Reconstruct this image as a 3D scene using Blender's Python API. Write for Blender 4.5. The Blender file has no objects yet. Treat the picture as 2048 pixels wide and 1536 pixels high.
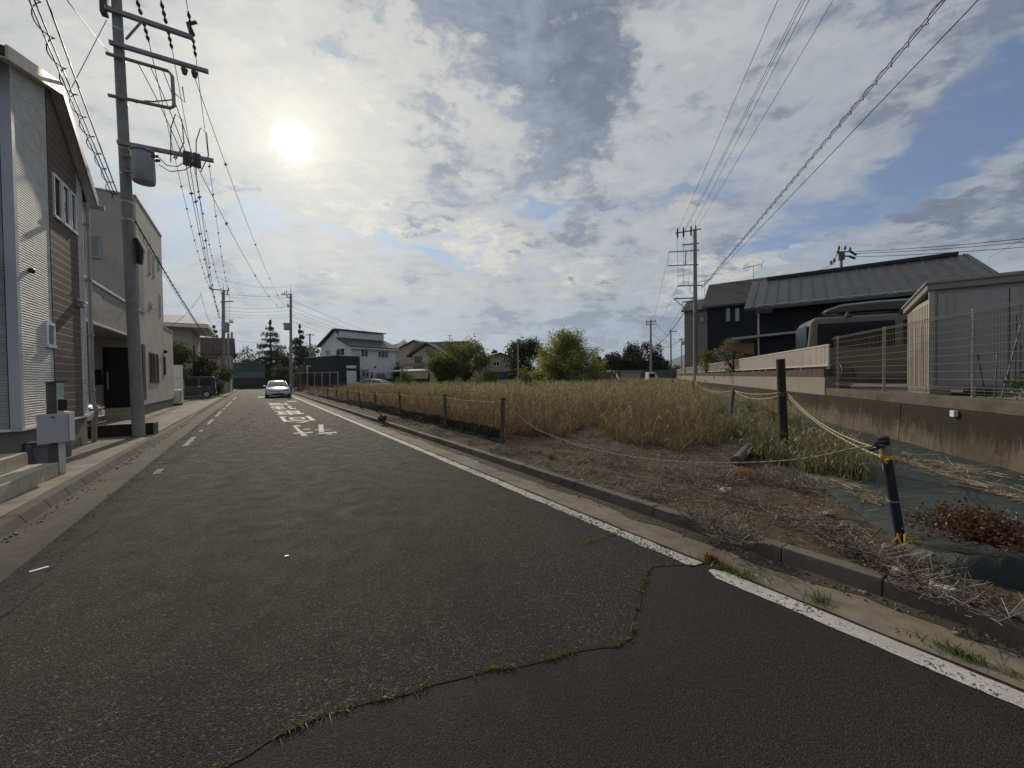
import bpy, math, random
import numpy as np
from mathutils import Vector, Matrix, noise as mnoise

# ------------------------------------------------------------------ camera
SC = bpy.context.scene
COL = SC.collection
F_PX, CX, CY, HC = 780.0, 1024.0, 768.0, 1.5
PITCH, ROLL = math.radians(-1.03), 0.0125
fw = np.array([0, math.cos(PITCH), math.sin(PITCH)])
_r0 = np.array([1.0, 0, 0]); _u0 = np.cross(_r0, fw)
rt = math.cos(ROLL)*_r0 - math.sin(ROLL)*_u0
upv = math.sin(ROLL)*_r0 + math.cos(ROLL)*_u0
CAM = np.array([0, 0, HC])
cam_d = bpy.data.cameras.new('camera'); cam = bpy.data.objects.new('camera', cam_d); COL.objects.link(cam)
cam_d.sensor_width = 36; cam_d.lens = 36*F_PX/2048; cam_d.clip_start = .05; cam_d.clip_end = 20000
cam.matrix_world = Matrix(((rt[0], upv[0], -fw[0], 0), (rt[1], upv[1], -fw[1], 0), (rt[2], upv[2], -fw[2], HC), (0, 0, 0, 1)))
SC.camera = cam

# ------------------------------------------------------------------ view, world, sun
SC.view_settings.view_transform = 'Standard'; SC.view_settings.look = 'None'
SC.view_settings.exposure = 0; SC.view_settings.gamma = 1
SC.cycles.use_denoising = True; SC.cycles.denoising_prefilter = 'NONE'; SC.cycles.denoising_input_passes = 'RGB_ALBEDO_NORMAL'; SC.render.filter_size = 1.15
SC.cycles.max_bounces = 6; SC.cycles.diffuse_bounces = 3; SC.cycles.glossy_bounces = 3
SC.cycles.transparent_max_bounces = 8; SC.cycles.sample_clamp_indirect = 6
SUN_EL, SUN_AZ = math.radians(28.0), math.radians(-28.7)
SUN = np.array([math.sin(SUN_AZ)*math.cos(SUN_EL), math.cos(SUN_AZ)*math.cos(SUN_EL), math.sin(SUN_EL)])

def ray(px, py): return fw*F_PX + (px-CX)*rt - (py-CY)*upv
def rdir(px, py):
    d = ray(px, py); return d/np.linalg.norm(d)

class NT:
    """small helper round a node tree"""
    def __init__(s, t): s.t = t; t.nodes.clear()
    def n(s, typ, **kw):
        a = s.t.nodes.new(typ)
        for k, v in kw.items():
            if k == 'ins':
                for i, x in v.items(): s.set(a.inputs[i], x)
            else: setattr(a, k, v)
        return a
    def set(s, sock, x):
        if isinstance(x, bpy.types.NodeSocket): s.t.links.new(x, sock)
        elif isinstance(x, (tuple, list, np.ndarray)):
            x = [float(q) for q in x]
            if sock.type == 'RGBA' and len(x) == 3: x = x+[1.0]
            sock.default_value = x
        else: sock.default_value = x
    def m(s, op, a, b=0.0, c=0.0, clamp=False):
        q = s.n('ShaderNodeMath', operation=op, use_clamp=clamp); s.set(q.inputs[0], a); s.set(q.inputs[1], b); s.set(q.inputs[2], c); return q.outputs[0]
    def vm(s, op, a, b=(0, 0, 0), scale=None):
        q = s.n('ShaderNodeVectorMath', operation=op); s.set(q.inputs[0], a); s.set(q.inputs[1], b)
        if scale is not None: s.set(q.inputs['Scale'], scale)
        return q.outputs['Value'] if op in ('DOT_PRODUCT', 'LENGTH', 'DISTANCE') else q.outputs[0]
    def mix(s, f, a, b, mode='MIX'):
        q = s.n('ShaderNodeMix', data_type='RGBA', blend_type=mode); s.set(q.inputs[0], f); s.set(q.inputs[6], a); s.set(q.inputs[7], b); return q.outputs[2]
    def ss(s, x, a, b, o0=0.0, o1=1.0, typ='SMOOTHSTEP'):
        q = s.n('ShaderNodeMapRange', interpolation_type=typ); s.set(q.inputs[0], x)
        for i, v in enumerate((a, b, o0, o1)): s.set(q.inputs[i+1], v)
        return q.outputs[0]
    def noise(s, v, scale, detail=4, rough=.55, dist=0.0, out=0):
        q = s.n('ShaderNodeTexNoise'); s.set(q.inputs['Vector'], v); q.inputs['Scale'].default_value = scale
        q.inputs['Detail'].default_value = detail; q.inputs['Roughness'].default_value = rough; q.inputs['Distortion'].default_value = dist
        return q.outputs[out]
    def vor(s, v, scale, feature='F1', out='Color', rnd=1.0):
        q = s.n('ShaderNodeTexVoronoi', feature=feature); s.set(q.inputs['Vector'], v); q.inputs['Scale'].default_value = scale
        q.inputs['Randomness'].default_value = rnd
        return q.outputs[out]

W = bpy.data.worlds.new('World'); SC.world = W; W.use_nodes = True
def build_world():
    t = NT(W.node_tree)
    K = 10.0                                        # background strength is 1/K
    sky = t.n('ShaderNodeTexSky', sky_type='NISHITA', sun_disc=False)
    sky.sun_elevation = SUN_EL; sky.sun_rotation = SUN_AZ
    sky.air_density = 1.0; sky.dust_density = .6; sky.ozone_density = 2.0
    d0 = t.n('ShaderNodeTexCoord').outputs['Generated']
    d = t.vm('NORMALIZE', d0)
    sp = t.n('ShaderNodeSeparateXYZ'); t.set(sp.inputs[0], d)
    zc = t.m('ADD', t.m('MAXIMUM', sp.outputs[2], 0.0), .16)
    cb = t.n('ShaderNodeCombineXYZ'); t.set(cb.inputs[0], t.m('DIVIDE', sp.outputs[0], zc)); t.set(cb.inputs[1], t.m('DIVIDE', sp.outputs[1], zc))
    q = cb.outputs[0]
    wn = t.noise(q, 1.7, 5, .6, .0, out=1)
    wn2 = t.noise(q, 6.0, 5, .6, .0, out=1)
    wv = t.vm('ADD', t.vm('SCALE', t.vm('SUBTRACT', wn, (.5, .5, .5)), scale=.20), t.vm('SCALE', t.vm('SUBTRACT', wn2, (.5, .5, .5)), scale=.16))
    dw = t.vm('ADD', d, wv)
    dw2 = t.vm('ADD', d, t.vm('SCALE', wv, scale=.25))
    def blob(px, py, rx, ry, ang=0.0):
        """soft ellipse about a direction; radii in picture pixels near there"""
        c = rdir(px, py)
        s = F_PX/np.linalg.norm(ray(px, py))
        a = math.radians(ang)
        tx = (rdir(px+4, py)-c); ty = (rdir(px, py-4)-c); ex = tx/np.linalg.norm(tx); ey = ty/np.linalg.norm(ty)
        lx, ly = rx*np.linalg.norm(tx)/4, ry*np.linalg.norm(ty)/4
        e1 = math.cos(a)*ex+math.sin(a)*ey; e2 = -math.sin(a)*ex+math.cos(a)*ey
        df = t.vm('SUBTRACT', dw, c)
        x = t.vm('DOT_PRODUCT', df, e1/lx); y = t.vm('DOT_PRODUCT', df, e2/ly)
        r = t.m('ADD', t.m('MULTIPLY', x, x), t.m('MULTIPLY', y, y))
        return t.m('EXPONENT', t.m('MULTIPLY', r, -1.0))
    def total(bl):
        acc = None
        for b in bl:
            w = t.m('MULTIPLY', blob(*b[:-1]), b[-1])
            acc = w if acc is None else t.m('ADD', acc, w)
        return acc
    n1 = t.noise(q, 1.3, 12, .62, .35)
    n2 = t.noise(t.vm('ADD', q, (7.3, 2.1, 0)), 3.6, 10, .62, .5)
    nst = t.noise(t.vm('MULTIPLY', q, (.8, 2.6, 1)), 1.2, 10, .6, .3)       # streaks along the horizon
    nw = t.noise(t.vm('MULTIPLY', t.vm('ADD', q, (3.1, 9.2, 0)), (1.0, .45, 1)), 2.2, 9, .6, .5)   # long wisps
    # finer puffs: two octave bands of billows
    n3 = t.noise(t.vm('ADD', q, (1.9, 5.7, 0)), 9.0, 8, .62, .3)
    wis = t.noise(t.vm('MULTIPLY', t.vm('ADD', q, (4.4, 1.2, 0)), (.55, 1.5, 1)), 3.2, 10, .66, .9)      # torn wisps
    # open blue: a band climbing to the right, some small holes
    blue = total([(1830, 330, 330, 100, 24, .44), (2020, 140, 150, 130, 30, .30), (1960, 250, 160, 100, 20, .20), (1490, 470, 100, 45, 25, .34), (1380, 402, 140, 30, 5, .36),
                  (1070, 405, 130, 22, -6, .36), (850, 503, 160, 24, -9, .26), (1010, 540, 170, 20, -12, .20), (640, 455, 190, 40, -8, .14), (430, 430, 190, 60, 0, .26), (330, 520, 190, 50, 0, .16), (420, 500, 160, 30, 0, .10), (900, 670, 420, 30, 0, .10), (1330, 655, 200, 40, 0, .12)])
    n4 = t.noise(t.vm('MULTIPLY', dw2, (1, 1, 1.7)), 7.5, 9, .62, .35)
    n5 = t.noise(t.vm('MULTIPLY', dw2, (1, 1, 2.4)), 19.0, 8, .62, .2)
    def mixn(*pairs):
        acc = None
        for nn, w in pairs:
            x = t.m('MULTIPLY', t.m('SUBTRACT', nn, .5), w); acc = x if acc is None else t.m('ADD', acc, x)
        return acc
    cov = mixn((n1, .5), (wis, .5), (nst, .4), (n4, .75), (n5, .35))
    cov = t.m('SUBTRACT', t.m('ADD', cov, .26), blue)
    cover = t.ss(cov, -.22, .20)
    # grey undersides
    dark = total([(1080, 50, 150, 140, 0, .40), (920, 10, 190, 75, 0, .26), (1165, 200, 75, 125, 0, .38), (1120, 300, 75, 60, 0, .24), (1180, 100, 70, 150, 0, .26),
                  (835, 200, 90, 45, -25, .24), (880, 330, 60, 30, 0, .24), (845, 435, 60, 34, 0, .28), (755, 370, 40, 26, 0, .16), (1210, 420, 60, 40, 0, .28), (1130, 480, 120, 26, -8, .22), (820, 255, 60, 30, 0, .16),
                  (1950, 420, 240, 60, 10, .22), (1780, 470, 120, 40, 10, .16), (1200, 655, 260, 55, 0, .22), (1550, 120, 200, 150, 0, .02), (1950, 60, 160, 120, 0, .10), (100, 120, 330, 160, 0, -.06), (620, 300, 200, 200, 0, -.20), (1330, 130, 90, 160, 0, -.10)])
    shn = mixn((n2, .8), (n3, .5), (n4, 1.7), (n5, 1.1), (wis, .5))
    sh = t.m('ADD', shn, dark)
    shade = t.ss(t.m('ADD', t.m('MULTIPLY', shn, 1.15), t.m('MULTIPLY', dark, 1.5)), .02, .52)
    bright = t.ss(sh, .02, -.34)
    ca = t.vm('DOT_PRODUCT', d, SUN)
    ang = t.m('ARCCOSINE', t.m('MINIMUM', ca, .99999))                      # angle from the sun
    near = t.m('EXPONENT', t.m('MULTIPLY', ang, -1.35))
    lit = t.mix(near, (.285*K, .318*K, .390*K), (.77*K, .755*K, .70*K))
    gry = t.mix(t.ss(mixn((n4, 1.0), (n5, .6), (n3, .6)), -.25, .30), (.72, .73, .75), (1.35, 1.32, 1.28))
    gry = t.mix(1.0, gry, t.mix(near, (.078*K, .104*K, .168*K), (.38*K, .43*K, .52*K)), 'MULTIPLY')
    lit = t.mix(t.m('MULTIPLY', t.ss(wis, .45, .70), .30), lit, t.mix(.55, lit, gry))
    lit = t.mix(t.m('MULTIPLY', bright, .55), lit, t.mix(near, (.45*K, .465*K, .50*K), (.87*K, .84*K, .76*K)))
    cl = t.mix(shade, lit, gry)
    # bright edged cauliflower tops low over the horizon
    cum = total([(1330, 595, 150, 45, 12, .30), (1480, 520, 100, 40, 20, .30), (1600, 450, 130, 34, 20, .24), (690, 545, 80, 24, -6, .26), (960, 630, 120, 22, 3, .22), (1150, 560, 90, 40, 10, .18), (870, 460, 220, 60, -15, .22), (1000, 500, 130, 40, -10, .18), (1400, 440, 100, 40, 0, .16), (1900, 330, 120, 24, 20, .14), (720, 180, 70, 50, -30, .16)])
    cumm = t.ss(t.m('ADD', mixn((n4, 1.3), (n5, .9), (n3, .5)), cum), .12, .42)
    cl = t.mix(t.m('MULTIPLY', cumm, t.m('MULTIPLY', t.ss(shade, .95, .3), .75)), cl, t.mix(near, (.60*K, .57*K, .52*K), (1.0*K, .95*K, .80*K)))
    skyc = t.mix(1.0, sky.outputs[0], (.50, .62, .80), 'MULTIPLY')
    skyc = t.mix(t.m('MULTIPLY', near, .75), skyc, (.50*K, .61*K, .72*K))
    col = t.mix(cover, skyc, cl)
    # pale air low down
    low = t.m('EXPONENT', t.m('MULTIPLY', t.m('MAXIMUM', sp.outputs[2], 0.0), -5.0))
    band = t.ss(t.noise(t.vm('MULTIPLY', q, (.35, 1.6, 1)), 1.4, 6, .6, .2), .40, .60)
    col = t.mix(t.m('MULTIPLY', low, t.m('ADD', .34, t.m('MULTIPLY', band, .48))), col, t.mix(near, (.20*K, .28*K, .40*K), (.55*K, .69*K, .80*K)))
    # glow round the veiled sun
    g1 = t.m('MULTIPLY', t.ss(t.m('ADD', ang, mixn((n5, .022), (n4, .016))), .041, .012), 2.4*K)
    g2 = t.m('MULTIPLY', t.m('EXPONENT', t.m('MULTIPLY', ang, -24.0)), .48*K)
    g3 = t.m('MULTIPLY', t.m('EXPONENT', t.m('MULTIPLY', ang, -5.5)), .11*K)
    glow = t.mix(1.0, t.mix(1.0, t.vm('SCALE', (1.0, .97, .88), scale=g1), t.vm('SCALE', (1.0, .90, .62), scale=g2), 'ADD'), t.vm('SCALE', (1.0, .93, .76), scale=g3), 'ADD')
    col = t.mix(1.0, col, glow, 'ADD')
    bg = t.n('ShaderNodeBackground'); t.set(bg.inputs[0], col); bg.inputs[1].default_value = 1.0/K
    out = t.n('ShaderNodeOutputWorld'); t.set(out.inputs[0], bg.outputs[0])
build_world()
W.cycles.sampling_method = 'MANUAL'; W.cycles.sample_map_resolution = 512

sun_d = bpy.data.lights.new('sun', 'SUN'); sun_d.energy = 3.2; sun_d.angle = math.radians(.53); sun_d.color = (1.0, .90, .74)
sun_o = bpy.data.objects.new('sun', sun_d); COL.objects.link(sun_o)
sun_o.rotation_euler = Vector(SUN).to_track_quat('Z', 'Y').to_euler()
sun_o.location = (0, 0, 60)

# ------------------------------------------------------------------ geometry helpers
PSI = math.radians(-33.5)
rng = np.random.default_rng(7); random.seed(7)
class Fr:
    """level frame: a to the right, b ahead (azimuth az), z up"""
    def __init__(s, o, az):
        s.o = np.array([o[0], o[1], o[2] if len(o) > 2 else 0.0]); s.az = az
        s.d = np.array([math.sin(az), math.cos(az), 0]); s.r = np.array([math.cos(az), -math.sin(az), 0])
    def p(s, a, b, z=0.0): return s.o + s.r*a + s.d*b + np.array([0, 0, z])
    def ab(s, P): q = np.asarray(P)-s.o; return float(q@s.r), float(q@s.d), float(q[2])
RD = Fr((0, 0, 0), PSI)                              # road frame: u across, v along
def G(px, py, z=0.0):                                # point on the level z seen there
    d = ray(px, py); return CAM + d*((z-HC)/d[2])
def D(px, py, Y):                                    # point at distance Y ahead
    d = ray(px, py); return CAM + d*(Y/d[1])
def on_plane(px, py, p0, n):
    d = ray(px, py); t = ((p0-CAM)@n)/(d@n); return CAM + d*t
def onU(u, px, py): return RD.ab(on_plane(px, py, RD.p(u, 0), RD.r))[1:]      # (v, z) on the upright plane u
def onV(v, px, py): q = RD.ab(on_plane(px, py, RD.p(0, v), RD.d)); return q[0], q[2]
def at_z(px, py, z):                                 # where the ray reaches height z
    d = ray(px, py); return CAM + d*((z-HC)/d[2])

def wloc(o):
    v = Vector((0, 0, 0))
    while o is not None: v = v + o.location; o = o.parent
    return v

class MB:
    def __init__(s): s.v = []; s.f = []; s.c = []
    def add(s, vs, fs, col=None):
        b = len(s.v); s.v += [tuple(float(q) for q in x) for x in vs]; s.f += [tuple(i+b for i in f) for f in fs]
        s.c += [col or (1, 1, 1)]*len(vs)
    def box(s, fr, a0, a1, b0, b1, z0, z1, top=None):
        P = [fr.p(a, b, z) for z in (z0, z1) for b in (b0, b1) for a in (a0, a1)]
        s.add(P, [(0, 2, 3, 1), (4, 5, 7, 6), (0, 1, 5, 4), (2, 6, 7, 3), (0, 4, 6, 2), (1, 3, 7, 5)]); return s
    def hexa(s, lo, hi):                             # four low corners, four high corners
        s.add(list(lo)+list(hi), [(3, 2, 1, 0), (4, 5, 6, 7), (0, 1, 5, 4), (1, 2, 6, 5), (2, 3, 7, 6), (3, 0, 4, 7)]); return s
    def prism(s, poly, ext):                         # polygon of points, thickness vector
        n = len(poly); q = [np.asarray(p)+np.asarray(ext) for p in poly]
        s.add(list(poly)+q, [tuple(range(n))[::-1], tuple(range(n, 2*n))]+[(i, (i+1) % n, n+(i+1) % n, n+i) for i in range(n)]); return s
    def face(s, pts): s.add(pts, [tuple(range(len(pts)))]); return s
    def cyl(s, p0, p1, r0, r1=None, n=10):
        return s.tube([p0, p1], [r0, r0 if r1 is None else r1], n)
    def tube(s, pts, r, n=6, cap=True, cols=None):
        pts = [np.asarray(p, float) for p in pts]; m = len(pts)
        R = r if isinstance(r, (list, tuple, np.ndarray)) else [r]*m
        V = []; C = []
        prev = None
        for i in range(m):
            t = pts[min(i+1, m-1)]-pts[max(i-1, 0)]; t = t/(np.linalg.norm(t)+1e-12)
            if prev is None:
                h = np.array([0, 0, 1.0]) if abs(t[2]) < .9 else np.array([1.0, 0, 0])
                e = np.cross(t, h)
            else: e = prev - t*(prev@t)
            e = e/(np.linalg.norm(e)+1e-12); prev = e; g = np.cross(t, e)
            for k in range(n):
                a = 2*math.pi*k/n; V.append(pts[i]+R[i]*(math.cos(a)*e+math.sin(a)*g))
                C.append(cols(i, k) if cols else (1, 1, 1))
        Fs = [(i*n+k, i*n+(k+1) % n, (i+1)*n+(k+1) % n, (i+1)*n+k) for i in range(m-1) for k in range(n)]
        if cap: Fs += [tuple(range(n))[::-1], tuple(range((m-1)*n, m*n))]
        b = len(s.v); s.v += [tuple(x) for x in V]; s.f += [tuple(i+b for i in f) for f in Fs]; s.c += C
        return s
    def ball(s, c, rx, ry=None, rz=None, n=10, m=7, jit=0.0):
        ry = ry or rx; rz = rz or rx; V = []; c = np.asarray(c, float)
        for i in range(m+1):
            th = math.pi*i/m
            for k in range(n):
                ph = 2*math.pi*k/n; w = np.array([math.sin(th)*math.cos(ph)*rx, math.sin(th)*math.sin(ph)*ry, math.cos(th)*rz])
                if jit: w = w*(1+jit*mnoise.noise(Vector(w*3/max(rx, ry, rz)+c)))
                V.append(c+w)
        s.add(V, [(i*n+k, (i+1)*n+k, (i+1)*n+(k+1) % n, i*n+(k+1) % n) for i in range(m) for k in range(n)]); return s
    def loft(s, rings, cap=True):                    # closed rings of equal length
        n = len(rings[0]); m = len(rings); V = [p for r_ in rings for p in r_]
        Fs = [(i*n+k, i*n+(k+1) % n, (i+1)*n+(k+1) % n, (i+1)*n+k) for i in range(m-1) for k in range(n)]
        if cap: Fs += [tuple(range(n))[::-1], tuple(range((m-1)*n, m*n))]
        s.add(V, Fs); return s
    def build(s, name, mat, parent=None, smooth=False, bevel=0.0, fix=True):
        L = wloc(parent) if parent is not None else Vector((0, 0, 0))
        me = bpy.data.meshes.new(name)
        me.from_pydata([(x-L[0], y-L[1], z-L[2]) for x, y, z in s.v], [], s.f)
        if fix:
            import bmesh
            bm = bmesh.new(); bm.from_mesh(me); bmesh.ops.recalc_face_normals(bm, faces=bm.faces); bm.to_mesh(me); bm.free()
        if any(c != (1, 1, 1) for c in s.c):
            ca = me.color_attributes.new('Col', 'FLOAT_COLOR', 'POINT')
            ca.data.foreach_set('color', np.array([tuple(c)+(1,) for c in s.c], np.float32).ravel())
        me.materials.append(mat)
        if smooth:
            me.polygons.foreach_set('use_smooth', [True]*len(me.polygons))
            try: me.set_sharp_from_angle(angle=math.radians(40))
            except Exception: pass
        o = bpy.data.objects.new(name, me); COL.objects.link(o)
        if parent is not None: o.parent = parent
        if bevel:
            b = o.modifiers.new('bevel', 'BEVEL'); b.width = bevel; b.segments = 2; b.limit_method = 'ANGLE'
        return o

def npmesh(name, V, Fq, mat, cols=None, parent=None):
    """quads only, from arrays"""
    L = np.array(wloc(parent)) if parent is not None else np.zeros(3)
    me = bpy.data.meshes.new(name); nv, nf = len(V), len(Fq)
    me.vertices.add(nv); me.vertices.foreach_set('co', (np.asarray(V)-L).astype(np.float32).ravel())
    me.loops.add(nf*4); me.polygons.add(nf)
    me.loops.foreach_set('vertex_index', np.asarray(Fq, np.int32).ravel())
    me.polygons.foreach_set('loop_start', np.arange(0, nf*4, 4, dtype=np.int32))
    try: me.polygons.foreach_set('loop_total', np.full(nf, 4, np.int32))
    except Exception: pass
    me.update(calc_edges=True)
    if cols is not None:
        ca = me.color_attributes.new('Col', 'FLOAT_COLOR', 'POINT')
        ca.data.foreach_set('color', np.hstack([np.asarray(cols), np.ones((nv, 1))]).astype(np.float32).ravel())
    me.materials.append(mat); me.validate()
    o = bpy.data.objects.new(name, me); COL.objects.link(o)
    if parent is not None: o.parent = parent
    return o

def tag(o, label=None, cat=None, group=None, kind=None):
    if label: o['label'] = label
    if cat: o['category'] = cat
    if group: o['group'] = group
    if kind: o['kind'] = kind
    return o
def thing(name, label, cat, loc, group=None):
    o = bpy.data.objects.new(name, None); COL.objects.link(o); o.location = Vector([float(q) for q in loc])
    o.empty_display_size = .2
    return tag(o, label, cat, group)
def structure(o): return tag(o, kind='structure')
def copy_tree(o, parent=None):
    c = o.copy(); COL.objects.link(c)
    if parent is not None: c.parent = parent
    for ch in [x for x in bpy.data.objects if x.parent is o]: copy_tree(ch, c)
    return c

# ------------------------------------------------------------------ materials
def new_mat(name):
    m = bpy.data.materials.new(name); m.use_nodes = True; return m, NT(m.node_tree)
def finish(t, shader): t.set(t.n('ShaderNodeOutputMaterial').inputs[0], shader)
def bump(t, h, strength, dist):
    b = t.n('ShaderNodeBump'); t.set(b.inputs['Height'], h); b.inputs['Strength'].default_value = strength; b.inputs['Distance'].default_value = dist
    return b.outputs[0]
def princ(t, col, rough=.6, metal=0.0, normal=None, spec=.5):
    p = t.n('ShaderNodeBsdfPrincipled'); t.set(p.inputs['Base Color'], col); t.set(p.inputs['Roughness'], rough); t.set(p.inputs['Metallic'], metal)
    p.inputs['Specular IOR Level'].default_value = spec
    if normal is not None: t.set(p.inputs['Normal'], normal)
    return p.outputs[0]
def obco(t): return t.n('ShaderNodeTexCoord').outputs['Object']
MATS = {}
def M(name, col, rough=.6, metal=0.0, var=.18, scale=3.0, bmp=0.0, bscale=60.0, spec=.4, streak=0.0):
    """plain surface with mottling, faint rain streaks and fine relief"""
    if name in MATS: return MATS[name]
    m, t = new_mat(name); c = obco(t)
    n = t.noise(c, scale, 6, .6)
    a = tuple(q*(1-var) for q in col); b = tuple(min(1, q*(1+var)) for q in col)
    cc = t.mix(t.ss(n, .3, .7), a, b)
    if streak:
        s = t.noise(t.vm('MULTIPLY', c, (6, 6, .35)), 1.0, 5, .6)
        cc = t.mix(t.m('MULTIPLY', t.ss(s, .48, .75), streak), cc, tuple(q*.45 for q in col))
    nm = bump(t, t.noise(c, bscale, 4, .6), min(1, bmp), .004) if bmp else None
    r = t.ss(t.noise(c, scale*2.3, 4, .6), .2, .8, max(.02, rough-.08), min(1, rough+.08))
    finish(t, princ(t, cc, r, metal, nm, spec)); MATS[name] = m; return m
def foliage_mat(name, trans=.35, gl=.12):
    m, t = new_mat(name); c = t.n('ShaderNodeAttribute', attribute_name='Col').outputs[0]
    d = t.n('ShaderNodeBsdfDiffuse'); t.set(d.inputs[0], c)
    tr = t.n('ShaderNodeBsdfTranslucent'); t.set(tr.inputs[0], t.mix(1.0, c, (1.25, 1.2, .75), 'MULTIPLY'))
    x = t.n('ShaderNodeMixShader'); x.inputs[0].default_value = trans; t.set(x.inputs[1], d.outputs[0]); t.set(x.inputs[2], tr.outputs[0])
    g = t.n('ShaderNodeBsdfGlossy'); g.inputs['Roughness'].default_value = .45; g.inputs['Color'].default_value = (.8, .8, .8, 1)
    y = t.n('ShaderNodeMixShader'); y.inputs[0].default_value = gl*.35; t.set(y.inputs[1], x.outputs[0]); t.set(y.inputs[2], g.outputs[0])
    finish(t, y.outputs[0]); return m
MAT_LEAF = foliage_mat('leaf', .45); MAT_GRASS = foliage_mat('grass_blade', .40, .10); MAT_STRAW = foliage_mat('straw', .10, .05)
def attr_mat(name, rough):
    m, t = new_mat(name); finish(t, princ(t, t.n('ShaderNodeAttribute', attribute_name='Col').outputs[0], rough)); return m
MAT_ROPE = attr_mat('tiger_rope', .8); MAT_STONE = attr_mat('pebble', .85)
def glass_mat(name, col, rough=.04):
    m, t = new_mat(name); c = obco(t)
    nm = bump(t, t.noise(c, .9, 2, .5), .08, .05)
    finish(t, princ(t, col, rough, 0, nm, .9)); return m
GLASS = glass_mat('window_glass', (.035, .045, .05)); GLASS_PALE = glass_mat('frosted_glass', (.17, .20, .21), .25)
CARGLASS = glass_mat('car_glass', (.012, .016, .016), .03); TINT = M('tinted_glass', (.006, .007, .008), .25, 0, .05, spec=.25)

def asphalt_mat(name, base, light, stone, fine=False):
    m, t = new_mat(name); c = obco(t)
    big = t.noise(c, .35, 5, .6); mid = t.noise(c, 4.0, 5, .65)
    v = t.vor(c, 185 if not fine else 170); sv = t.n('ShaderNodeSeparateColor'); t.set(sv.inputs[0], v)
    v2 = t.vor(c, 105); s2 = t.n('ShaderNodeSeparateColor'); t.set(s2.inputs[0], v2)
    col = t.mix(t.ss(mid, .3, .7), tuple(q*.8 for q in base), tuple(q*1.2 for q in base))
    col = t.mix(t.m('MULTIPLY', t.ss(big, .35, .7), .45), col, light)
    col = t.mix(t.m('MULTIPLY', t.ss(sv.outputs[0], .55, 1.0), .8 if not fine else .55), col, stone)
    col = t.mix(t.m('MULTIPLY', t.ss(sv.outputs[1], .7, 1.0), .8), col, tuple(q*.35 for q in base))
    col = t.mix(t.m('MULTIPLY', t.ss(s2.outputs[2], .94, 1.0), .6 if not fine else .25), col, tuple(q*1.8 for q in stone))
    uu = t.vm('DOT_PRODUCT', c, (math.cos(PSI), -math.sin(PSI), 0)); wob_ = t.m('MULTIPLY', t.m('SUBTRACT', big, .5), .9)
    tr = t.m('COSINE', t.m('MULTIPLY', t.m('ADD', uu, t.m('ADD', wob_, .25)), 4.1))          # wheel paths polished by traffic
    col = t.mix(t.m('MULTIPLY', t.ss(tr, .1, .95), .22), col, tuple(q*.55 for q in base))
    st = t.ss(t.noise(t.vm('MULTIPLY', c, (1, 1, 1)), 1.3, 6, .7, .6), .62, .74); col = t.mix(t.m('MULTIPLY', st, .30), col, tuple(q*.45 for q in base))
    dd = t.vor(c, 185 if not fine else 170, out='Distance')
    h = t.m('ADD', t.m('MULTIPLY', dd, -1.0), t.m('MULTIPLY', t.noise(c, 30, 3, .6), .5))
    nm = bump(t, h, 1.0 if not fine else .7, .012 if not fine else .005)
    finish(t, princ(t, col, t.ss(mid, .2, .8, .76, .94), 0, nm, .22)); return m
ASPHALT = asphalt_mat('asphalt_old', (.0275, .0228, .0198), (.036, .0305, .0265), (.125, .110, .096))
ASPHALT_NEW = asphalt_mat('asphalt_patch', (.0205, .0163, .0142), (.0275, .0222, .0194), (.058, .050, .043), True)
CRUMBLE = asphalt_mat('asphalt_crumbled', (.022, .021, .020), (.05, .048, .045), (.12, .11, .10))

def concrete_mat(name, base, dirt, amt=.5, streak=0.0, scale=1.0, moss=None):
    m, t = new_mat(name); c = obco(t)
    n1 = t.noise(c, 1.1*scale, 7, .65); n2 = t.noise(c, 9*scale, 6, .65); n3 = t.noise(c, 130, 3, .6)
    col = t.mix(t.ss(n2, .3, .7), tuple(q*.82 for q in base), tuple(q*1.12 for q in base))
    col = t.mix(t.m('MULTIPLY', t.ss(n1, .42, .68), amt), col, dirt)
    if streak:
        wz = t.vm('ADD', c, t.vm('SCALE', t.noise(c, 2.2, 3, .6, 0, 1), scale=.22))
        s = t.noise(t.vm('MULTIPLY', wz, (2.2, 2.2, .55)), 1.0, 7, .70); s2 = t.noise(t.vm('MULTIPLY', wz, (22, 22, 1.6)), 1.0, 6, .68)
        sz = t.n('ShaderNodeSeparateXYZ'); t.set(sz.inputs[0], c)
        topd = t.ss(sz.outputs[2], .18, .80, -.10, .13)                    # run-off stains start at the coping
        k = t.m('ADD', t.m('ADD', t.m('MULTIPLY', s, .45), t.m('MULTIPLY', s2, .55)), topd)
        col = t.mix(t.m('MULTIPLY', t.ss(k, .40, .60), streak), col, tuple(q*.38 for q in dirt))
    if moss: col = t.mix(t.m('MULTIPLY', t.ss(t.noise(c, 2.6, 6, .7), .56, .70), .6), col, moss)
    col = t.mix(t.m('MULTIPLY', t.ss(n3, .62, .75), .35), col, tuple(min(1, q*1.5) for q in base))
    nm = bump(t, t.m('ADD', t.m('MULTIPLY', n2, .5), n3), .45, .006)
    finish(t, princ(t, col, .9, 0, nm, .25)); return m
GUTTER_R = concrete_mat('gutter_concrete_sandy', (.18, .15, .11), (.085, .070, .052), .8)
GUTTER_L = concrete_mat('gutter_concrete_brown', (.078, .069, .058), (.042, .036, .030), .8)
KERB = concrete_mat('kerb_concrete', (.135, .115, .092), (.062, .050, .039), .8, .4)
PAVE = concrete_mat('driveway_concrete', (.25, .215, .172), (.105, .09, .073), .8)
WALLC = concrete_mat('retaining_wall_concrete', (.125, .098, .070), (.052, .040, .028), .8, .97, 1.0, (.045, .04, .024))
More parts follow.
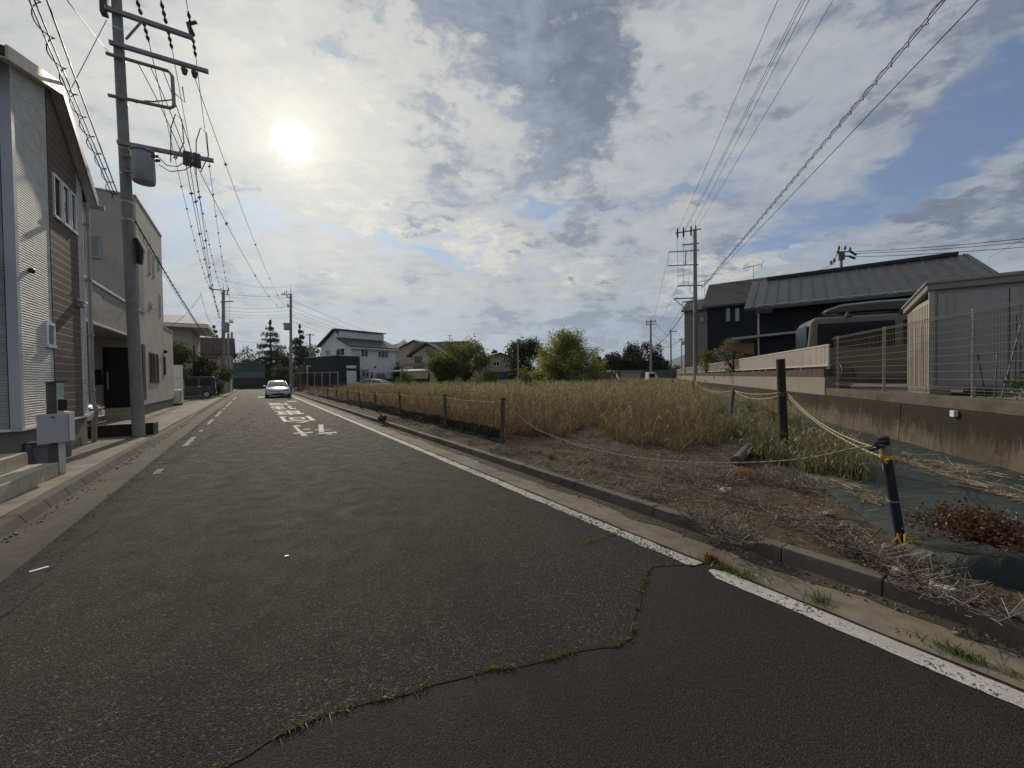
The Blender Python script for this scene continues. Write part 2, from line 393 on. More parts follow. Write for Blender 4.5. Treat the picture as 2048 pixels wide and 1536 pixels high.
WALLC2 = concrete_mat('upper_wall_concrete', (.21, .18, .14), (.075, .062, .047), .75, .55, 1.6, (.06, .055, .035))
WALLW = concrete_mat('whitewashed_concrete', (.62, .57, .49), (.40, .35, .29), .4, .85)
FOUND = concrete_mat('house_footing', (.20, .19, .165), (.14, .13, .11), .5, .25)
POLEC = concrete_mat('pole_concrete', (.30, .295, .285), (.22, .215, .21), .4, .15)
SOIL = None
def soil_mat():
    m, t = new_mat('dry_soil'); c = obco(t)
    n1 = t.noise(c, .8, 7, .65); n2 = t.noise(c, 11, 7, .7); n3 = t.noise(c, 70, 4, .65)
    col = t.mix(t.ss(n2, .32, .68), (.058, .041, .027), (.115, .086, .058))
    col = t.mix(t.m('MULTIPLY', t.ss(n1, .4, .7), .6), col, (.075, .058, .043))
    v = t.vor(c, 55); sv = t.n('ShaderNodeSeparateColor'); t.set(sv.inputs[0], v)
    col = t.mix(t.m('MULTIPLY', t.ss(sv.outputs[0], .86, .95), .7), col, (.17, .145, .118))
    nm = bump(t, t.m('ADD', n2, t.m('MULTIPLY', n3, .5)), 1.0, .03)
    finish(t, princ(t, col, .95, 0, nm, .15)); return m
SOIL = soil_mat()
def paint_mat(name, worn):
    m, t = new_mat(name); c = obco(t)
    n = t.noise(c, 26, 6, .7); n2 = t.noise(c, 2.2, 5, .6); v = t.vor(c, 95); sv = t.n('ShaderNodeSeparateColor'); t.set(sv.inputs[0], v)
    k = t.m('ADD', t.m('ADD', t.m('MULTIPLY', n, .55), t.m('MULTIPLY', n2, .45)), t.m('MULTIPLY', sv.outputs[0], .18))
    w = t.ss(k, .60-worn*.17, .68-worn*.17)
    col = t.mix(w, t.mix(t.ss(n2, .3, .7), (.32, .30, .275), (.47, .445, .41)), (.029, .0245, .022))
    nm = bump(t, t.vor(c, 95, out='Distance'), .5, .004)
    finish(t, princ(t, col, .75, 0, nm, .3)); return m
PAINT_WORN = paint_mat('road_paint_worn', .35); PAINT = paint_mat('road_paint', -.25); PAINT_MID = paint_mat('road_paint_scuffed', .05); PAINT_OLD = paint_mat('road_paint_old', .75)

def siding_mat(name, col, pitch, depth, wavy=0.0, line=None, streak=.1):
    """horizontal cladding: relief repeats with height"""
    m, t = new_mat(name); c = obco(t)
    sp = t.n('ShaderNodeSeparateXYZ'); t.set(sp.inputs[0], c)
    z = t.m('DIVIDE', sp.outputs[2], pitch)
    if wavy: z = t.m('ADD', z, t.m('MULTIPLY', t.m('SUBTRACT', t.noise(t.vm('MULTIPLY', c, (1, 1, 2.2)), 3.0, 3, .6), .5), wavy))
    fr = t.m('FRACT', z)
    if line:
        g = t.m('MULTIPLY', t.ss(fr, 0.0, .05), t.ss(fr, 1.0, .95)); h = g
    else: h = t.m('SINE', t.m('MULTIPLY', fr, math.pi))
    n = t.noise(t.vm('MULTIPLY', c, (1, 1, 3)), 2.0, 6, .65)
    cc = t.mix(t.ss(n, .3, .7), tuple(q*.86 for q in col), tuple(min(1, q*1.1) for q in col))
    if line: cc = t.mix(t.ss(g, .7, .1), cc, line)
    s = t.noise(t.vm('MULTIPLY', c, (5, 5, .3)), 1.0, 5, .6); cc = t.mix(t.m('MULTIPLY', t.ss(s, .5, .75), streak), cc, tuple(q*.5 for q in col))
    if wavy: h = t.m('ADD', h, t.m('MULTIPLY', t.noise(t.vm('MULTIPLY', c, (1, 1, 5)), 9.0, 3, .6), .6))
    finish(t, princ(t, cc, .75, 0, bump(t, h, 1.0, depth), .25)); return m
SID_WHITE = siding_mat('wavy_white_siding', (.64, .63, .60), .043, .013, 1.0)
SID_BROWN = siding_mat('brown_plank_siding', (.135, .102, .087), .15, .004, 0, (.42, .36, .31))
SID_SHADE = siding_mat('shade_grey_siding', (.34, .34, .345), .05, .008)  # end wall's siding with its shade put into the grey colour
SID_W2 = siding_mat('white_lap_siding', (.66, .67, .68), .17, .006)
SID_DARK = siding_mat('charcoal_siding', (.035, .037, .042), .2, .006)
SID_NAVY = siding_mat('navy_tile_siding', (.014, .016, .024), .15, .006)
SID_TAN = siding_mat('tan_tile_siding', (.22, .195, .17), .12, .006, 0, (.15, .13, .11))
SID_BEIGE = siding_mat('beige_lap_siding', (.40, .35, .31), .16, .006)
STUCCO = M('pinkish_beige_stucco', (.43, .385, .345), .9, 0, .08, 1.2, .6, 90, .2, .25)
STUCCO2 = M('cream_stucco', (.42, .35, .275), .9, 0, .08, 1.2, .6, 90, .2, .2)
WHITE = M('white_trim', (.72, .72, .70), .5, 0, .05); OFFW = M('off_white_plastic', (.60, .60, .58), .45, 0, .06)
GREYM = M('grey_metal', (.34, .34, .335), .5, .1, .1); DARKM = M('dark_metal', (.03, .03, .032), .4, .4, .15); GALV = M('galvanised_steel', (.42, .42, .41), .45, .7, .12, 8)
BLACK = M('black_plastic', (.015, .015, .016), .5, 0, .2); RUBBER = M('rubber', (.02, .02, .02), .85)
ROOF_DK = M('dark_roof_metal', (.043, .044, .049), .45, .25, .10, 1.3, .1); ROOF_SH = M('dark_roof_shingle', (.052, .050, .050), .85, 0, .25, 9, .6, 30)
ROOF_BR = M('brown_roof_shingle', (.065, .045, .038), .85, 0, .25, 7, .6, 30); ROOF_GR = M('grey_roof_slate', (.20, .195, .19), .8, 0, .2, 6, .4, 30)
WIRE = M('cable_black', (.030, .030, .032), .55); CERAM = M('dark_ceramic', (.085, .08, .08), .65); TRANSF = M('transformer_grey', (.26, .265, .27), .45, .2, .08)
WOODD = M('dark_wood_post', (.028, .022, .018), .9, 0, .35, 14, .9, 40); WOODG = M('weathered_wood_post', (.085, .072, .060), .9, 0, .3, 12, .9, 40)
WOODF = M('grey_balcony_board', (.27, .255, .235), .8, 0, .2, 5, .4, 40); TILE = M('beige_tile', (.42, .37, .29), .55, 0, .10, 5, .2, 60)
BLACKSHEET = M('black_weed_sheet', (.012, .012, .013), .7, 0, .3, 4, .4, 40); BARK = M('bark', (.055, .045, .036), .95, 0, .3, 12, .9, 30)
SHEDC = M('shed_panel_beige', (.36, .325, .27), .5, .1, .06, 1.2, .15, 40, .4, .12); SHEDG = M('shed_panel_grey', (.31, .297, .275), .5, .1, .06, 1.2, .1, 40, .4, .1); SHEDR = M('shed_roof_grey', (.22, .215, .20), .5, .2, .08)
ALU = M('bronze_aluminium', (.50, .46, .40), .45, .3, .08, 4); MESHM = M('fence_wire_bronze', (.17, .155, .125), .45, .4, .1)
BRICK = M('brown_block_course', (.085, .058, .044), .9, 0, .3, 8, .7, 50, .2, .4)
def car_paint(name, col, rough=.22, metal=.3):
    m, t = new_mat(name); p = t.n('ShaderNodeBsdfPrincipled'); c = obco(t)
    t.set(p.inputs['Base Color'], t.mix(t.ss(t.noise(c, 2, 5, .6), .3, .7), tuple(q*.92 for q in col), col))
    p.inputs['Roughness'].default_value = rough; p.inputs['Metallic'].default_value = metal; p.inputs['Coat Weight'].default_value = .6; p.inputs['Coat Roughness'].default_value = .05
    finish(t, p.outputs[0]); return m
PEARL = car_paint('pearl_white_paint', (.62, .63, .64), .25, .2); CBLACK = car_paint('black_car_paint', (.007, .007, .009), .4, 0); CTAN = car_paint('tan_van_paint', (.115, .098, .078), .35, .1)
CHROME = M('chrome', (.6, .6, .6), .15, 1.0, .05); LAMPG = glass_mat('headlamp_glass', (.35, .37, .38), .08); PLATE = M('number_plate', (.6, .6, .58), .5)

# ================================================================== SETTING
WF = Fr((6.87, 5.24, 0), math.radians(18.3))          # wall frame: a = away from the field, b = along the wall
def onW(t, px, py): q = WF.ab(on_plane(px, py, WF.p(t, 0), WF.r)); return q[1], q[2]
def sheet(name, pts, mat, kind='structure'):
    b = MB(); b.face(pts); o = b.build(name, mat, fix=False); return tag(o, kind=kind)
def strip(name, fr, e0, e1, z, mat):                  # between two edge lines of (a, b)
    b = MB(); n = len(e0)
    V = [fr.p(a, v, z) for a, v in e0]+[fr.p(a, v, z) for a, v in e1]
    b.add(V, [(i, i+1, n+i+1, n+i) for i in range(n-1)]); o = b.build(name, mat, fix=False); return o
GROUNDM = M('far_ground', (.06, .065, .035), .95, 0, .3, .05)
gb = MB(); gb.face([(3900*math.cos(a), 3900*math.sin(a), -.05) for a in np.linspace(0, 2*math.pi, 48, endpoint=False)])
structure(gb.build('ground', GROUNDM, fix=False))
sheet('road', [RD.p(-1.62, -14), RD.p(2.98, -14), RD.p(2.98, 76), RD.p(-1.62, 76)], ASPHALT)
sheet('cross_road', [RD.p(-30, 76.0), RD.p(60, 76.0), RD.p(60, 82), RD.p(-30, 82)], ASPHALT)
# resurfaced patch in the foreground
def wob(v, s, k=1.0): return mnoise.noise(Vector((v*s, k*7.7, 0)))
SEAM_PX = [(395, 1575), (450, 1532), (560, 1470), (660, 1425), (712, 1412), (780, 1398), (860, 1374), (940, 1352), (1010, 1338), (1090, 1320), (1170, 1304), (1230, 1293), (1258, 1277), (1266, 1240), (1280, 1200), (1290, 1155), (1302, 1137), (1345, 1130), (1400, 1133)]
seam = []
for (a, b) in zip(SEAM_PX[:-1], SEAM_PX[1:]):
    A, B = G(*a), G(*b); n = max(2, int(np.linalg.norm(B-A)/.03))
    for i in range(n):
        p = A+(B-A)*i/n; seam.append(p+np.array([wob(p[0]*9+p[1]*7, 1.0)*.018, wob(p[0]*8-p[1]*6, 1.0, 2)*.018, 0]))
seam.append(RD.p(2.975, RD.ab(G(1400, 1133))[1]))
sheet('road_patch', [p+np.array([0, 0, .004]) for p in seam]+[RD.p(2.975, -13.9, .004), RD.p(-.4, -13.9, .004), RD.p(-.35, 1.0, .004)], ASPHALT_NEW)
# dark open joint along the seam
jb = MB()
for i in range(len(seam)-1):
    w = .007+.007*abs(wob(i*.31, 1.0, 5)); d = seam[i+1]-seam[i]; d = d/(np.linalg.norm(d)+1e-9); nrm = np.array([-d[1], d[0], 0])*w; zz = np.array([0, 0, .0075])
    jb.face([seam[i]-nrm+zz, seam[i+1]-nrm+zz, seam[i+1]+nrm+zz, seam[i]+nrm+zz])
tag(jb.build('road_joint', M('joint_dirt', (.012, .010, .008), .95), fix=False), kind='structure')
# old construction joints across the lane
for v0_, k_ in ((10.6, 1), (14.9, 2), (21.5, 3)):
    u_ = np.arange(-1.3, 2.8, .06); structure(strip('road_joint', RD, [(u, v0_+.05*wob(u, 1.1, k_)+.02*wob(u, 6, k_)) for u in u_], [(u, v0_+.016+.05*wob(u, 1.1, k_)+.02*wob(u, 6, k_)+.008*wob(u, 9, k_+3)) for u in u_], .004, M('joint_dirt', (.012, .010, .008), .95)))
# edge lines
vs = np.arange(1.74, 46, .06)
o = strip('road_line', RD, [(2.815+.018*wob(v, 6)+.01*wob(v, 25), v) for v in vs], [(2.945+.018*wob(v, 6, 3)+.008*wob(v, 25, 4), v) for v in vs], .004, PAINT_MID); structure(o)
vs = np.arange(-8, 1.56, .05)
o = strip('road_line', RD, [(2.80+.010*wob(v, 4)+.006*wob(v, 22), v) for v in vs]+[(2.86, 1.64)], [(2.945+.008*wob(v, 4, 3)+.004*wob(v, 22, 4), v) for v in vs]+[(2.90, 1.64)], .008, PAINT); structure(o)
for v0_, v1_ in ((8.4, 8.9), (11.6, 13.4), (14.6, 15.2), (16.9, 19.0), (20.4, 23.6), (25.1, 26.2), (28.0, 34.0), (36.5, 44.0)):
  vs = np.arange(v0_, v1_, .08)
  o = strip('road_line', RD, [(-1.40+.03*wob(v, 3), v) for v in vs], [(-1.30+.03*wob(v, 3, 3), v) for v in vs], .008, PAINT_OLD); structure(o)
vs = np.arange(-8, 70, .06)
o = strip('road_edge', RD, [(-1.619, v) for v in vs], [(-1.36+.07*wob(v, 1.5)+.04*wob(v, 7), v) for v in vs], .004, CRUMBLE); structure(o)
# painted characters on the lane (outlines taken on the ground)
MARKS = [
 [[(865,1035),(1035,1028),(1045,1050),(945,1055),(1190,1245),(1065,1250),(885,1050)], [(885,1187),(1020,1176),(1040,1194),(890,1205)], [(1110,1170),(1280,1160),(1295,1185),(1140,1192)], [(1085,1105),(1230,1100),(1240,1115),(1095,1120)]],
 [[(1405,1015),(1500,1015),(1515,1165),(1410,1165)], [(1325,1117),(1404,1117),(1406,1127),(1325,1127)], [(1512,1117),(1670,1117),(1670,1127),(1513,1127)], [(1390,1185),(1755,1162),(1790,1185),(1410,1207)], [(1570,1203),(1660,1198),(1700,1218),(1585,1222)]],
 [[(600,852),(690,866),(765,938),(765,956),(690,958)], [(600,850),(740,848),(745,862),(690,865)], [(768,938),(1250,922),(1252,930),(768,956)], [(1125,838),(1205,835),(1350,925),(1255,930)], [(920,978),(1100,952),(1250,937),(1090,975)],
  [(775,872),(1105,862),(1112,870),(800,884)], [(800,885),(880,882),(905,902),(830,915)], [(832,916),(905,903),(1072,898),(1155,905)], [(1030,878),(1108,872),(1153,902),(1074,897)]],
 [[(500,740),(715,733),(722,744),(510,752)], [(795,733),(1015,728),(1020,740),(800,743)], [(555,753),(640,753),(688,797),(600,797)], [(720,725),(790,725),(885,812),(815,815)], [(935,742),(1000,742),(1050,782),(985,787)], [(642,757),(735,754),(740,763),(652,767)], [(806,752),(935,748),(945,757),(812,761)], [(660,776),(752,772),(762,783),(672,788)], [(828,770),(960,766),(972,775),(838,781)], [(545,799),(806,792),(812,805),(550,812)], [(870,788),(1105,780),(1110,795),(880,804)]],
 [[(415,640),(522,638),(530,648),(420,650)], [(430,662),(548,658),(556,668),(440,675)], [(450,690),(570,685),(578,698),(460,700)], [(525,640),(585,640),(640,704),(582,708)], [(592,640),(680,637),(685,647),(598,650)], [(610,658),(705,655),(710,668),(620,670)], [(632,684),(740,680),(745,692),(640,696)], [(760,660),(790,633),(855,633),(860,645),(815,649),(800,668)], [(802,668),(830,662),(870,678),(940,680),(945,692),(820,695)]],
 [[(365,575),(620,572),(625,582),(370,586)], [(385,606),(705,604),(710,614),(390,618)], [(400,587),(455,587),(475,605),(425,605)], [(690,575),(740,575),(790,610),(740,612)], [(480,590),(690,588),(690,597),(490,600)], [(745,592),(800,597),(800,604),(755,603)]],
 [[(755,535),(965,531),(970,542),(760,547)]], [[(150,445),(310,443),(310,458),(150,460)]]]
def mark_pt(x, y, dz): return G(500+x/10.24, 750+y/10.24, dz)
LBL = ['painted road character nearest the camera, left half with a long upright stroke', 'painted road character nearest the camera, right half with a short wide upright',
       'painted road character like a box inside a bracket', 'painted road character of crossed bars beyond the boxed one', 'painted road character third before the parked white sedan, comb shaped',
       'farthest painted road character, flat and blurred, before the white sedan', 'short white painted bar on the right of the lane before the sedan', 'short white painted bar left of the white sedan']
for L_, polys in zip(LBL, MARKS):
    b = MB()
    for k, pl in enumerate(polys): b.face([mark_pt(x, y, .0045+.0004*k) for x, y in pl])
    tag(b.build('road_marking', PAINT_MID if L_.startswith('painted road character n') else PAINT, fix=False), L_, 'road marking', 'painted characters on the lane')
# right gutter and kerb
vs = np.arange(-8, 74, .12)
o = strip('gutter', RD, [(2.98+.012*wob(v, 3), v) for v in vs], [(3.46, v) for v in vs], .0035, GUTTER_R); structure(o)
o = strip('gutter_dirt', RD, [(3.30+.09*wob(v, 1.3)+.05*wob(v, 5), v) for v in vs], [(3.459, v) for v in vs], .0075, concrete_mat('gutter_silt', (.060, .048, .036), (.032, .026, .02), .6)); structure(o)
kb = MB(); v = -7.0; k = 0
while v < 72:
    L_ = .6 if v < 14 else 2.4
    h = .112+.008*wob(k, .9)+.003*random.random(); du = .005*wob(k, 1.3, 4); g = .005+.004*random.random()
    kb.hexa([RD.p(3.46+du, v, -.04), RD.p(3.60+du, v, -.04), RD.p(3.60+du, v+L_-g, -.04), RD.p(3.46+du, v+L_-g, -.04)],
            [RD.p(3.485+du, v, h), RD.p(3.60+du, v, h), RD.p(3.60+du, v+L_-g, h+.005*wob(k, 2.1, 8)), RD.p(3.485+du, v+L_-g, h)])
    v += L_; k += 1
structure(kb.build('kerb', KERB, bevel=.008))
# left gutter, kerb, pavement
vs = np.arange(-8, 76, .25)
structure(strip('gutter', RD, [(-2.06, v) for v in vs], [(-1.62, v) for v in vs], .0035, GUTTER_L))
kb = MB(); v = -8.0
while v < 74:
    L_ = .6 if v < 30 else 2.4
    def kz(q): return .055+.05*min(1, max(0, (q-5.4)/1.8, ))*(1-min(1, max(0, (q-12.6)/1.2)))+.05*min(1, max(0, (q-21)/1.2))
    zt, zt2 = kz(v), kz(v+L_)
    kb.hexa([RD.p(-2.26, v, -.03), RD.p(-2.06, v, -.03), RD.p(-2.06, v+L_-.008, -.03), RD.p(-2.26, v+L_-.008, -.03)],
            [RD.p(-2.26, v, zt), RD.p(-2.13, v, zt), RD.p(-2.13, v+L_-.008, zt2), RD.p(-2.26, v+L_-.008, zt2)]); v += L_
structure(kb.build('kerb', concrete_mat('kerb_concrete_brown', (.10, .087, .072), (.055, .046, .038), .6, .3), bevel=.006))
pb = MB(); v = -8.0
while v < 74:
    L_ = 3.05; pb.box(RD, -14, -2.262, v, v+L_-.012, -.03, .088+.006*wob(v, .7)); v += L_
structure(pb.build('pavement', PAVE))
sheet('verge', [RD.p(-12, 34.2, .098), RD.p(-2.9, 34.2, .098), RD.p(-2.6, 38.4, .098), RD.p(-2.6, 46, .098), RD.p(-12, 46, .098)], M('short_lawn', (.085, .085, .035), .95, 0, .35, 4, .8, 30))
# the open lot
def lot_z(x, y):
    u, v, _ = RD.ab((x, y, 0)); t, s, _ = WF.ab((x, y, 0))
    z = .115+.035*mnoise.noise(Vector((x*1.1, y*1.1, 0)))+.018*mnoise.noise(Vector((x*4, y*4, 3)))
    z += .012*mnoise.noise(Vector((x*11, y*11, 7)))
    if u < 4.2: z = z*(u-3.6)/.6+.109*(4.2-u)/.6+.012*mnoise.noise(Vector((x*6, y*6, 5))) if u > 3.6 else .104+.012*mnoise.noise(Vector((x*6, y*6, 5)))
    return z
us = np.concatenate([np.arange(3.575, 9, .07), np.geomspace(9.1, 75, 70)]); vs = np.concatenate([np.arange(-7, 0, .25), np.arange(0, 9, .07), np.geomspace(9.1, 72, 70)])
U, Vv = np.meshgrid(us, vs, indexing='ij'); P0 = RD.o+U[..., None]*RD.r+Vv[..., None]*RD.d
Zs = np.array([[lot_z(P0[i, j, 0], P0[i, j, 1]) for j in range(len(vs))] for i in range(len(us))]); P0[..., 2] = Zs
T_ = (P0-WF.o)@WF.r; nu, nv = len(us), len(vs)
I = np.arange(nu*nv).reshape(nu, nv); Fq = np.stack([I[:-1, :-1], I[1:, :-1], I[1:, 1:], I[:-1, 1:]], -1).reshape(-1, 4)
keep = (T_.ravel()[Fq].min(1) < .05); Fq = Fq[keep]
used = np.unique(Fq); rm = np.full(nu*nv, -1); rm[used] = np.arange(len(used))
lot = npmesh('lot_soil', P0.reshape(-1, 3)[used], rm[Fq], SOIL); structure(lot)
for p in lot.data.polygons: p.use_smooth = True
# raised ground behind the retaining wall
sheet('raised_ground', [WF.p(.3, -12, 1.02), WF.p(45, -12, 1.02), WF.p(45, 75, 1.02), WF.p(.3, 75, 1.02)], M('gravel_yard', (.16, .145, .125), .95, 0, .3, 6, .9, 40))
# mountains far away
MT = M('mountain_forest', (.055, .075, .085), .95, 0, .3, .004)
def mountain(name, pts, Y, label):
    n = 6; b = MB(); rows = []
    prof = []
    for (a, c) in zip(pts[:-1], pts[1:]):
        for i in range(8):
            k = i/8; prof.append((a[0]+(c[0]-a[0])*k, a[1]+(c[1]-a[1])*k))
    prof.append(pts[-1])
    for j in range(n+1):                                # slopes down towards and away from the viewer
        k = j/n; row = []
        for i, (x, y) in enumerate(prof):
            top = D(x, y, Y); e = abs(2*k-1)**.85
            p = top+np.array([0, (k-.5)*2*500, 0]); p[2] = top[2]*(1-e)-3*e
            p[2] += (1-e)*top[2]*.10*mnoise.noise(Vector((p[0]*.008, p[1]*.008, 1))); row.append(p)
        rows.append(row)
    m_ = len(prof); V = [p for r_ in rows for p in r_]
    b.add(V, [(j*m_+i, j*m_+i+1, (j+1)*m_+i+1, (j+1)*m_+i) for j in range(n) for i in range(m_-1)])
    o = b.build(name, MT, smooth=True); tag(o, kind='structure')
mountain('mountain', [(700, 745), (745, 722), (770, 703), (786, 689), (798, 687), (808, 680), (820, 691), (840, 706), (880, 735), (900, 748)], 3200, '')
mountain('mountain', [(850, 745), (880, 715), (905, 692), (918, 690), (932, 682), (944, 688), (955, 699), (972, 707), (990, 712), (1030, 722), (1090, 738), (1140, 748)], 3000, '')
mountain('mountain', [(1300, 745), (1335, 722), (1352, 716), (1372, 708), (1395, 700), (1440, 712), (1500, 728), (1560, 742)], 3000, '')

# ================================================================== HELPERS FOR BUILDINGS
def window_on(parent, fr, side, x0, x1, z0, z1, depth, fmat=None, gmat=None, bars=1, fw_=.045, name='window', label=None, out=.02):
    """framed window on the face b = side of frame fr (outside towards -b when out > 0), or mirrored"""
    s = -1 if out > 0 else 1; b0 = side; e = abs(out)
    f = MB()
    def bx(a0, a1, c0, c1, d0, d1):
        f.box(fr, a0, a1, min(b0+s*d0, b0+s*d1), max(b0+s*d0, b0+s*d1), c0, c1)
    bx(x0, x1, z1-fw_, z1, -.02, e); bx(x0, x1, z0, z0+fw_, -.02, e+.015)
    bx(x0, x0+fw_, z0+fw_, z1-fw_, -.02, e); bx(x1-fw_, x1, z0+fw_, z1-fw_, -.02, e)
    for k in range(1, bars):
        xm = x0+(x1-x0)*k/bars; bx(xm-fw_*.4, xm+fw_*.4, z0+fw_, z1-fw_, -.02, e-.004)
    w = f.build(name, fmat or WHITE, parent)
    if label: w['label'] = label
    g = MB(); bb = b0+s*e*.3
    g.add([fr.p(x0+fw_*.5, bb, z0+fw_*.5), fr.p(x1-fw_*.5, bb, z0+fw_*.5), fr.p(x1-fw_*.5, bb, z1-fw_*.5), fr.p(x0+fw_*.5, bb, z1-fw_*.5)], [(0, 1, 2, 3)])
    g.build('pane', gmat or GLASS, w)
    return w
def turn(fr, a, b):                                   # frame at (a, b), its ahead axis = old -a axis (for faces looking along +a)
    q = fr.p(a, b); return Fr((q[0], q[1], fr.o[2]), fr.az-math.pi/2)
def face_u(u): return Fr(tuple(RD.p(u, 0)), PSI-math.pi/2)     # face looking to the road: a = along v, outside towards -b
# in face_u: az = PSI-90deg -> d points to -u side (into the house), r points along +v

# ================================================================== NEAR HOUSE ON THE LEFT
U1 = -3.25; FU = face_u(U1)
V0, V1, VR = 9.92, 13.15, 11.50
zr, ze0, ze1 = 7.28, 6.72, 6.02
h1 = thing('white_house', 'two storey house with wavy white siding and a brown plank stripe, nearest on the left', 'house', RD.p(U1, V0, .09))
def wall_piece(name, va, vb, mat, proud, zb=.74):
    za = ze0+(zr-ze0)*(va-V0)/(VR-V0) if va < VR else zr+(ze1-zr)*(va-VR)/(V1-VR)
    zb_ = ze0+(zr-ze0)*(vb-V0)/(VR-V0) if vb < VR else zr+(ze1-zr)*(vb-VR)/(V1-VR)
    poly = [FU.p(va, -proud, zb), FU.p(vb, -proud, zb), FU.p(vb, -proud, zb_)]
    if va < VR < vb: poly.append(FU.p(VR, -proud, zr))
    poly.append(FU.p(va, -proud, za)); b = MB(); b.prism(poly, FU.d*(.12+proud)); return b.build(name, mat, h1)
va, vb = onU(U1, 100, 500)[0], onU(U1, 155, 500)[0]
wall_piece('wall', V0+.07, va, SID_WHITE, 0); w = wall_piece('wall', va+.002, vb, SID_BROWN, .012); w['label'] = 'brown plank stripe of the wall'
wall_piece('wall', vb+.002, V1, SID_WHITE, 0)
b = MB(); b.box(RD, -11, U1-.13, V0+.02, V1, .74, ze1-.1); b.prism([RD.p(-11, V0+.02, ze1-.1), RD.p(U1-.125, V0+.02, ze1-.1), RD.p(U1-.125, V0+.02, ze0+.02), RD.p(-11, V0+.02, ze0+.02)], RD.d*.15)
w = b.build('wall', SID_SHADE, h1); w['label'] = 'shaded grey end wall'
b = MB(); b.box(RD, U1-.10, U1+.025, V0-.035, V0+.068, .70, ze0+.02); b.build('corner_trim', M('blue_grey_trim', (.42, .43, .47), .6, 0, .05), h1)
b = MB(); b.box(RD, -11, U1-.03, V0+.04, V1-.02, .0, .70); b.build('footing', FOUND, h1)
b = MB(); b.box(RD, -11, U1+.03, V0-.02, V1+.01, .70, .742); b.build('sill_flashing', WHITE, h1)
# roof: two slopes, ridge square to the road
ov = .16
def slope(zA, vA, zB, vB, nm, mat, th=.16):
    b = MB(); b.prism([RD.p(-11, vA, zA), RD.p(U1+ov, vA, zA), RD.p(U1+ov, vB, zB), RD.p(-11, vB, zB)], np.array([0, 0, th])); return b.build(nm, mat, h1)
k0 = (zr-ze0)/(VR-V0); k1 = (ze1-zr)/(V1-VR)
r1 = slope(ze0-k0*.55+.02, V0-.55, zr+.02, VR, 'roof', ROOF_SH); r2 = slope(zr+.02, VR+.001, ze1+k1*.32+.02, V1+.32, 'roof', ROOF_SH)
b = MB()
for vA, zA, vB, zB in ((V0-.55, ze0-k0*.55, VR, zr), (VR+.001, zr, V1+.32, ze1+k1*.32)): b.prism([RD.p(U1+.014, vA, zA-.01), RD.p(U1+ov, vA, zA-.01), RD.p(U1+ov, vB, zB-.01), RD.p(U1+.014, vB, zB-.01)], np.array([0, 0, .022]))
b.build('soffit', M('pale_soffit_board', (.50, .49, .48), .7), h1)
b = MB()
b.prism([RD.p(U1+ov+.002, V0-.57, ze0-k0*.57-.02), RD.p(U1+ov+.002, VR, zr-.03), RD.p(U1+ov+.002, VR, zr+.20), RD.p(U1+ov+.002, V0-.57, ze0-k0*.57+.20)], RD.r*.03)
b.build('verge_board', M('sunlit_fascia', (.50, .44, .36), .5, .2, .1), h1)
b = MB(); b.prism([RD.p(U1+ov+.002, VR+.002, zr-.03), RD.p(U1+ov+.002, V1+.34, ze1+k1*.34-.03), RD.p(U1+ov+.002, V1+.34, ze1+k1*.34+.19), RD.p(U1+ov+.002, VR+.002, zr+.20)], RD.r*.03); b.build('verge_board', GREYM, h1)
b = MB(); b.tube([RD.p(-10, V1+.40, ze1+k1*.34), RD.p(U1+ov+.12, V1+.40, ze1+k1*.34)], .06, 8); b.build('roof_gutter', GREYM, h1)
# slit windows, small window
for x0, x1, y0, y1 in ((101, 117, 332, 432), (119, 133, 352, 452), (136, 147, 372, 464)):
    a0, zt = onU(U1, x0, y0); a1, _ = onU(U1, x1, y0); _, zb = onU(U1, (x0+x1)/2, (y1+y0)/2+50)
    window_on(h1, FU, 0, a0, a1, 4.78, 5.66, .1, WHITE, GLASS, 1, .05, out=.04)
a0, zt = onU(U1, 89, 642); a1, zb = onU(U1, 108, 697)
window_on(h1, FU, 0, a0, a1, zb, zt, .1, WHITE, GLASS_PALE, 1, .06, out=.03)
# vents and lamp
q = onU(U1, 58, 541); b = MB(); b.ball(FU.p(q[0], -.03, q[1]), .05, .05, .05); b.build('wall_lamp', DARKM, h1, True)
q = onU(U1, 155, 610); b = MB(); b.box(FU, q[0]-.09, q[0]+.09, -.12, .0, q[1]-.05, q[1]+.06); b.prism([FU.p(q[0]-.1, -.002, q[1]+.06), FU.p(q[0]-.1, -.15, q[1]+.06), FU.p(q[0]-.1, -.002, q[1]+.14)], FU.r*.2); b.build('vent_hood', GALV, h1, bevel=.01)
# downspout with its swan neck at the bottom
vd = V1+.08
b = MB(); b.tube([RD.p(U1+.05, vd, ze1-.3), RD.p(U1+.05, vd, 1.15), RD.p(U1+.06, vd, 1.0), RD.p(U1+.10, vd+.02, .86), RD.p(U1+.10, vd+.02, .72), RD.p(U1+.06, vd+.01, .60), RD.p(U1+.05, vd, .5), RD.p(U1+.05, vd, .09)], .042, 10)
for z in (1.3, 2.6, 3.9, 5.2): b.box(RD, U1-.02, U1+.10, vd-.06, vd+.06, z, z+.03)
b.build('downspout', M('taupe_pipe', (.33, .30, .28), .5, 0, .08), h1, True)
b = MB(); b.tube([RD.p(U1+.09, vd-.10, .75), RD.p(U1+.12, vd-.09, .82), RD.p(U1+.13, vd-.07, .70), RD.p(U1+.10, vd-.05, .45), RD.p(U1+.09, vd-.04, .09)], .022, 8); b.build('drain_pipe', M('taupe_pipe', (.33, .30, .28)), h1, True)
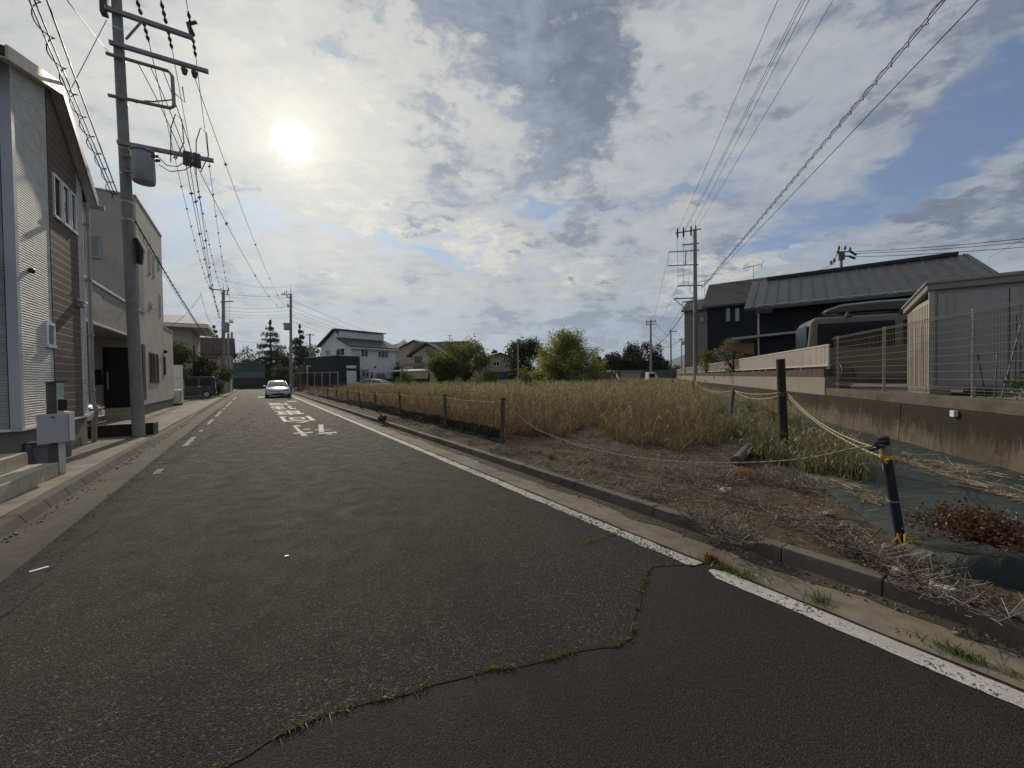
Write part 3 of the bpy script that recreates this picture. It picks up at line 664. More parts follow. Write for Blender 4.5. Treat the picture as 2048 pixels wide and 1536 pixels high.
# porch roof at the left end, low
b = MB(); b.prism([RD.p(-7.5, V0-.9, 3.34), RD.p(-3.62, V0-.9, 3.34), RD.p(-3.62, V0, 3.62), RD.p(-7.5, V0, 3.62)], np.array([0, 0, .09])); b.build('porch_roof', ROOF_DK, h1)
b = MB(); b.box(RD, -7.5, -3.60, V0-.98, V0-.90, 3.27, 3.44); b.build('porch_gutter', WHITE, h1)
# tiled steps
st = thing('entrance_steps', 'two beige tiled entrance steps at the corner of the white house', 'steps', RD.p(-3.2, 9, .09))
def tiled(name, u0, u1, v0, v1, z0, z1):
    b = MB(); b.box(RD, u0, u1, v0, v1, z0, z1-.018); o = b.build(name, M('tile_grout', (.10, .09, .075), .9), st)
    t_ = MB(); w_ = .30; v = v1
    while v > v0:
        a = max(v0, v-w_); t_.box(RD, u1-.002, u1+.012, a+.004, v-.004, z0+.004, z1-.022)
        u = u1+.012
        while u > u0: t_.box(RD, max(u0, u-.3)+.004, u-.003, a+.004, v-.004, z1-.020, z1); u -= .303
        v -= w_
    u = u1+.012
    while u > u0: t_.box(RD, max(u0, u-.3)+.004, u-.003, v1-.002, v1+.012, z0+.004, z1-.022); u -= .303
    t_.build('tiles', TILE, o)
qv = RD.ab(at_z(115, 950, .09)); tiled('step', -5.5, qv[0], 4.5, qv[1], .085, .285)
q2 = RD.ab(at_z(57, 930, .285)); tiled('step', -5.5, min(q2[0], qv[0]-.3), 4.5, q2[1], .285, .475)
# mailbox post
pm = RD.ab(at_z(118, 948, .09)); pu, pv = pm[0], pm[1]
mp = thing('mailbox_post', 'dark and white entrance post with a doorbell and flat cap before the white house', 'post', RD.p(pu, pv, .09))
ZT = onU(pu, 116, 765)[1]
PF = Fr(tuple(RD.p(pu, pv, 0)), math.radians(-62))
b = MB(); b.box(PF, -.095, -.001, 0, .055, .09, ZT); b.build('panel', M('taupe_post_panel', (.10, .088, .082), .7), mp, bevel=.004)
b = MB(); b.box(PF, .001, .075, -.012, .055, .09, ZT-.01); b.build('post', OFFW, mp, bevel=.004)
b = MB(); b.box(PF, -.11, .11, -.03, .075, ZT+.001, ZT+.018); b.build('cap', DARKM, mp)
b = MB(); b.box(PF, .006, .07, -.035, -.013, ZT-.19, ZT-.03); b.build('name_plate', M('pale_green_glass', (.40, .48, .44), .2), mp)
b = MB(); b.box(PF, .006, .095, -.07, -.013, ZT-.43, ZT-.26); b.build('doorbell', BLACK, mp, bevel=.008)
mb = thing('mailbox', 'white rectangular mailbox with an oval lock, mounted on the dark entrance post', 'mailbox', RD.p(pu, pv, .8))
za, zb = onU(pu, 100, 829)[1], onU(pu, 100, 889)[1]
b = MB(); b.box(PF, -.225, .095, -.10, -.072, zb, za); b.build('front_panel', M('mailbox_white', (.42, .42, .45), .5, 0, .05), mb, bevel=.006)
b = MB(); b.box(PF, -.20, .085, -.071, -.013, zb+.02, za-.02); b.build('box', OFFW, mb, bevel=.01)
b = MB(); b.box(PF, .10, .16, -.10, .30, zb+.01, za+.015); b.build('side_panel', WHITE, mb, bevel=.008)
b = MB(); b.ball(PF.p(-.07, -.102, za-.05), .028, .008, .016); b.build('lock', DARKM, mb, True)
# bins
def bin_(label, px, py, h, r, dom, mat_b, mat_l):
    P = at_z(px, py, .09 if dom != 2 else .285); t_ = thing('waste_bin', label, 'bin', P, 'small bins by the steps')
    b = MB(); b.tube([P, P+[0, 0, h*.72]], [r*.86, r], 20); b.build('body', mat_b, t_, True)
    b = MB(); zz = [0, .10, .19, .25, .28]; rr_ = [1.04, 1.02, .86, .55, .12]
    b.tube([P+[0, 0, h*(.722+a)] for a in zz], [r*q for q in rr_], 20); b.build('lid', mat_l, t_, True)
GB = M('grey_bin', (.16, .16, .165), .5); GL = M('dark_grey_lid', (.07, .07, .075), .4)
bin_('grey bin with a dark domed lid at the end of the tiled steps', 90, 929, .42, .135, 0, GB, GL)
bin_('grey domed bin half hidden behind the mailbox post', 125, 913, .42, .135, 0, GB, GL)
P = at_z(69, 929, .09); t_ = thing('waste_bin', 'slim square bin with a black front panel beside the tiled steps', 'bin', P, 'small bins by the steps')
bf = Fr(tuple(P), math.radians(-60)); b = MB(); b.box(bf, -.12, .07, -.1, .12, 0, .36); b.build('body', GB, t_, bevel=.02)
b = MB(); b.box(bf, .072, .115, -.1, .12, .0, .36); b.box(bf, -.12, .115, -.1, .12, .362, .39); b.build('lid', BLACK, t_, bevel=.012)
P = RD.p(-4.55, 9.6, .475); t_ = thing('flower_pot', 'dark potted plant on the upper tiled step at the left edge', 'potted plant', P)
b = MB(); b.tube([P, P+[0, 0, .28]], [.12, .16], 14); b.build('pot', BLACK, t_, True)

# brown steel retaining edge behind the pole
bt = thing('low_wall', 'low dark brown metal edging wall behind the nearest utility pole', 'low wall', RD.p(-2.9, 14.7, .09))
BRN = M('brown_steel', (.030, .017, .014), .7, .2, .3, 6, .4, 40)
v_, z_ = 13.95, onV(14.0, 300, 851)[1]
ua, ub = onV(14.0, 192, 870)[0], onV(14.0, 308, 870)[0]
b = MB(); b.box(RD, ua-.6, ub, 13.98, 14.06, -.02, .40); b.build('plate', BRN, bt); b = MB(); b.box(RD, ub-.04, ub, 14.062, 14.6, -.02, .38); b.build('return_plate', BRN, bt)

# ================================================================== SECOND HOUSE WITH CARPORT
U2 = -3.8; FU2 = face_u(U2)
VA = 21.35; VB = onU(U2, 326, 600)[0]; VC = onU(U2, 346, 700)[0]
ztop = onU(U2, 305, 447)[1]
h2 = thing('beige_house', 'flat roofed pinkish beige house with slit windows and a timber balcony over its carport', 'house', RD.p(U2, VA, .09))
b = MB(); b.box(RD, -11.5, U2, VA, VB, .55, ztop); b.build('wall', STUCCO, h2)
zlow = onU(U2, 346, 666)[1]
b = MB(); b.box(RD, -9, U2, VB+.002, VC, .55, zlow); b.build('annex_wall', STUCCO, h2)
b = MB(); b.box(RD, -11.4, U2-.04, VA+.03, VC-.02, 0, .549); b.build('footing', FOUND, h2)
b = MB(); b.box(RD, -11.54, U2+.03, VA-.03, VB+.03, ztop+.002, ztop+.07); b.box(RD, -9, U2+.03, VB+.032, VC+.03, zlow+.002, zlow+.06); b.build('parapet_cap', GREYM, h2)
b = MB(); b.box(RD, -9, U2+.02, VA-.02, VC+.01, .50, .548); b.build('sill_flashing', DARKM, h2)
# near upper face window
a0, zt = onV(VA, 181, 470); a1, zb = onV(VA, 203, 518)
NF = Fr(tuple(RD.p(0, VA)), PSI)
window_on(h2, NF, 0, a0-.6, a1, zb, zt, .1, GREYM, GLASS_PALE, 1, .06, out=.03)
for x0, x1, y0, y1 in ((297.5, 300.5, 498, 545), (306, 308.5, 510, 552), (316.5, 318.5, 512, 538), (318.5, 321, 588, 630)):
    a0, zt = onU(U2, x0, y0); a1, _ = onU(U2, x1, y0); _, zb = onU(U2, (x0+x1)/2, y1)
    window_on(h2, FU2, 0, a0, max(a1, a0+.2), zb, zt, .1, WHITE, GLASS, 1, .045, out=.03)
for x0, x1, y0, y1 in ((298, 302.5, 704, 766), (304, 308.5, 706, 766), (311.5, 315.5, 708, 766), (326, 330, 712, 750)):
    a0, zt = onU(U2, x0, y0); a1, _ = onU(U2, x1, y0); _, zb = onU(U2, (x0+x1)/2, y1)
    window_on(h2, FU2, 0, a0, max(a1, a0+.28), zb, zt, .1, M('brown_frame', (.09, .075, .065), .5), GLASS, 1, .05, out=.03)
a0, zt = onU(U2, 300, 602); a1, zb = onU(U2, 304.5, 616)
window_on(h2, FU2, 0, a0, a1, zb, zt, .1, WHITE, GLASS, 1, .05, out=.04)
a0, zt = onU(U2, 283, 688); a1, _ = onU(U2, 288.5, 688); zb = .75
b = MB(); b.box(FU2, a0, a1, -.03, .02, zb, zt); b.build('door_frame', BLACK, h2)
q = onU(U2, 328, 703); b = MB(); b.ball(FU2.p(q[0], -.05, q[1]), .1, .08, .1); b.build('wall_lamp', DARKM, h2, True)
# tall recess at the near corner: its shade painted as a dimmer panel
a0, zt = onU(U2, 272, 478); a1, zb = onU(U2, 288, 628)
b = MB(); b.box(FU2, VA+.06, a1, -.02, .02, zb, zt); b.build('recess_shade_panel', M('shade_beige_panel', (.24, .20, .175), .9), h2)
# balcony and carport
va, zt = onU(U2, 184, 566); _, zb = onU(U2, 184.5, 643)
b = MB(); vstart = 13.6
v = vstart
while v < VA-.02:
    b.box(RD, U2-.03, U2+.012*((int(v*20)) % 2), v, min(v+.098, VA-.02), zb, zt); v += .10
o = b.build('balcony_board', WOODF, h2)
b = MB(); b.box(RD, U2-.06, U2+.05, vstart, VA-.02, zt+.002, zt+.07); b.box(RD, U2-.05, U2+.04, vstart, VA-.02, zb-.06, zb-.002); b.build('balcony_rail', WHITE, h2)
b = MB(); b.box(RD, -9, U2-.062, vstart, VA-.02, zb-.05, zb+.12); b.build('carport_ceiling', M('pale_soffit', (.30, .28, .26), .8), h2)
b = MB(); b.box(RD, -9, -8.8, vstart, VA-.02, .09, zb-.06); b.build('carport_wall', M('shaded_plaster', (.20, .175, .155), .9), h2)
ad0 = onV(VA, 208, 760)[0]; ad1 = onV(VA, 262, 760)[0]; zd = onV(VA, 230, 695)[1]
b = MB(); b.box(RD, ad0, ad1, VA-.05, VA-.005, .5, zd); d_ = b.build('door', M('black_brown_door', (.010, .009, .009), .5), h2)
b = MB(); b.box(RD, ad0+.1, ad0+.14, VA-.10, VA-.052, 1.2, 1.9); b.build('handle', GREYM, d_)
b = MB(); b.box(RD, ad0-.7, U2+.0, VA-1.2, VA-.052, .09, .30); b.box(RD, ad0-.4, U2-.02, VA-.75, VA-.053, .302, .48); b.build('door_step', TILE, h2)
for px, py in ((193, 747), (195, 762)):
    a_, z_ = onV(VA, px, py); b = MB(); b.box(RD, a_-.15, a_+.15, VA-.06, VA-.004, z_-.15, z_+.15); b.build('meter_box', DARKM, h2)

# tall white tank and outdoor unit
qa = RD.ab(at_z(352, 808, .09)); FT = Fr(tuple(RD.p(qa[0], qa[1])), PSI)
zt = onV(qa[1], 350, 730)[1]
tk = thing('water_heater_tank', 'tall white hot water tank at the far end of the beige house', 'water heater', RD.p(qa[0], qa[1], .09))
b = MB(); b.box(FT, -.45, .28, 0, .75, .14, zt*.66); b.build('lower_body', OFFW, tk, bevel=.015); b = MB(); b.box(FT, -.45, .28, 0, .75, zt*.66+.012, zt); b.build('upper_body', OFFW, tk, bevel=.015)
b = MB(); b.box(FT, -.40, .24, .05, .7, .085, .139); b.build('base', DARKM, tk)
qa = RD.ab(at_z(346, 811, .10)); FT = Fr(tuple(RD.p(qa[0], qa[1])), PSI)
ac = thing('air_conditioner', 'white air conditioner outdoor unit in front of the tall water tank', 'air conditioner', RD.p(qa[0], qa[1], .09))
b = MB(); b.box(FT, -.30, .30, 0, .8, .19, 1.0); b.build('casing', OFFW, ac, bevel=.02)
b = MB()
for k in range(12): b.box(FT, .302, .312, .06+k*.055, .085+k*.055, .26, .94)
b.build('grille', GREYM, ac); b = MB(); b.box(FT, -.34, .36, .05, .15, .09, .188); b.box(FT, -.34, .36, .65, .75, .09, .188); b.build('foot', DARKM, ac)

# ================================================================== HOUSES FARTHER ALONG THE LEFT
def gable(name, label, fr, a0, a1, b0, b1, z0, ze, zr_, ridge, mats, ov_=.5, th=.16, eave_drop=True, cat='house'):
    """walls a0..a1, b0..b1; ridge along 'a' or 'b'"""
    t_ = thing(name, label, cat, fr.p((a0+a1)/2, (b0+b1)/2, z0)); wm, rm_ = mats
    b = MB()
    if ridge == 'b':
        am = (a0+a1)/2; poly = [fr.p(a0, b0, z0), fr.p(a1, b0, z0), fr.p(a1, b0, ze), fr.p(am, b0, zr_), fr.p(a0, b0, ze)]; b.prism(poly, fr.d*(b1-b0))
    else:
        bm_ = (b0+b1)/2; poly = [fr.p(a0, b0, z0), fr.p(a0, b1, z0), fr.p(a0, b1, ze), fr.p(a0, bm_, zr_), fr.p(a0, b0, ze)]; b.prism(poly, fr.r*(a1-a0))
    b.build('wall', wm, t_)
    for s in (0, 1):
        b = MB()
        if ridge == 'b':
            am = (a0+a1)/2; k = (zr_-ze)/(am-a0); ae = a0-ov_ if s == 0 else a1+ov_; zz = ze-k*ov_
            pts = [fr.p(ae, b0-ov_, zz+.01), fr.p(am+(.001 if s else -.001), b0-ov_, zr_+.01), fr.p(am+(.001 if s else -.001), b1+ov_, zr_+.01), fr.p(ae, b1+ov_, zz+.01)]
        else:
            bm_ = (b0+b1)/2; k = (zr_-ze)/(bm_-b0); be = b0-ov_ if s == 0 else b1+ov_; zz = ze-k*ov_
            pts = [fr.p(a0-ov_, be, zz+.01), fr.p(a0-ov_, bm_+(.001 if s else -.001), zr_+.01), fr.p(a1+ov_, bm_+(.001 if s else -.001), zr_+.01), fr.p(a1+ov_, be, zz+.01)]
        b.prism(pts, np.array([0, 0, th])); b.build('roof', rm_, t_)
    return t_
# cream house with a wide flat eave
U3 = -4.6
v3a = onU(U3, 384, 700)[0]; v3b = v3a+6.5; z3 = onU(U3, 384, 655)[1]
h3 = thing('cream_house', 'cream house with a wide pale overhanging roof beyond the black car', 'house', RD.p(U3, v3a, .09))
b = MB(); b.box(RD, -13, U3, v3a, v3b, .09, z3); b.build('wall', STUCCO2, h3)
b = MB(); b.hexa([RD.p(-14, v3a-1.0, z3-.12), RD.p(U3+1.3, v3a-1.0, z3-.12), RD.p(U3+1.3, v3b+1, z3-.12), RD.p(-14, v3b+1, z3-.12)], [RD.p(-14, v3a-1.0, z3+.12), RD.p(U3+1.3, v3a-1.0, z3+.12), RD.p(U3+1.3, v3b+1, z3+.12), RD.p(-14, v3b+1, z3+.12)])
b.build('eave', WHITE, h3)
b = MB(); b.prism([RD.p(-14, v3a-1.0, z3+.122), RD.p(U3+1.3, v3a-1.0, z3+.122), RD.p(U3-.5, v3a+2.6, z3+1.25), RD.p(-14, v3a+2.6, z3+1.25)], np.array([0, 0, .08])); b.prism([RD.p(-14, v3b+1.0, z3+.122), RD.p(U3+1.3, v3b+1.0, z3+.122), RD.p(U3-.5, v3a+2.61, z3+1.25), RD.p(-14, v3a+2.61, z3+1.25)], np.array([0, 0, .08]))
b.prism([RD.p(U3+1.3, v3a-1.0, z3+.123), RD.p(U3+1.3, v3b+1.0, z3+.123), RD.p(U3-.5, v3a+2.605, z3+1.251)], np.array([0, 0, .08])); b.build('roof', M('pale_roof', (.40, .38, .34), .7, 0, .15, 3), h3)
F3 = face_u(U3)
for x0, x1, y0, y1 in ((386, 388.5, 690, 725), (388.5, 390.5, 732, 752)):
    a0, zt = onU(U3, x0, y0); a1, _ = onU(U3, x1, y0); _, zb = onU(U3, x0, y1); window_on(h3, F3, 0, a0, max(a1, a0+.5), zb, zt, .1, DARKM, GLASS, 1, .05, out=.03)
b = MB(); zb = 2.7; b.prism([RD.p(U3+.002, v3a+3.2, zb+.7), RD.p(U3+2.2, v3a+3.2, zb), RD.p(U3+2.2, v3b+2, zb), RD.p(U3+.002, v3b+2, zb+.7)], np.array([0, 0, .1])); b.build('porch_roof', ROOF_GR, h3)
# brown roofed house
pc = D(450, 700, 44); zz = [D(450, y, 44)[2] for y in (679, 703)]
F4 = Fr((D(392, 770, 44)[0], 44, 0), PSI); wid = (D(449, 770, 44)[0]-D(392, 770, 44)[0])/math.cos(PSI)*.98
h4 = gable('brown_roofed_house', 'greyish house with a dark brown tiled roof behind the leftmost street trees', F4, 0, wid*.82, 2, 8, 0, zz[1], zz[0]+.6, 'a', (STUCCO, ROOF_BR), .4)

# dark wall and corrugated shed that close the street
ew = thing('boundary_wall', 'long dark wall closing the far end of the street', 'wall', RD.p(0, 83, 0))
b = MB(); b.box(RD, -14, 8, 83, 83.3, 0, onV(83, 500, 756)[1]); b.build('panel', M('dark_panel', (.035, .040, .040), .8, 0, .2, 2), ew)
zt, zm = onV(86, 490, 727)[1], onV(86, 490, 744)[1]
gs = thing('corrugated_shed', 'green over grey corrugated metal shed at the end of the street', 'shed', RD.p(-2, 87, 0)); ua, ub = onV(86, 460, 740)[0], onV(86, 530, 740)[0]
def corr(name, z0, z1, mat):
    b = MB(); a = ua
    while a < ub: b.box(RD, a, min(a+.22, ub), 86-.04*(int(round((a-ua)/.22)) % 2), 87, z0, z1); a += .22
    b.build(name, mat, gs)
corr('upper_wall', zm+.02, zt, M('green_corrugated', (.055, .115, .095), .6, .2, .15, 1)); corr('lower_wall', 0, zm, M('grey_corrugated', (.14, .145, .135), .6, .2, .15, 1))
b = MB(); b.box(RD, ua-.3, ub+.3, 85.9, 91, zt+.002, zt+.12); b.build('roof', ROOF_DK, gs)

# ================================================================== HOUSES ACROSS THE FIELD
AZ = math.radians(36)
# white house: frame at its near corner, a to the right of az 36, b along az 36; visible faces: a = 0 ... wait-free local axes below
def frame_px(px, Y, az): p = D(px, 760, Y); return Fr((p[0], p[1], 0), az)
N = frame_px(703, 48, AZ)
def hN(px, py, Y): return D(px, py, Y)[2]
L1 = 6.6; W1 = 7.0
zE = hN(703, 692, 48)
wh = thing('white_house', 'two storey white house with two staggered sloping roofs across the field', 'house', N.p(0, 0, 0))
b = MB()
zA = zE+2.15; zB = zE+.95; zb_ = zE+.35
poly = [N.p(0, 0, 0), N.p(0, 0, zE), N.p(-2.6, 0, zB+.1), N.p(-2.6, 0, zB+.2), N.p(-3.4, 0, zA), N.p(-W1, 0, zb_), N.p(-W1, 0, 0)]
b.prism(poly, N.d*L1); b.build('wall', SID_W2, wh)
b = MB(); b.prism([N.p(.45, -.35, zE-.16), N.p(.45, L1+.4, zE-.16), N.p(-2.75, L1+.4, zB+.16), N.p(-2.75, -.35, zB+.16)], np.array([0, 0, .15])); b.build('roof', ROOF_GR if False else ROOF_DK, wh)
b = MB(); b.prism([N.p(-2.3, -.4, zA+.02), N.p(-2.3, L1+.3, zA+.02), N.p(-3.4, L1+.3, zA+.10), N.p(-3.4, -.4, zA+.10)], np.array([0, 0, .14])); b.prism([N.p(-3.401, -.4, zA+.10), N.p(-3.401, L1+.3, zA+.10), N.p(-W1-.5, L1+.3, zb_-.1), N.p(-W1-.5, -.4, zb_-.1)], np.array([0, 0, .14])); b.build('upper_roof', ROOF_DK, wh)
b = MB(); b.box(N, -2.62, -2.55, -.02, L1+.02, zB+.3, zA-.02); b.build('clerestory_wall', SID_W2, wh)
b = MB(); b.box(N, .40, .52, -.36, L1+.42, zE-.30, zE-.17); b.build('roof_gutter', WHITE, wh)
FA = Fr(tuple(N.p(0, 0)), AZ-math.pi/2)                # face a = 0 looking right: a along az 36, outside towards -b
for x0, x1, y0, y1, n in ((722, 737, 698, 714, 2), (756, 777, 701, 716, 3), (723, 738, 738, 755, 2)):
    def aOn(px): q = on_plane(px, 740, N.p(0, 0), N.r); return float((q-N.o)@N.d)
    a0, a1 = aOn(x0), aOn(x1); Ym = D(x0, 700, 48)[1]; q = on_plane(x0, y0, N.p(0, 0), N.r); q2 = on_plane(x0, y1, N.p(0, 0), N.r)
    window_on(wh, FA, 0, a0, a1, q2[2], q[2], .1, WHITE, GLASS, n, .08, out=.04)
FB = Fr(tuple(N.p(0, 0)), AZ)                          # gable face b = 0 looking back
for x0, x1, y0, y1, n in ((651, 661, 700, 711, 3), (672, 690, 697, 711, 2)):
    q0 = on_plane(x0, y0, N.p(0, 0), N.d); q1 = on_plane(x1, y1, N.p(0, 0), N.d)
    window_on(wh, FB, 0, float((q0-N.o)@N.r), float((q1-N.o)@N.r), q1[2], q0[2], .1, WHITE, GLASS, n, .08, out=.04)
q = on_plane(750, 734, N.p(0, 0), N.r); b = MB(); b.ball(q+N.r*.05, .13, .13, .13); b.build('vent', DARKM, wh)
q = on_plane(760, 750, N.p(0, 0), N.r); aq = float((q-N.o)@N.d); b = MB(); b.box(FA, aq-.5, aq+.5, -.35, -.03, 0, 2.2); b.build('meter_cupboard', M('grey_cupboard', (.22, .23, .24), .6), wh)
# dark annex with a white door
NA = frame_px(672, 44.5, AZ); zA_ = D(672, 711.5, 44.5)[2]
def aOnA(px): q = on_plane(px, 740, NA.p(0, 0), NA.r); return float((q-NA.o)@NA.d)
an = thing('dark_annex', 'charcoal flat roofed annex with a white door in front of the white house', 'building', NA.p(0, 0, 0))
b = MB(); b.box(NA, -7, 0, 0, aOnA(720), 0, zA_); b.build('wall', SID_DARK, an)
b = MB(); b.box(NA, -7.05, .05, -.05, aOnA(720)+.05, zA_+.002, zA_+.07); b.build('coping', GREYM, an)
FAA = Fr(tuple(NA.p(0, 0)), AZ-math.pi/2); zd = on_plane(700, 731, NA.p(0, 0), NA.r)[2]; zl = on_plane(700, 739, NA.p(0, 0), NA.r)[2]; d0, d1 = aOnA(693), aOnA(712)
b = MB(); b.box(FAA, d0, d1, -.05, .02, 0, zl-.15); b.box(FAA, d0, d1, -.05, .02, zl+.15, zd); d_ = b.build('door', WHITE, an); b = MB(); b.box(FAA, d0, d1, -.03, .02, zl-.148, zl+.148); b.build('pane', GLASS, d_)
# carport beside it
q0, q1 = D(738, 745, 46), D(795, 745, 52)
cp = thing('carport', 'low grey carport roof on posts against the white house', 'carport', (q0[0], q0[1], 0))
CPF = Fr((q0[0], q0[1], 0), math.radians(45))
Lc = 8.5; b = MB(); b.prism([CPF.p(.3, 0, 2.2), CPF.p(.3, Lc, 2.45), CPF.p(-2.5, Lc, 2.65), CPF.p(-2.5, 0, 2.35)], np.array([0, 0, .10])); b.build('roof', GREYM, cp)
for a_, bb in ((.1, .3), (.1, 5.4), (-2.3, 5.4), (.1, 8.2)): b = MB(); b.box(CPF, a_-.06, a_+.06, bb-.06, bb+.06, 0, 2.2); b.build('post', DARKM, cp)
p0 = D(741, 760, 44); fz = Fr((p0[0], p0[1], 0), math.radians(70)); bw = thing('board_fence', 'dark board fence in front of the carport', 'fence', p0*[1, 1, 0])
b = MB(); b.box(fz, -.05, .05, 0, 6.5, 0, D(741, 757, 44)[2]-.1)
for k in range(5): b.box(fz, -.08, .08, k*1.6, k*1.6+.08, 0, 1.75)
b.build('panel', SID_DARK, bw)
# beige gable behind, half timbered house, small cream house
q = frame_px(778, 70, math.radians(20)); zr_ = D(838, 684, 70)[2]; zl_ = D(790, 698, 70)[2]
gable('beige_house', 'plain beige house with a brown gable roof, left of the half timbered dark roofed house', q, .2, 11.0, 0, 7, 0, zl_-.9, zr_, 'b', (SID_BEIGE, ROOF_BR), .5)
q = frame_px(825, 60, math.radians(12)); zz = lambda y: D(850, y, 60)[2]
h5 = gable('dark_roofed_house', 'half timbered beige house with a dark tiled gable roof behind two round trees', q, 0, 7.4, 0, 6, 0, zz(710), zz(683.5), 'a', (SID_BEIGE, ROOF_SH), .6)
b = MB(); b.prism([q.p(.6, -1.4, zz(712)), q.p(5.8, -1.4, zz(712)), q.p(3.2, -1.4, zz(692))], q.d*2.6); b.prism([q.p(.8, -1.4, 0), q.p(5.6, -1.4, 0), q.p(5.6, -1.4, zz(712.1)), q.p(.8, -1.4, zz(712.1))], q.d*1.35); b.build('front_gable', SID_BEIGE, h5)
for s in (0, 1):
    b = MB(); e = (.1, 6.3)[s]; b.prism([q.p(e, -1.9, zz(714)), q.p(3.2+(.002 if s else -.002), -1.9, zz(690.5)), q.p(3.2+(.002 if s else -.002), 1.5, zz(690.5)), q.p(e, 1.5, zz(714))], np.array([0, 0, .2])); b.build('gable_roof', ROOF_SH, h5)
b = MB(); b.box(q, 2.6, 3.8, -1.46, -1.405, zz(705), zz(704)); b.box(q, 3.15, 3.25, -1.46, -1.405, zz(712), zz(695)); b.build('timber_trim', M('dark_timber', (.05, .035, .03), .8), h5)
window_on(h5, q, -1.405, 1.1, 2.3, zz(726), zz(714), .1, M('brown_frame', (.09, .075, .065), .5), GLASS, 2, .12, out=.05)
window_on(h5, q, -1.405, 3.6, 4.7, zz(726), zz(714), .1, M('brown_frame', (.09, .075, .065), .5), GLASS, 2, .12, out=.05)
b = MB(); b.box(q, -.5, 2.6, -2.2, -1.408, zz(733), zz(727)); b.build('balcony', M('grey_balcony', (.20, .19, .19), .7), h5)
b = MB(); b.tube([q.p(5, 3, zz(684)), q.p(5, 3, zz(668))], .05, 5); b.tube([q.p(4.6, 3, zz(669.5)), q.p(5.4, 3, zz(669.5))], .04, 5); b.build('antenna', GREYM, h5)
q = frame_px(962, 66, math.radians(-22)); zz = lambda y: D(1000, y, 66)[2]
h6 = gable('small_cream_house', 'small cream house with a shallow gable roof left of the dark tree', q, 0.4, 6.3, 0, 7, 0, zz(716), zz(706), 'b', (STUCCO2, ROOF_GR), .5)
window_on(h6, q, 0, 2.2, 3.4, zz(732), zz(722), .1, WHITE, GLASS, 2, .1, out=.05)
b = MB(); b.box(q, -.5, 6.8, -2.5, -.01, zz(745), zz(743)); b.build('porch_roof', GREYM, h6)
# blue site hoardings, hut, grey wall at the back of the field
BLUE = M('blue_hoarding', (.035, .075, .17), .6, .1, .15, 1)
for x0, x1, lab in ((998, 1108, 'blue hoarding seen to the left of the big round bush'), (1192, 1236, 'blue hoarding panel seen to the right of the big round bush')):
    p0, p1 = D(x0, 760, 62), D(x1, 760, 62); f = Fr((p0[0], 62, 0), 0); t_ = thing('site_hoarding', lab, 'hoarding', (p0[0], 62, 0), 'blue hoardings behind the field')
    b = MB(); a = 0
    while a < p1[0]-p0[0]: b.box(f, a, min(a+.9, p1[0]-p0[0]), -.03*(int(round(a/.9)) % 2), .1, 0, D(1050, 747 if x0 < 1100 else 746, 62)[2]); a += .9
    b.build('panel', BLUE, t_)
p0, p1 = D(1243, 760, 58), D(1281, 760, 58); f = Fr((p0[0], 58, 0), 0); zt = D(1260, 742, 58)[2]
t_ = thing('site_hut', 'cream site hut with a flat roof behind the right end of the field', 'hut', (p0[0], 58, 0))
b = MB(); b.box(f, 0, p1[0]-p0[0], 0, 3, 0, zt); b.build('wall', STUCCO2, t_); b = MB(); b.box(f, -1.6, p1[0]-p0[0]+.2, -.3, 3.2, zt+.002, zt+.1); b.build('roof', GREYM, t_)
p0, p1 = D(1283, 760, 60), D(1342, 760, 60); f = Fr((p0[0], 60, 0), 0)
t_ = thing('grey_wall', 'grey panel wall behind the field beside the far utility pole', 'wall', (p0[0], 60, 0)); b = MB(); b.box(f, 0, p1[0]-p0[0]+3, 0, .2, 0, D(1310, 740.5, 60)[2])
for k in range(6): b.box(f, k*1.0, k*1.0+.05, -.04, -.002, 0, D(1310, 740.5, 60)[2]+.02)
b.build('panel', M('blue_grey_panel', (.10, .11, .13), .7, 0, .15, 1), t_)
# mesh fence with rail left of the white house
p0, p1 = D(588, 760, 47), D(676, 760, 42); dv = p1-p0; az = math.atan2(dv[0], dv[1]); f = Fr((p0[0], p0[1], 0), az); Lf = float(np.linalg.norm(dv[:2])); zt = D(620, 745, 45)[2]
t_ = thing('metal_fence', 'grey metal frame fence in front of the dark annex', 'fence', (p0[0], p0[1], 0))
b = MB(); b.box(f, -.03, .03, 0, Lf, zt-.07, zt); b.box(f, -.03, .03, 0, Lf, .5, .56); b.build('rail', GALV, t_)
for k in range(7): b = MB(); b.box(f, -.04, .04, Lf*k/6-.04, Lf*k/6+.04, 0, zt+.001); b.build('post', GALV, t_)
b = MB()
for k in range(int(Lf/.12)): b.box(f, -.008, .008, k*.12, k*.12+.025, .1, zt-.08)
b.build('mesh', DARKM, t_)
p0 = D(614, 760, 48); f = Fr((p0[0], 48, 0), math.radians(100)); t_ = thing('garden_gate_frame', 'pale square garden frame behind the grey metal fence', 'frame', (p0[0], 48, 0)); zt = D(622, 731, 48)[2]
b = MB(); b.box(f, -.06, .06, 0, .14, 0, zt); b.box(f, -.06, .06, 1.2, 1.34, 0, zt); b.box(f, -.06, .06, .141, 1.199, zt-.15, zt); b.build('frame', OFFW, t_)

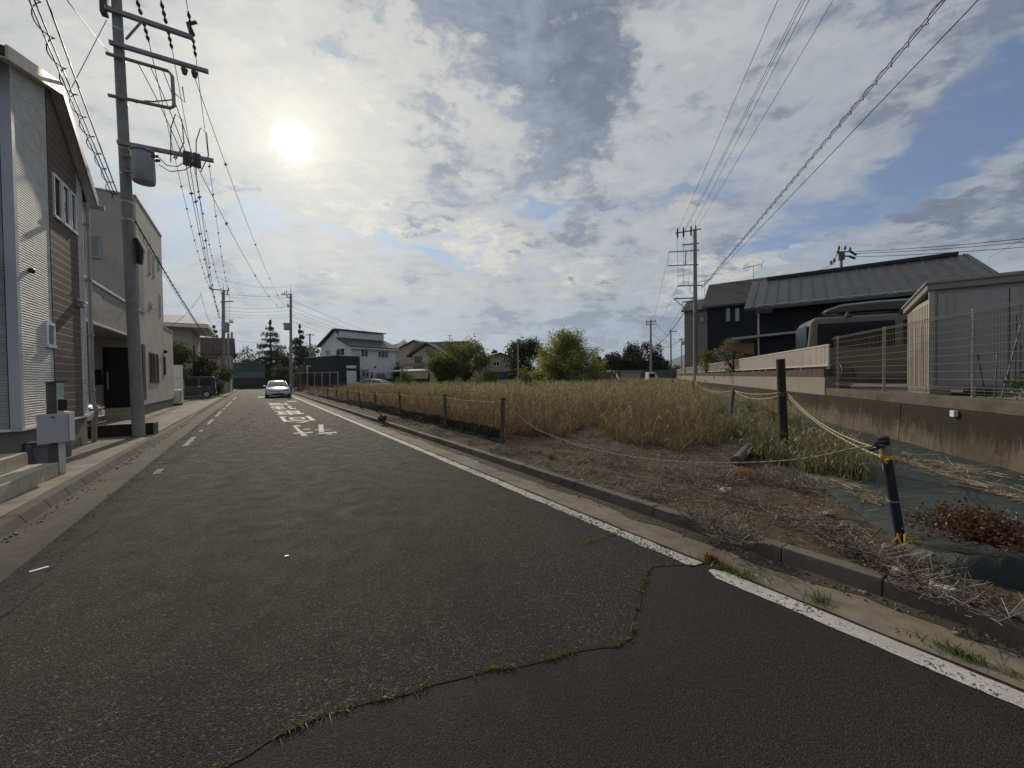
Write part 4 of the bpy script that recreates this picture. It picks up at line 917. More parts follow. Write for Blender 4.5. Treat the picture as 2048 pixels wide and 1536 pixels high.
# ================================================================== RIGHT SIDE
# retaining wall
rw = thing('retaining_wall', 'stained concrete retaining wall along the right side of the field', 'wall', WF.p(0, 0, 0))
sJ = onW(.2, 1656, 770)[0]
zl = .86
b = MB(); s = -9.0
while s < 62:
    e = min(s+3.9, 62); b.hexa([WF.p(0, s, -.1), WF.p(.45, s, -.1), WF.p(.45, e-.014, -.1), WF.p(0, e-.014, -.1)], [WF.p(.055, s, zl), WF.p(.45, s, zl), WF.p(.45, e-.014, zl), WF.p(.055, e-.014, zl)]); s = e
b.build('lower_wall', WALLC, rw, bevel=.012)
b = MB(); b.box(WF, .14, .46, -9, sJ-.01, zl+.002, 1.07); b.build('upper_kerb', WALLC2, rw, bevel=.015)
b = MB(); s = sJ
while s < 62: b.box(WF, .12, .47, s, min(s+1.95, 62)-.006, zl+.002, 1.40); s += 1.95
b.build('whitewashed_wall', WALLW, rw, bevel=.008)
b = MB(); s = sJ
while s < 62: b.box(WF, .10, .47, s, min(s+.40, 62)-.006, 1.402, 1.62); s += .40
b.build('block_course', BRICK, rw, bevel=.004)
b = MB(); q = onW(.0, 1905, 827); b.box(WF, -.01, .045, q[0]-.045, q[0]+.045, q[1]-.05, q[1]+.05); b.build('plate', OFFW, rw)
# slatted bronze fence on the far part
sf = thing('slat_fence', 'long bronze aluminium slat fence on top of the retaining wall', 'fence', WF.p(.25, sJ, 1.62))
S1 = 57.0; z0_, z1_ = 1.74, 2.33
b = MB(); b.box(WF, .22, .28, sJ+.05, S1, z1_-.04, z1_); b.box(WF, .22, .28, sJ+.05, S1, z0_-.04, z0_+.01); b.build('rail', ALU, sf)
b = MB(); s = sJ+.08
while s < S1: b.box(WF, .235, .265, s, s+.045, z0_+.012, z1_-.042); s += .09 if s < sJ+16 else .18
o = b.build('slat', ALU, sf); o['kind'] = 'stuff'
s = sJ+.25
while s < S1: b = MB(); b.box(WF, .285, .335, s, s+.05, 1.622, z1_-.05); b.build('post', ALU, sf); s += 2.0
# wire mesh fence on the near part
mf = thing('mesh_fence', 'bronze welded wire mesh fence on the low concrete kerb at the right', 'fence', WF.p(.30, 0, 1.05))
tz = .30; zt_, zb_ = 2.50, 1.12
b = MB()
def wire(p0, p1, r): b.tube([p0, p1], r, 4, cap=False)
S0_, S1_ = -6.0, sJ-.05
for z in (1.13, 1.18, 1.23, 1.36, 1.5, 1.64, 1.78, 1.92, 2.06, 2.20, 2.34, 2.45, 2.50):
    off = .0 if 1.2 < z < 2.4 else (.045 if z in (1.18, 2.45) else 0)
    wire(WF.p(tz-off, S0_, z), WF.p(tz-off, S1_, z), .0045)
o = b.build('horizontal_wire', MESHM, mf); o['kind'] = 'stuff'
b = MB(); s = S0_
while s < S1_:
    b.tube([WF.p(tz+.005, s, zb_), WF.p(tz-.045, s, 1.18), WF.p(tz+.005, s, 1.23), WF.p(tz+.005, s, 2.40), WF.p(tz-.045, s, 2.45), WF.p(tz+.005, s, 2.505)], .0035, 4, cap=False); s += .055
o = b.build('vertical_wire', MESHM, mf); o['kind'] = 'stuff'
for px in (1675, 1768, 1947, 2300):
    s = onW(tz+.05, px, 760)[0]; b = MB(); b.tube([WF.p(tz+.05, s, 1.03), WF.p(tz+.05, s, 2.53)], .026, 8); b.build('post', M('post_bronze', (.30, .275, .225), .45, .4, .1), mf, True)
# garden shed
c0 = D(1860, 787, 8.0); zs = 1.06; SH = Fr((c0[0], c0[1], 0), math.radians(36)); hz = D(1860, 562, 8.0)[2]
sd = thing('storage_shed', 'large beige metal storage shed behind the wire mesh fence', 'shed', SH.p(0, 0, zs))
LS, WS = 5.2, 2.0; zt = hz-.10
b = MB(); b.box(SH, 0, LS, 0.0, .04, zs+.10, zt-.02); b.build('front_frame', SHEDG, sd)
def panel(x0, x1, k):
    b = MB(); b.box(SH, x0, x1, -.035-.02*(k % 2), -.003-.02*(k % 2), zs+.16, zt-.19)
    for xx in (x0+.12, x0+.22): b.box(SH, xx, xx+.012, -.044-.02*(k % 2), -.036-.02*(k % 2), zs+.17, zt-.2)
    b.build('door', SHEDG, sd)
for k, (x0, x1) in enumerate(((.10, 1.02), (1.03, 1.96), (1.97, 2.9), (2.91, 4.0), (4.01, 5.1))): panel(x0, x1, k)
b = MB(); b.box(SH, 0, .045, .041, WS, zs+.10, zt-.25)
a = .08
while a < WS-.05: b.box(SH, -.012, -.002, a, a+.07, zs+.12, zt-.34); a += .125
b.build('side_wall', SHEDC, sd); b = MB(); b.box(SH, LS-.04, LS, .041, WS, zs+.1, zt-.25); b.box(SH, .046, LS-.041, WS-.04, WS, zs+.1, zt-.25); b.build('back_wall', SHEDC, sd)
b = MB(); b.box(SH, -.03, .05, -.045, .0, zs+.10, zt-.02); b.build('corner_post', SHEDC, sd)
b = MB()
b.hexa([SH.p(-.07, -.09, zt-.10), SH.p(LS+.07, -.09, zt-.10), SH.p(LS+.07, WS+.08, zt-.32), SH.p(-.07, WS+.08, zt-.32)], [SH.p(-.07, -.09, zt+.10), SH.p(LS+.07, -.09, zt+.10), SH.p(LS+.07, WS+.08, zt-.12), SH.p(-.07, WS+.08, zt-.12)])
b.hexa([SH.p(-.10, -.12, zt+.02), SH.p(LS+.1, -.12, zt+.02), SH.p(LS+.1, WS+.11, zt-.20), SH.p(-.10, WS+.11, zt-.20)], [SH.p(-.10, -.12, zt+.075), SH.p(LS+.1, -.12, zt+.075), SH.p(LS+.1, WS+.11, zt-.145), SH.p(-.10, WS+.11, zt-.145)])
b.build('roof', SHEDR, sd, bevel=.012)
for a in (.0, .9, 1.8, 2.7): b = MB(); b.box(SH, a, a+.3, .02, WS-.05, 1.022, zs+.098); b.build('foot_block', FOUND, sd)
# dark house with standing seam roof
c0 = D(1488, 622, 20.4); DH = Fr((c0[0], c0[1], 0), math.radians(36)); ze_ = c0[2]; LD, HW = 9.0, 5.0; zr_ = D(1525, 558, 24.8)[2]-.38
dh = thing('black_house', 'single storey black house with a big grey standing seam metal roof', 'house', DH.p(0, .6, 1.02))
b = MB(); b.prism([DH.p(.45, .75, 1.0), DH.p(.45, 2*HW-.7, 1.0), DH.p(.45, 2*HW-.7, ze_-.1), DH.p(.45, HW, zr_-.35), DH.p(.45, .75, ze_-.1)], DH.r*(LD-.9)); b.build('wall', SID_NAVY, dh)
for s in (0, 1):
    b = MB(); be = (-.0, 2*HW)[s]; pts = [DH.p(0, be, ze_), DH.p(LD, be, ze_), DH.p(LD, HW, zr_), DH.p(0, HW, zr_)]; b.prism(pts, np.array([0, 0, .12]))
    nrm = np.cross(pts[1]-pts[0], pts[3]-pts[0]); nrm = nrm/np.linalg.norm(nrm)*(1 if np.cross(pts[1]-pts[0], pts[3]-pts[0])[2] > 0 else -1)
    k = .35
    while k < LD:
        A, B = DH.p(k, be, ze_+.121), DH.p(k, HW, zr_+.121); b.prism([A-DH.r*.018, A+DH.r*.018, B+DH.r*.018, B-DH.r*.018], np.array([0, 0, .045])); k += .50
    b.build('roof', ROOF_DK, dh)
b = MB(); b.box(DH, .75, LD-.35, HW-.15, HW+.15, zr_+.10, zr_+.27); b.build('ridge_cap', M('black_ridge', (.02, .02, .022), .5), dh)
b = MB(); b.box(DH, .55, LD-.1, -.13, -.01, ze_-.02, ze_+.10); b.build('roof_gutter', M('dark_gutter', (.06, .06, .062), .4), dh)
for k in range(11):
    b = MB(); a = .62+k*.72; b.box(DH, a, a+.56, .02, .10, ze_+.19, ze_+.25); b.build('snow_guard', GALV, dh)
b = MB(); b.tube([DH.p(.6, .70, ze_-.1), DH.p(.6, .70, 1.02)], .045, 8); b.build('downspout', GREYM, dh, True)
b = MB(); b.prism([DH.p(-.6, .2, 3.35), DH.p(3.2, .2, 3.55), DH.p(3.2, .7, 3.55), DH.p(-.6, .7, 3.35)], np.array([0, 0, .10])); b.build('canopy', GREYM, dh)
b = MB(); b.prism([DH.p(-.9, .72, 2.9), DH.p(.40, .72, 2.5), DH.p(.40, .72, 3.12), DH.p(-.9, .72, 3.22)], DH.d*.5); b.build('porch_soffit', M('warm_wood', (.20, .11, .05), .6, 0, .2, 8), dh)
# navy two storey house behind
zn = lambda y: D(1420, y, 33)[2]
NH = Fr(tuple(D(1412, 700, 33)*[1, 1, 0]), math.radians(36))
nh = gable('navy_house', 'navy two storey house with a dark shingle roof and two slim windows', NH, .1, 5.0, 0, 6.0, 1.0, zn(612), zn(573)+.55, 'a', (SID_NAVY, ROOF_SH), .35)
for x0, x1 in ((1451, 1461.5), (1469, 1480)):
    q0 = on_plane(x0, 616, NH.p(0, 0), NH.d); q1 = on_plane(x1, 643, NH.p(0, 0), NH.d); window_on(nh, NH, 0, float((q0-NH.o)@NH.r), float((q1-NH.o)@NH.r), q1[2], q0[2], .1, DARKM, glass_mat('pale_window', (.25, .30, .34), .1), 1, .06, out=.04)
TH = Fr(tuple(D(1369, 700, 47)*[1, 1, 0]), math.radians(36)); zt = lambda y: D(1400, y, 47)[2]
th = gable('tan_house', 'narrow grey tan tiled house wing just left of the tall utility pole', TH, 0, 2.9, 0, 6, 1.0, zt(622), zt(606)+.6, 'a', (SID_TAN, ROOF_SH), .3)
q0 = on_plane(1397, 633, TH.p(0, 0), TH.d); q1 = on_plane(1409.5, 645, TH.p(0, 0), TH.d); window_on(th, TH, 0, float((q0-TH.o)@TH.r), float((q1-TH.o)@TH.r), q1[2], q0[2], .1, DARKM, GLASS_PALE, 1, .06, out=.04)
def antenna(label, px, py_top, py_base, Y, s=1.0):
    P0, P1 = D(px, py_base, Y), D(px, py_top, Y); t_ = thing('tv_antenna', label, 'antenna', P0, 'television aerials on the dark roofs')
    b = MB(); b.tube([P0, P1], .02*s, 5); b.build('mast', GREYM, t_)
    b = MB(); A, B = P1+np.array([-.75, .1, -.16])*s, P1+np.array([.55, -.1, .12])*s; b.tube([A, B], .018*s, 4)
    for k in range(7): c = A+(B-A)*(.05+k*.13); b.tube([c+np.array([-.05, -.22, 0])*s, c+np.array([.05, .22, 0])*s], .010*s, 4)
    b.tube([B+np.array([-.02, 0, -.02])*s, B+np.array([.16, 0, .20])*s], .018*s, 4); b.tube([B+np.array([-.02, 0, -.02])*s, B+np.array([-.02, 0, -.30])*s], .018*s, 4); b.build('yagi', GREYM, t_)
antenna('television aerial on the ridge of the navy house', 1507, 532, 574, 36, 1.25)
antenna('smaller television aerial behind the tall utility pole', 1409, 562, 592, 46, 1.3)
# hose reel wheel, garden poles, planks, bag
P = WF.p(.45, sJ+.0, 1.56); t_ = thing('hose_reel', 'white spoked hose reel wheel at the end of the slat fence', 'hose reel', P-[0, 0, .35])
b = MB(); ring = [P+WF.d*(.19*math.cos(a))+np.array([0, 0, .19*math.sin(a)]) for a in np.linspace(0, 2*math.pi, 25)]; b.tube(ring, .014, 6); b.build('rim', GREYM, t_, True)
for k in range(4):
    a = math.pi*k/4; w_ = WF.d*(.18*math.cos(a))+np.array([0, 0, .18*math.sin(a)]); b = MB(); b.tube([P-w_, P+w_], .009, 5); b.build('spoke', GREYM, t_)
b = MB(); b.tube([P+WF.r*.0, P+WF.r*.3], .05, 8); b.tube([P+WF.r*.25, P+WF.r*.25-[0, 0, .52]], .025, 6); b.build('axle_stand', DARKM, t_)
for k, (x0, y0, x1, y1) in enumerate(((1955, 707, 1973, 760), (1995, 705, 1988, 762), (2044, 640, 2003, 762), (2032, 632, 2030, 764), (2042, 690, 2040, 764))):
    A, B = D(x1, y1, 6.6+.1*k), D(x0, y0, 6.7+.1*k); A[2] = 1.02; t_ = tag(MB().tube([A, B], .011, 6).build('garden_stake', M('green_stake', (.02, .03, .022), .5)), ['short dark stake leaning left beside the fence post', 'thin dark stake near the fence post, leaning slightly right', 'long dark garden stake leaning far to the right', 'tallest upright garden stake near the right edge', 'upright garden stake at the very right edge'][k], 'garden stake', 'garden stakes behind the mesh fence')
pl = WF.p(.75, .2, 1.03); f = Fr(tuple(WF.p(.62, -1.5, 0)), WF.az); t_ = thing('timber_planks', 'weathered timber planks lying behind the mesh fence at the right', 'planks', f.p(0, 0, 1.02))
for k in range(3): b = MB(); b.box(f, .0+.02*k, .22, 0, 2.6, 1.022+.045*k, 1.064+.045*k); b.build('plank', M('pale_plank', (.24, .20, .15), .85, 0, .2, 5), t_)
P = WF.p(.78, -.15, 1.16); b = MB(); b.ball(P+[0, 0, .05], .22, .3, .075, 14, 9, .35); o = b.build('soil_bag', M('white_sack', (.45, .47, .46), .5, 0, .25, 7), None, True); tag(o, 'white plastic sack lying on the planks behind the fence', 'sack')

# ================================================================== UTILITY POLES AND CABLES
def pole_thing(name, label, base, top, r0, r1, pin=0.0, group=None, mat=None, bolts=True):
    t_ = thing(name, label, 'utility pole', base, group); b = MB(); b.tube([base, base+(np.asarray(top)-base)*.5, top], [r0, (r0+r1)/2, r1], 18); b.build('pole_shaft', mat or POLEC, t_, True)
    if pin: b = MB(); b.tube([top-np.array([0, 0, .02]), np.asarray(top)+[0, 0, pin]], [.045, .02], 6); b.build('tip', GALV, t_)
    if bolts:
        b = MB(); ax = np.asarray(top)-base; n = int(ax[2]/.45)
        for k in range(4, n):
            p = base+ax*k/n; s = 1 if k % 2 else -1; r_ = r0+(r1-r0)*k/n; b.tube([p+RD.d*s*r_*.9, p+RD.d*s*(r_+.14)], .010, 5)
        b.build('step_bolts', GALV, t_)
    return t_
ARMM = M('arm_steel', (.24, .235, .23), .5, .5, .12)
def arm(t_, A, B, s=.045, name='crossarm'):
    A, B = np.asarray(A), np.asarray(B); d = B-A; h = d*[1, 1, 0]; h = h/(np.linalg.norm(h)+1e-9); n = np.array([-h[1], h[0], 0])*s; up = np.array([0, 0, s])
    b = MB(); b.hexa([A-n-up, A+n-up, B+n-up, B-n-up], [A-n+up, A+n+up, B+n+up, B-n+up]); return b.build(name, ARMM, t_)
def insulator(parent, A, B, r=.055, n=4):
    A, B = np.asarray(A), np.asarray(B); pts, rr_ = [], []
    for k in range(n):
        for f, q in ((0, .45), (.25, 1), (.5, .95), (.75, .45)): pts.append(A+(B-A)*(k+f)/n); rr_.append(r*q)
    pts.append(B); rr_.append(r*.4); b = MB(); b.tube(pts, rr_, 8); return b.build('insulator', CERAM, parent, True)
def transformer(t_, P, r, h, side):
    b = MB(); b.tube([P, P+[0, 0, .05], P+[0, 0, h-.06], P+[0, 0, h]], [r*.92, r, r, r*.9], 20); o = b.build('transformer', TRANSF, t_, True)
    b = MB(); b.tube([P+[0, 0, h+.001], P+[0, 0, h+.05]], [r*1.06, r*1.02], 20); b.build('lid', TRANSF, o, True)
    for k in (-.5, .5):
        q = P+side*r*.6+np.array([-side[1], side[0], 0])*k*r+[0, 0, h*.86]; b = MB(); b.tube([q, q+side*r*.75+[0, 0, .05]], [.05, .03], 7); b.build('bushing', CERAM, o)
    b = MB(); b.tube([P-side*r*1.7+[0, 0, h*.75], P+[0, 0, h*.75]], .04, 6); b.tube([P-side*r*1.7+[0, 0, h*.25], P+[0, 0, h*.25]], .04, 6); b.build('hanger', ARMM, o)
def cable(label, A, B, sag=.4, r=.008, n=26, group=None, spacers=0, helix=None, ext=0.0, name='overhead_cable', cat='cable', sp_from=0.0):
    A, B = np.asarray(A, float), np.asarray(B, float); B = B+(B-A)*ext
    f = lambda k: A+(B-A)*k-np.array([0, 0, 4*sag*k*(1-k)])
    b = MB(); b.tube([f(i/n) for i in range(n+1)], r, 5)
    if helix:
        hr, pitch, r2 = helix; L_ = np.linalg.norm(B-A); m = int(L_/pitch*12); d = (B-A)/L_; e = np.cross(d, [0, 0, 1]); e = e/np.linalg.norm(e); g = np.cross(e, d)
        # slack telephone line wound round its carrier
        pts = [f(i/m)-g*hr*.8+e*hr*(1+.35*mnoise.noise(Vector((i*.05, 1, 0))))*math.cos(2*math.pi*i/12)+g*hr*math.sin(2*math.pi*i/12) for i in range(m+1)]; b.tube(pts, r2, 4)
        b.tube([f(i/n)-g*hr*1.5+e*.02 for i in range(n+1)], r, 5)
    o = b.build(name, WIRE, None, True, fix=False); tag(o, label, cat, group)
    if spacers:
        sm = MB(); sm.tube([RD.r*(-.05)+[0, 0, -.02], RD.r*.05+[0, 0, .03]], .024, 5); sm.tube([np.array([0, 0, -.07]), np.array([0, 0, .07])], .014, 5)
        s0 = sm.build('bird_guard', CERAM, o); me = s0.data
        for k in range(spacers):
            q = f(sp_from+(1-sp_from)*(k+.5)/spacers); c = s0 if k == 0 else s0.copy()
            if k: COL.objects.link(c); c.parent = o
            c.location = Vector(q); c.rotation_euler = (0, 0, random.uniform(-.6, .6))
    return o
# --- nearest pole on the left
b1 = at_z(278, 872, .09); Y1 = b1[1]; top1 = D(230, -60, Y1)
P1 = pole_thing('utility_pole', 'tall concrete utility pole with a grey transformer, nearest on the left pavement', b1, top1, .132, .100)
def on1(py): k = (D(250, py, Y1)[2]-b1[2])/(top1[2]-b1[2]); return b1+(top1-b1)*k
def tip1(px, py): q = on_plane(px, py, b1, RD.d); return q
HV = []
a_ = arm(P1, on1(31)-RD.r*.2-RD.d*.13, tip1(388, 83)-RD.d*.13, .05)
for px, py in ((287, 46), (336, 63), (386, 80)):
    q = tip1(px, py)-RD.d*.13; HV.append(q); insulator(a_, q+[0, 0, .02]-RD.d*.12, q-RD.d*.80+[0, 0, .06], .042, 3); insulator(a_, q+RD.d*.10+[0, 0, .02], q+RD.d*.75-[0, 0, .05], .042, 3)
b = MB(); b.tube([HV[2]+[0, 0, .05], HV[2]+[-.1, 0, .34], HV[2]+[.12, 0, .38]], [.07, .06, .04], 8); b.build('insulator', CERAM, a_, True)
b = MB(); b.tube([on1(80)+RD.r*.16-RD.d*.13, HV[0]-[0, 0, .04]], .025, 6); b.build('brace', ARMM, P1)
a2 = arm(P1, on1(97)-RD.r*.15-RD.d*.13, tip1(418, 150)-RD.d*.13, .045)
for px, py in ((370, 140), (390, 146)): q = tip1(px, py)-RD.d*.13; b = MB(); b.tube([q-[0, 0, .06], q-[0, 0, .20]], [.08, .05], 8); b.build('insulator', CERAM, a2, True)
b = MB(); c1, c2, c3, c4 = [tip1(*p)-RD.d*.13 for p in ((236, 121), (346, 151), (350, 224), (238, 202))]; c1 = on1(121)-RD.r*.22-RD.d*.13; c4 = on1(203)-RD.r*.22-RD.d*.13
b.tube([c1, c2-RD.r*.08, c2+[0, 0, -.1], c3+[0, 0, .08], c3-RD.r*.08, c4], .042, 8); b.build('loop_bracket', ARMM, P1, True)
b = MB(); b.tube([c4+RD.r*.5+[0, 0, -.0], c4+RD.r*.7+[0, 0, .12], c3-RD.r*.4+[0, 0, .05], c3-[0, 0, -.25], c2-[0, 0, .5], c2+RD.r*.25-[0, 0, .7], c2+RD.r*.2-[0, 0, .3]], .016, 6); b.build('jumper', WIRE, P1, True)
a3 = arm(P1, on1(292)-RD.r*.1-RD.d*.13, tip1(428, 326)-RD.d*.13, .045)
LV = []
for px, py in ((372, 313), (380, 315), (391, 317), (398, 319)):
    q = tip1(px, py)-RD.d*.13; b = MB(); b.tube([q+[0, 0, .08], q-[0, 0, .28]], [.05, .06], 8); b.build('insulator', CERAM, a3, True); LV.append(q)
tq = on_plane(288, 366, b1-RD.d*.12, RD.d); transformer(P1, tq, .235, D(288, 305, tq[1])[2]-tq[2], RD.r)
for k, q in enumerate(LV[::2]):
    b = MB(); s_ = tq+RD.r*.3+[0, 0, .75-.2*k]; b.tube([s_, s_+(q-s_)*.3-[0, 0, .25], s_+(q-s_)*.7-[0, 0, .30], q-[0, 0, .2]], .012, 5); b.build('jumper', WIRE, P1, True)
for q in (HV[1]-[0, 0, 2.2], HV[2]-[0, 0, 2.4]):
    b = MB(); b.tube([q-[0, 0, 1.3], q+RD.r*.02-[0, 0, .4], q+RD.r*.12, q+RD.r*.25-[0, 0, .1], q+RD.r*.28-[0, 0, .7], q+RD.r*.1-[0, 0, 1.2]], .013, 5); b.build('jumper', WIRE, P1, True)
b = MB(); q = on1(500); b.tube([q+RD.r*.14-RD.d*.1+[0, 0, .3], q+RD.r*.22-RD.d*.1, q+RD.r*.20-RD.d*.1-[0, 0, .35]], [.05, .09, .07], 8)
b.build('cable_joint', DARKM, P1, True)
for py in (60, 120, 205, 298, 350, 405, 440):
    b = MB()
    q = on1(py); r_ = .132+(.100-.132)*((q-b1)[2]/(top1-b1)[2])+.006; b.tube([q-[0, 0, .02], q+[0, 0, .02]], r_, 18); b.build('band', GALV, P1, True)
b = MB(); q = on1(20); b.box(Fr(tuple(q-[0, 0, q[2]]), PSI), -.30, -.16, -.12, .08, q[2]-.25, q[2]+1.0); b.build('switch_box', CERAM, P1, bevel=.02)
# --- poles at the end of the street
def zP(px, py, Y): return D(px, py, Y)
def far_pole(label, px, ytop, ybase, Y, r0, r1, zbase=None, group='far utility poles', pin=.5, name='utility_pole'):
    A = D(px, ybase, Y)
    if zbase is not None: A[2] = zbase
    B = D(px-.004*(ybase-ytop), ytop, Y); B[2] -= pin; return pole_thing(name, label, A, B, r0, r1, pin, None, None, False), A, B
def arms_px(t_, Y, L_, s=.05):
    for x0, y0, x1, y1 in L_: arm(t_, D(x0, y0, Y), D(x1, y1, Y), s)
def ins_px(t_, Y, L_, r=.06, h=.3):
    for x, y in L_:
        q = D(x, y, Y); b = MB(); b.tube([q, q+[0, 0, h*.5], q+[0, 0, h]], [r*.6, r, r*.5], 6); b.build('insulator', CERAM, t_)
v2 = 51.3; Y2 = RD.p(-2.6, v2)[1]
P2, A2, B2 = far_pole('left far utility pole with several crossarms and a transformer, at the end of the street', 447, 566, 790, Y2, .19, .14, .09, pin=.9)
arms_px(P2, Y2, [(419, 578, 458, 582), (441, 586, 458, 590), (441, 604, 466, 602.5), (442, 646, 467, 645)], .05); ins_px(P2, Y2, [(420, 577.5), (457, 581.5), (449, 586), (455, 588), (460, 645), (464, 644.5), (446, 645)])
b = MB(); 
for x, y0, y1 in ((452, 602, 640), (456, 602, 640), (459, 590, 640)): b.tube([D(x, y0, Y2), D(x, y1, Y2)], .012, 4)
b.build('jumper', WIRE, P2)
q = D(452, 665, Y2-.5); transformer(P2, q, .30, D(452, 648, Y2-.5)[2]-q[2], RD.r)
P2b, _, B2b = far_pole('slim utility pole just right of the left far pole with the transformer', 457, 667, 788, Y2+4, .15, .12, .09, pin=.0)
P2c, _, B2c = far_pole('bare grey post right of the left far utility poles', 464, 664.5, 785, Y2+9, .14, .12, .09, pin=.0)
v3 = 58.7; Y3 = RD.p(4.2, v3)[1]
P3, A3, B3 = far_pole('right far utility pole with a hanging transformer, behind the parked white sedan', 582, 572, 790, Y3, .20, .14, .09, pin=1.2)
arms_px(P3, Y3, [(563, 589, 585, 588.5), (573, 595, 585, 594.5), (574, 614, 585, 613)], .05); ins_px(P3, Y3, [(564, 590), (569, 588), (573, 586), (574, 594.5), (577, 613), (575, 612)])
q = D(573.5, 660, Y3-.3); transformer(P3, q, .34, D(573.5, 647, Y3-.3)[2]-q[2], -RD.r)
b = MB(); b.tube([D(580, 716, Y3), D(573, 712, Y3)], .03, 5); b.ball(D(572, 711.5, Y3), .14, .14, .07); b.build('street_lamp', OFFW, P3)
# --- cables along the left side
BK = RD.d*-34
H2 = [D(420, 577, Y2), D(444, 583, Y2), D(457, 581, Y2)]; LVP2 = [D(438, 623, Y2), D(439, 628, Y2), D(440, 636, Y2)]
for k, (q, nm) in enumerate(zip(HV, ('inner', 'middle', 'outer'))):
    cable(nm+' high cable with bird guards from the nearest pole to the left far pole', q+RD.d*.8-[0, 0, .05], H2[k], .95+.1*k, .009, 30, 'high cables with bird guards', 13, sp_from=.12)
    cable(nm+' high cable rising overhead from the top arm of the nearest left pole', q-RD.d*.85+[0, 0, .06], q+BK+[0, 0, .3], .5, .009, 30, 'high cables rising overhead on the left')
for k, q in enumerate(LV[:3]):
    cable(('first', 'second', 'third')[k]+' low clipped cable from the nearest pole lower arm to the left far pole', q-[0, 0, .25], LVP2[k], .75+.12*k, .009, 30, 'low cables with clips on the left', 10 if k != 1 else 8)
    q2 = on1(115)+RD.r*(.35+.25*k)-RD.d*.13; cable(('left', 'middle', 'right')[k]+' of the slack cables dropping past the loop bracket of the nearest pole', q2-[0, 0, .05], LV[k]-[0, 0, .2]+RD.d*.3, -.12, .010, 12, 'slack cables by the loop bracket')
for k, q in enumerate((HV[2]-[0, 0, 1.0], HV[2]-[0, 0, 3.4])):
    cable(('upper', 'lower')[k]+' thin cable crossing the street from the nearest left pole to the right far pole', q, D(570-3*k, 611+6*k, Y3), 1.0, .009, 30, 'thin cables crossing the street', 5)
q = on1(405)
cable('telephone cable wound with loops, passing above the white house to the nearest left pole', on1(398)-RD.r*.20, D(68, -8, 5.4), .05, .010, 40, None, helix=(.075, .62, .008), ext=.6)
cable('twisted service cable beside the wound telephone cable over the white house', on1(392)-RD.r*.16, D(93, -8, 5.7), .05, .012, 30, None, ext=.6)
cable('telephone cable wound with loops, leading on to the left far pole', on1(415)+RD.d*.2, D(443, 706, Y2), .5, .010, 40, None, helix=(.06, .55, .007))
cable('thin service wire from the nearest pole down to the roof of the white house', on1(47)-RD.r*.2, D(138, 185, 9.2), .0, .008, 8)
cable('thin wire from the top left sky down to the nearest pole', on1(116)-RD.r*.14, D(132, -8, 6.0), .05, .008, 16, ext=.5)
cable('service wire drooping from the cables to the beige house roof', D(402, 590, 30), D(336, 655, 27.5), .3, .012, 14)
cable('slack loop of cable hanging left of the left far pole', D(401, 585, 33), D(438, 640, Y2), 1.6, .012, 20)
for k, (y0, y1) in enumerate(((557.5, 572), (587, 590), (593, 595), (613.5, 612.5), (621, 620), (627, 628), (632, 632.5))):
    lab = ['topmost', 'second', 'third', 'fourth', 'fifth', 'sixth', 'lowest'][k]
    cable(lab+' of the level cables spanning the street between the two far poles', D(446 if k else 440, y0, Y2), D(581, y1, Y3), .25 if k else .5, .011, 20, 'level cables between the far poles')
for k, (y0, x1, y1) in enumerate(((600.5, 880, 706), (614, 890, 716), (622, 893, 722), (628, 895, 730), (633, 890, 734), (643, 800, 700))):
    lab = ['topmost', 'second', 'third', 'fourth', 'fifth', 'lowest'][k]
    cable(lab+' of the cables falling rightward from the right far pole over the white house', D(584, y0, Y3), D(x1, y1, Y3+45), .8, .016, 20, 'cables right of the right far pole')
cable('single wire from the left far poles towards the cedar tree', D(466, 680, Y2+6), D(560, 685, 95), .3, .014, 12)
# --- tall pole on the right
YR = 37.6
R1, AR, BR = far_pole('tall concrete pole with a rectangular steel frame, beside the navy house', 1391, 431, 735, YR, .22, .155, 1.0, pin=1.3)
arms_px(R1, YR, [(1350, 466.5, 1402, 458), (1364, 490, 1398, 486.5), (1354, 572, 1405, 570.5), (1348, 597.5, 1390, 596), (1365, 604, 1390, 603)], .05)
b = MB(); b.tube([D(1398, 500.5, YR), D(1337, 504, YR), D(1335.5, 531.5, YR), D(1397, 529, YR)], .055, 6); b.tube([D(1371.5, 502.3, YR), D(1370.5, 530, YR)], .065, 6); b.build('steel_frame', ARMM, R1)
b = MB(); b.tube([D(1348, 597.5, YR), D(1388, 633, YR)], .035, 5); b.tube([D(1380, 572, YR), D(1380, 586, YR), D(1390, 586, YR)], .03, 5); b.tube([D(1365, 604, YR), D(1364, 612, YR)], .03, 5); b.build('brace', ARMM, R1)
o = R1
for x, y in ((1355, 466), (1367, 464), (1382, 461), (1391, 460)):
    q = D(x, y, YR); b = MB(); b.tube([q-[0, 0, .55], q-[0, 0, .3], q+[0, 0, .25], q+[0, 0, .45]], [.05, .09, .08, .05], 7); b.build('insulator', CERAM, R1, True)
b = MB()
for x, y0, x2, y1 in ((1354, 476, 1356.5, 571), (1368, 474, 1367, 571), (1385, 470, 1377, 570)): b.tube([D(x, y0, YR), D(x2, y1, YR)], .013, 4)
b.build('jumper', WIRE, R1)
def same_height(px, py, z): return at_z(px, py, z)
for k, (x0, y0, x1) in enumerate(((1355, 464, 1556), (1368, 462, 1604), (1370, 462, 1610), (1383, 459, 1619), (1392, 458, 1667))):
    A = D(x0, y0, YR); cable(['leftmost', 'second', 'third', 'fourth', 'rightmost'][k]+' of the five thin cables rising from the top arm of the tall right pole', A, same_height(x1, -6, A[2]+.05), .10, .011, 30, 'cables rising from the tall right pole', ext=.5)
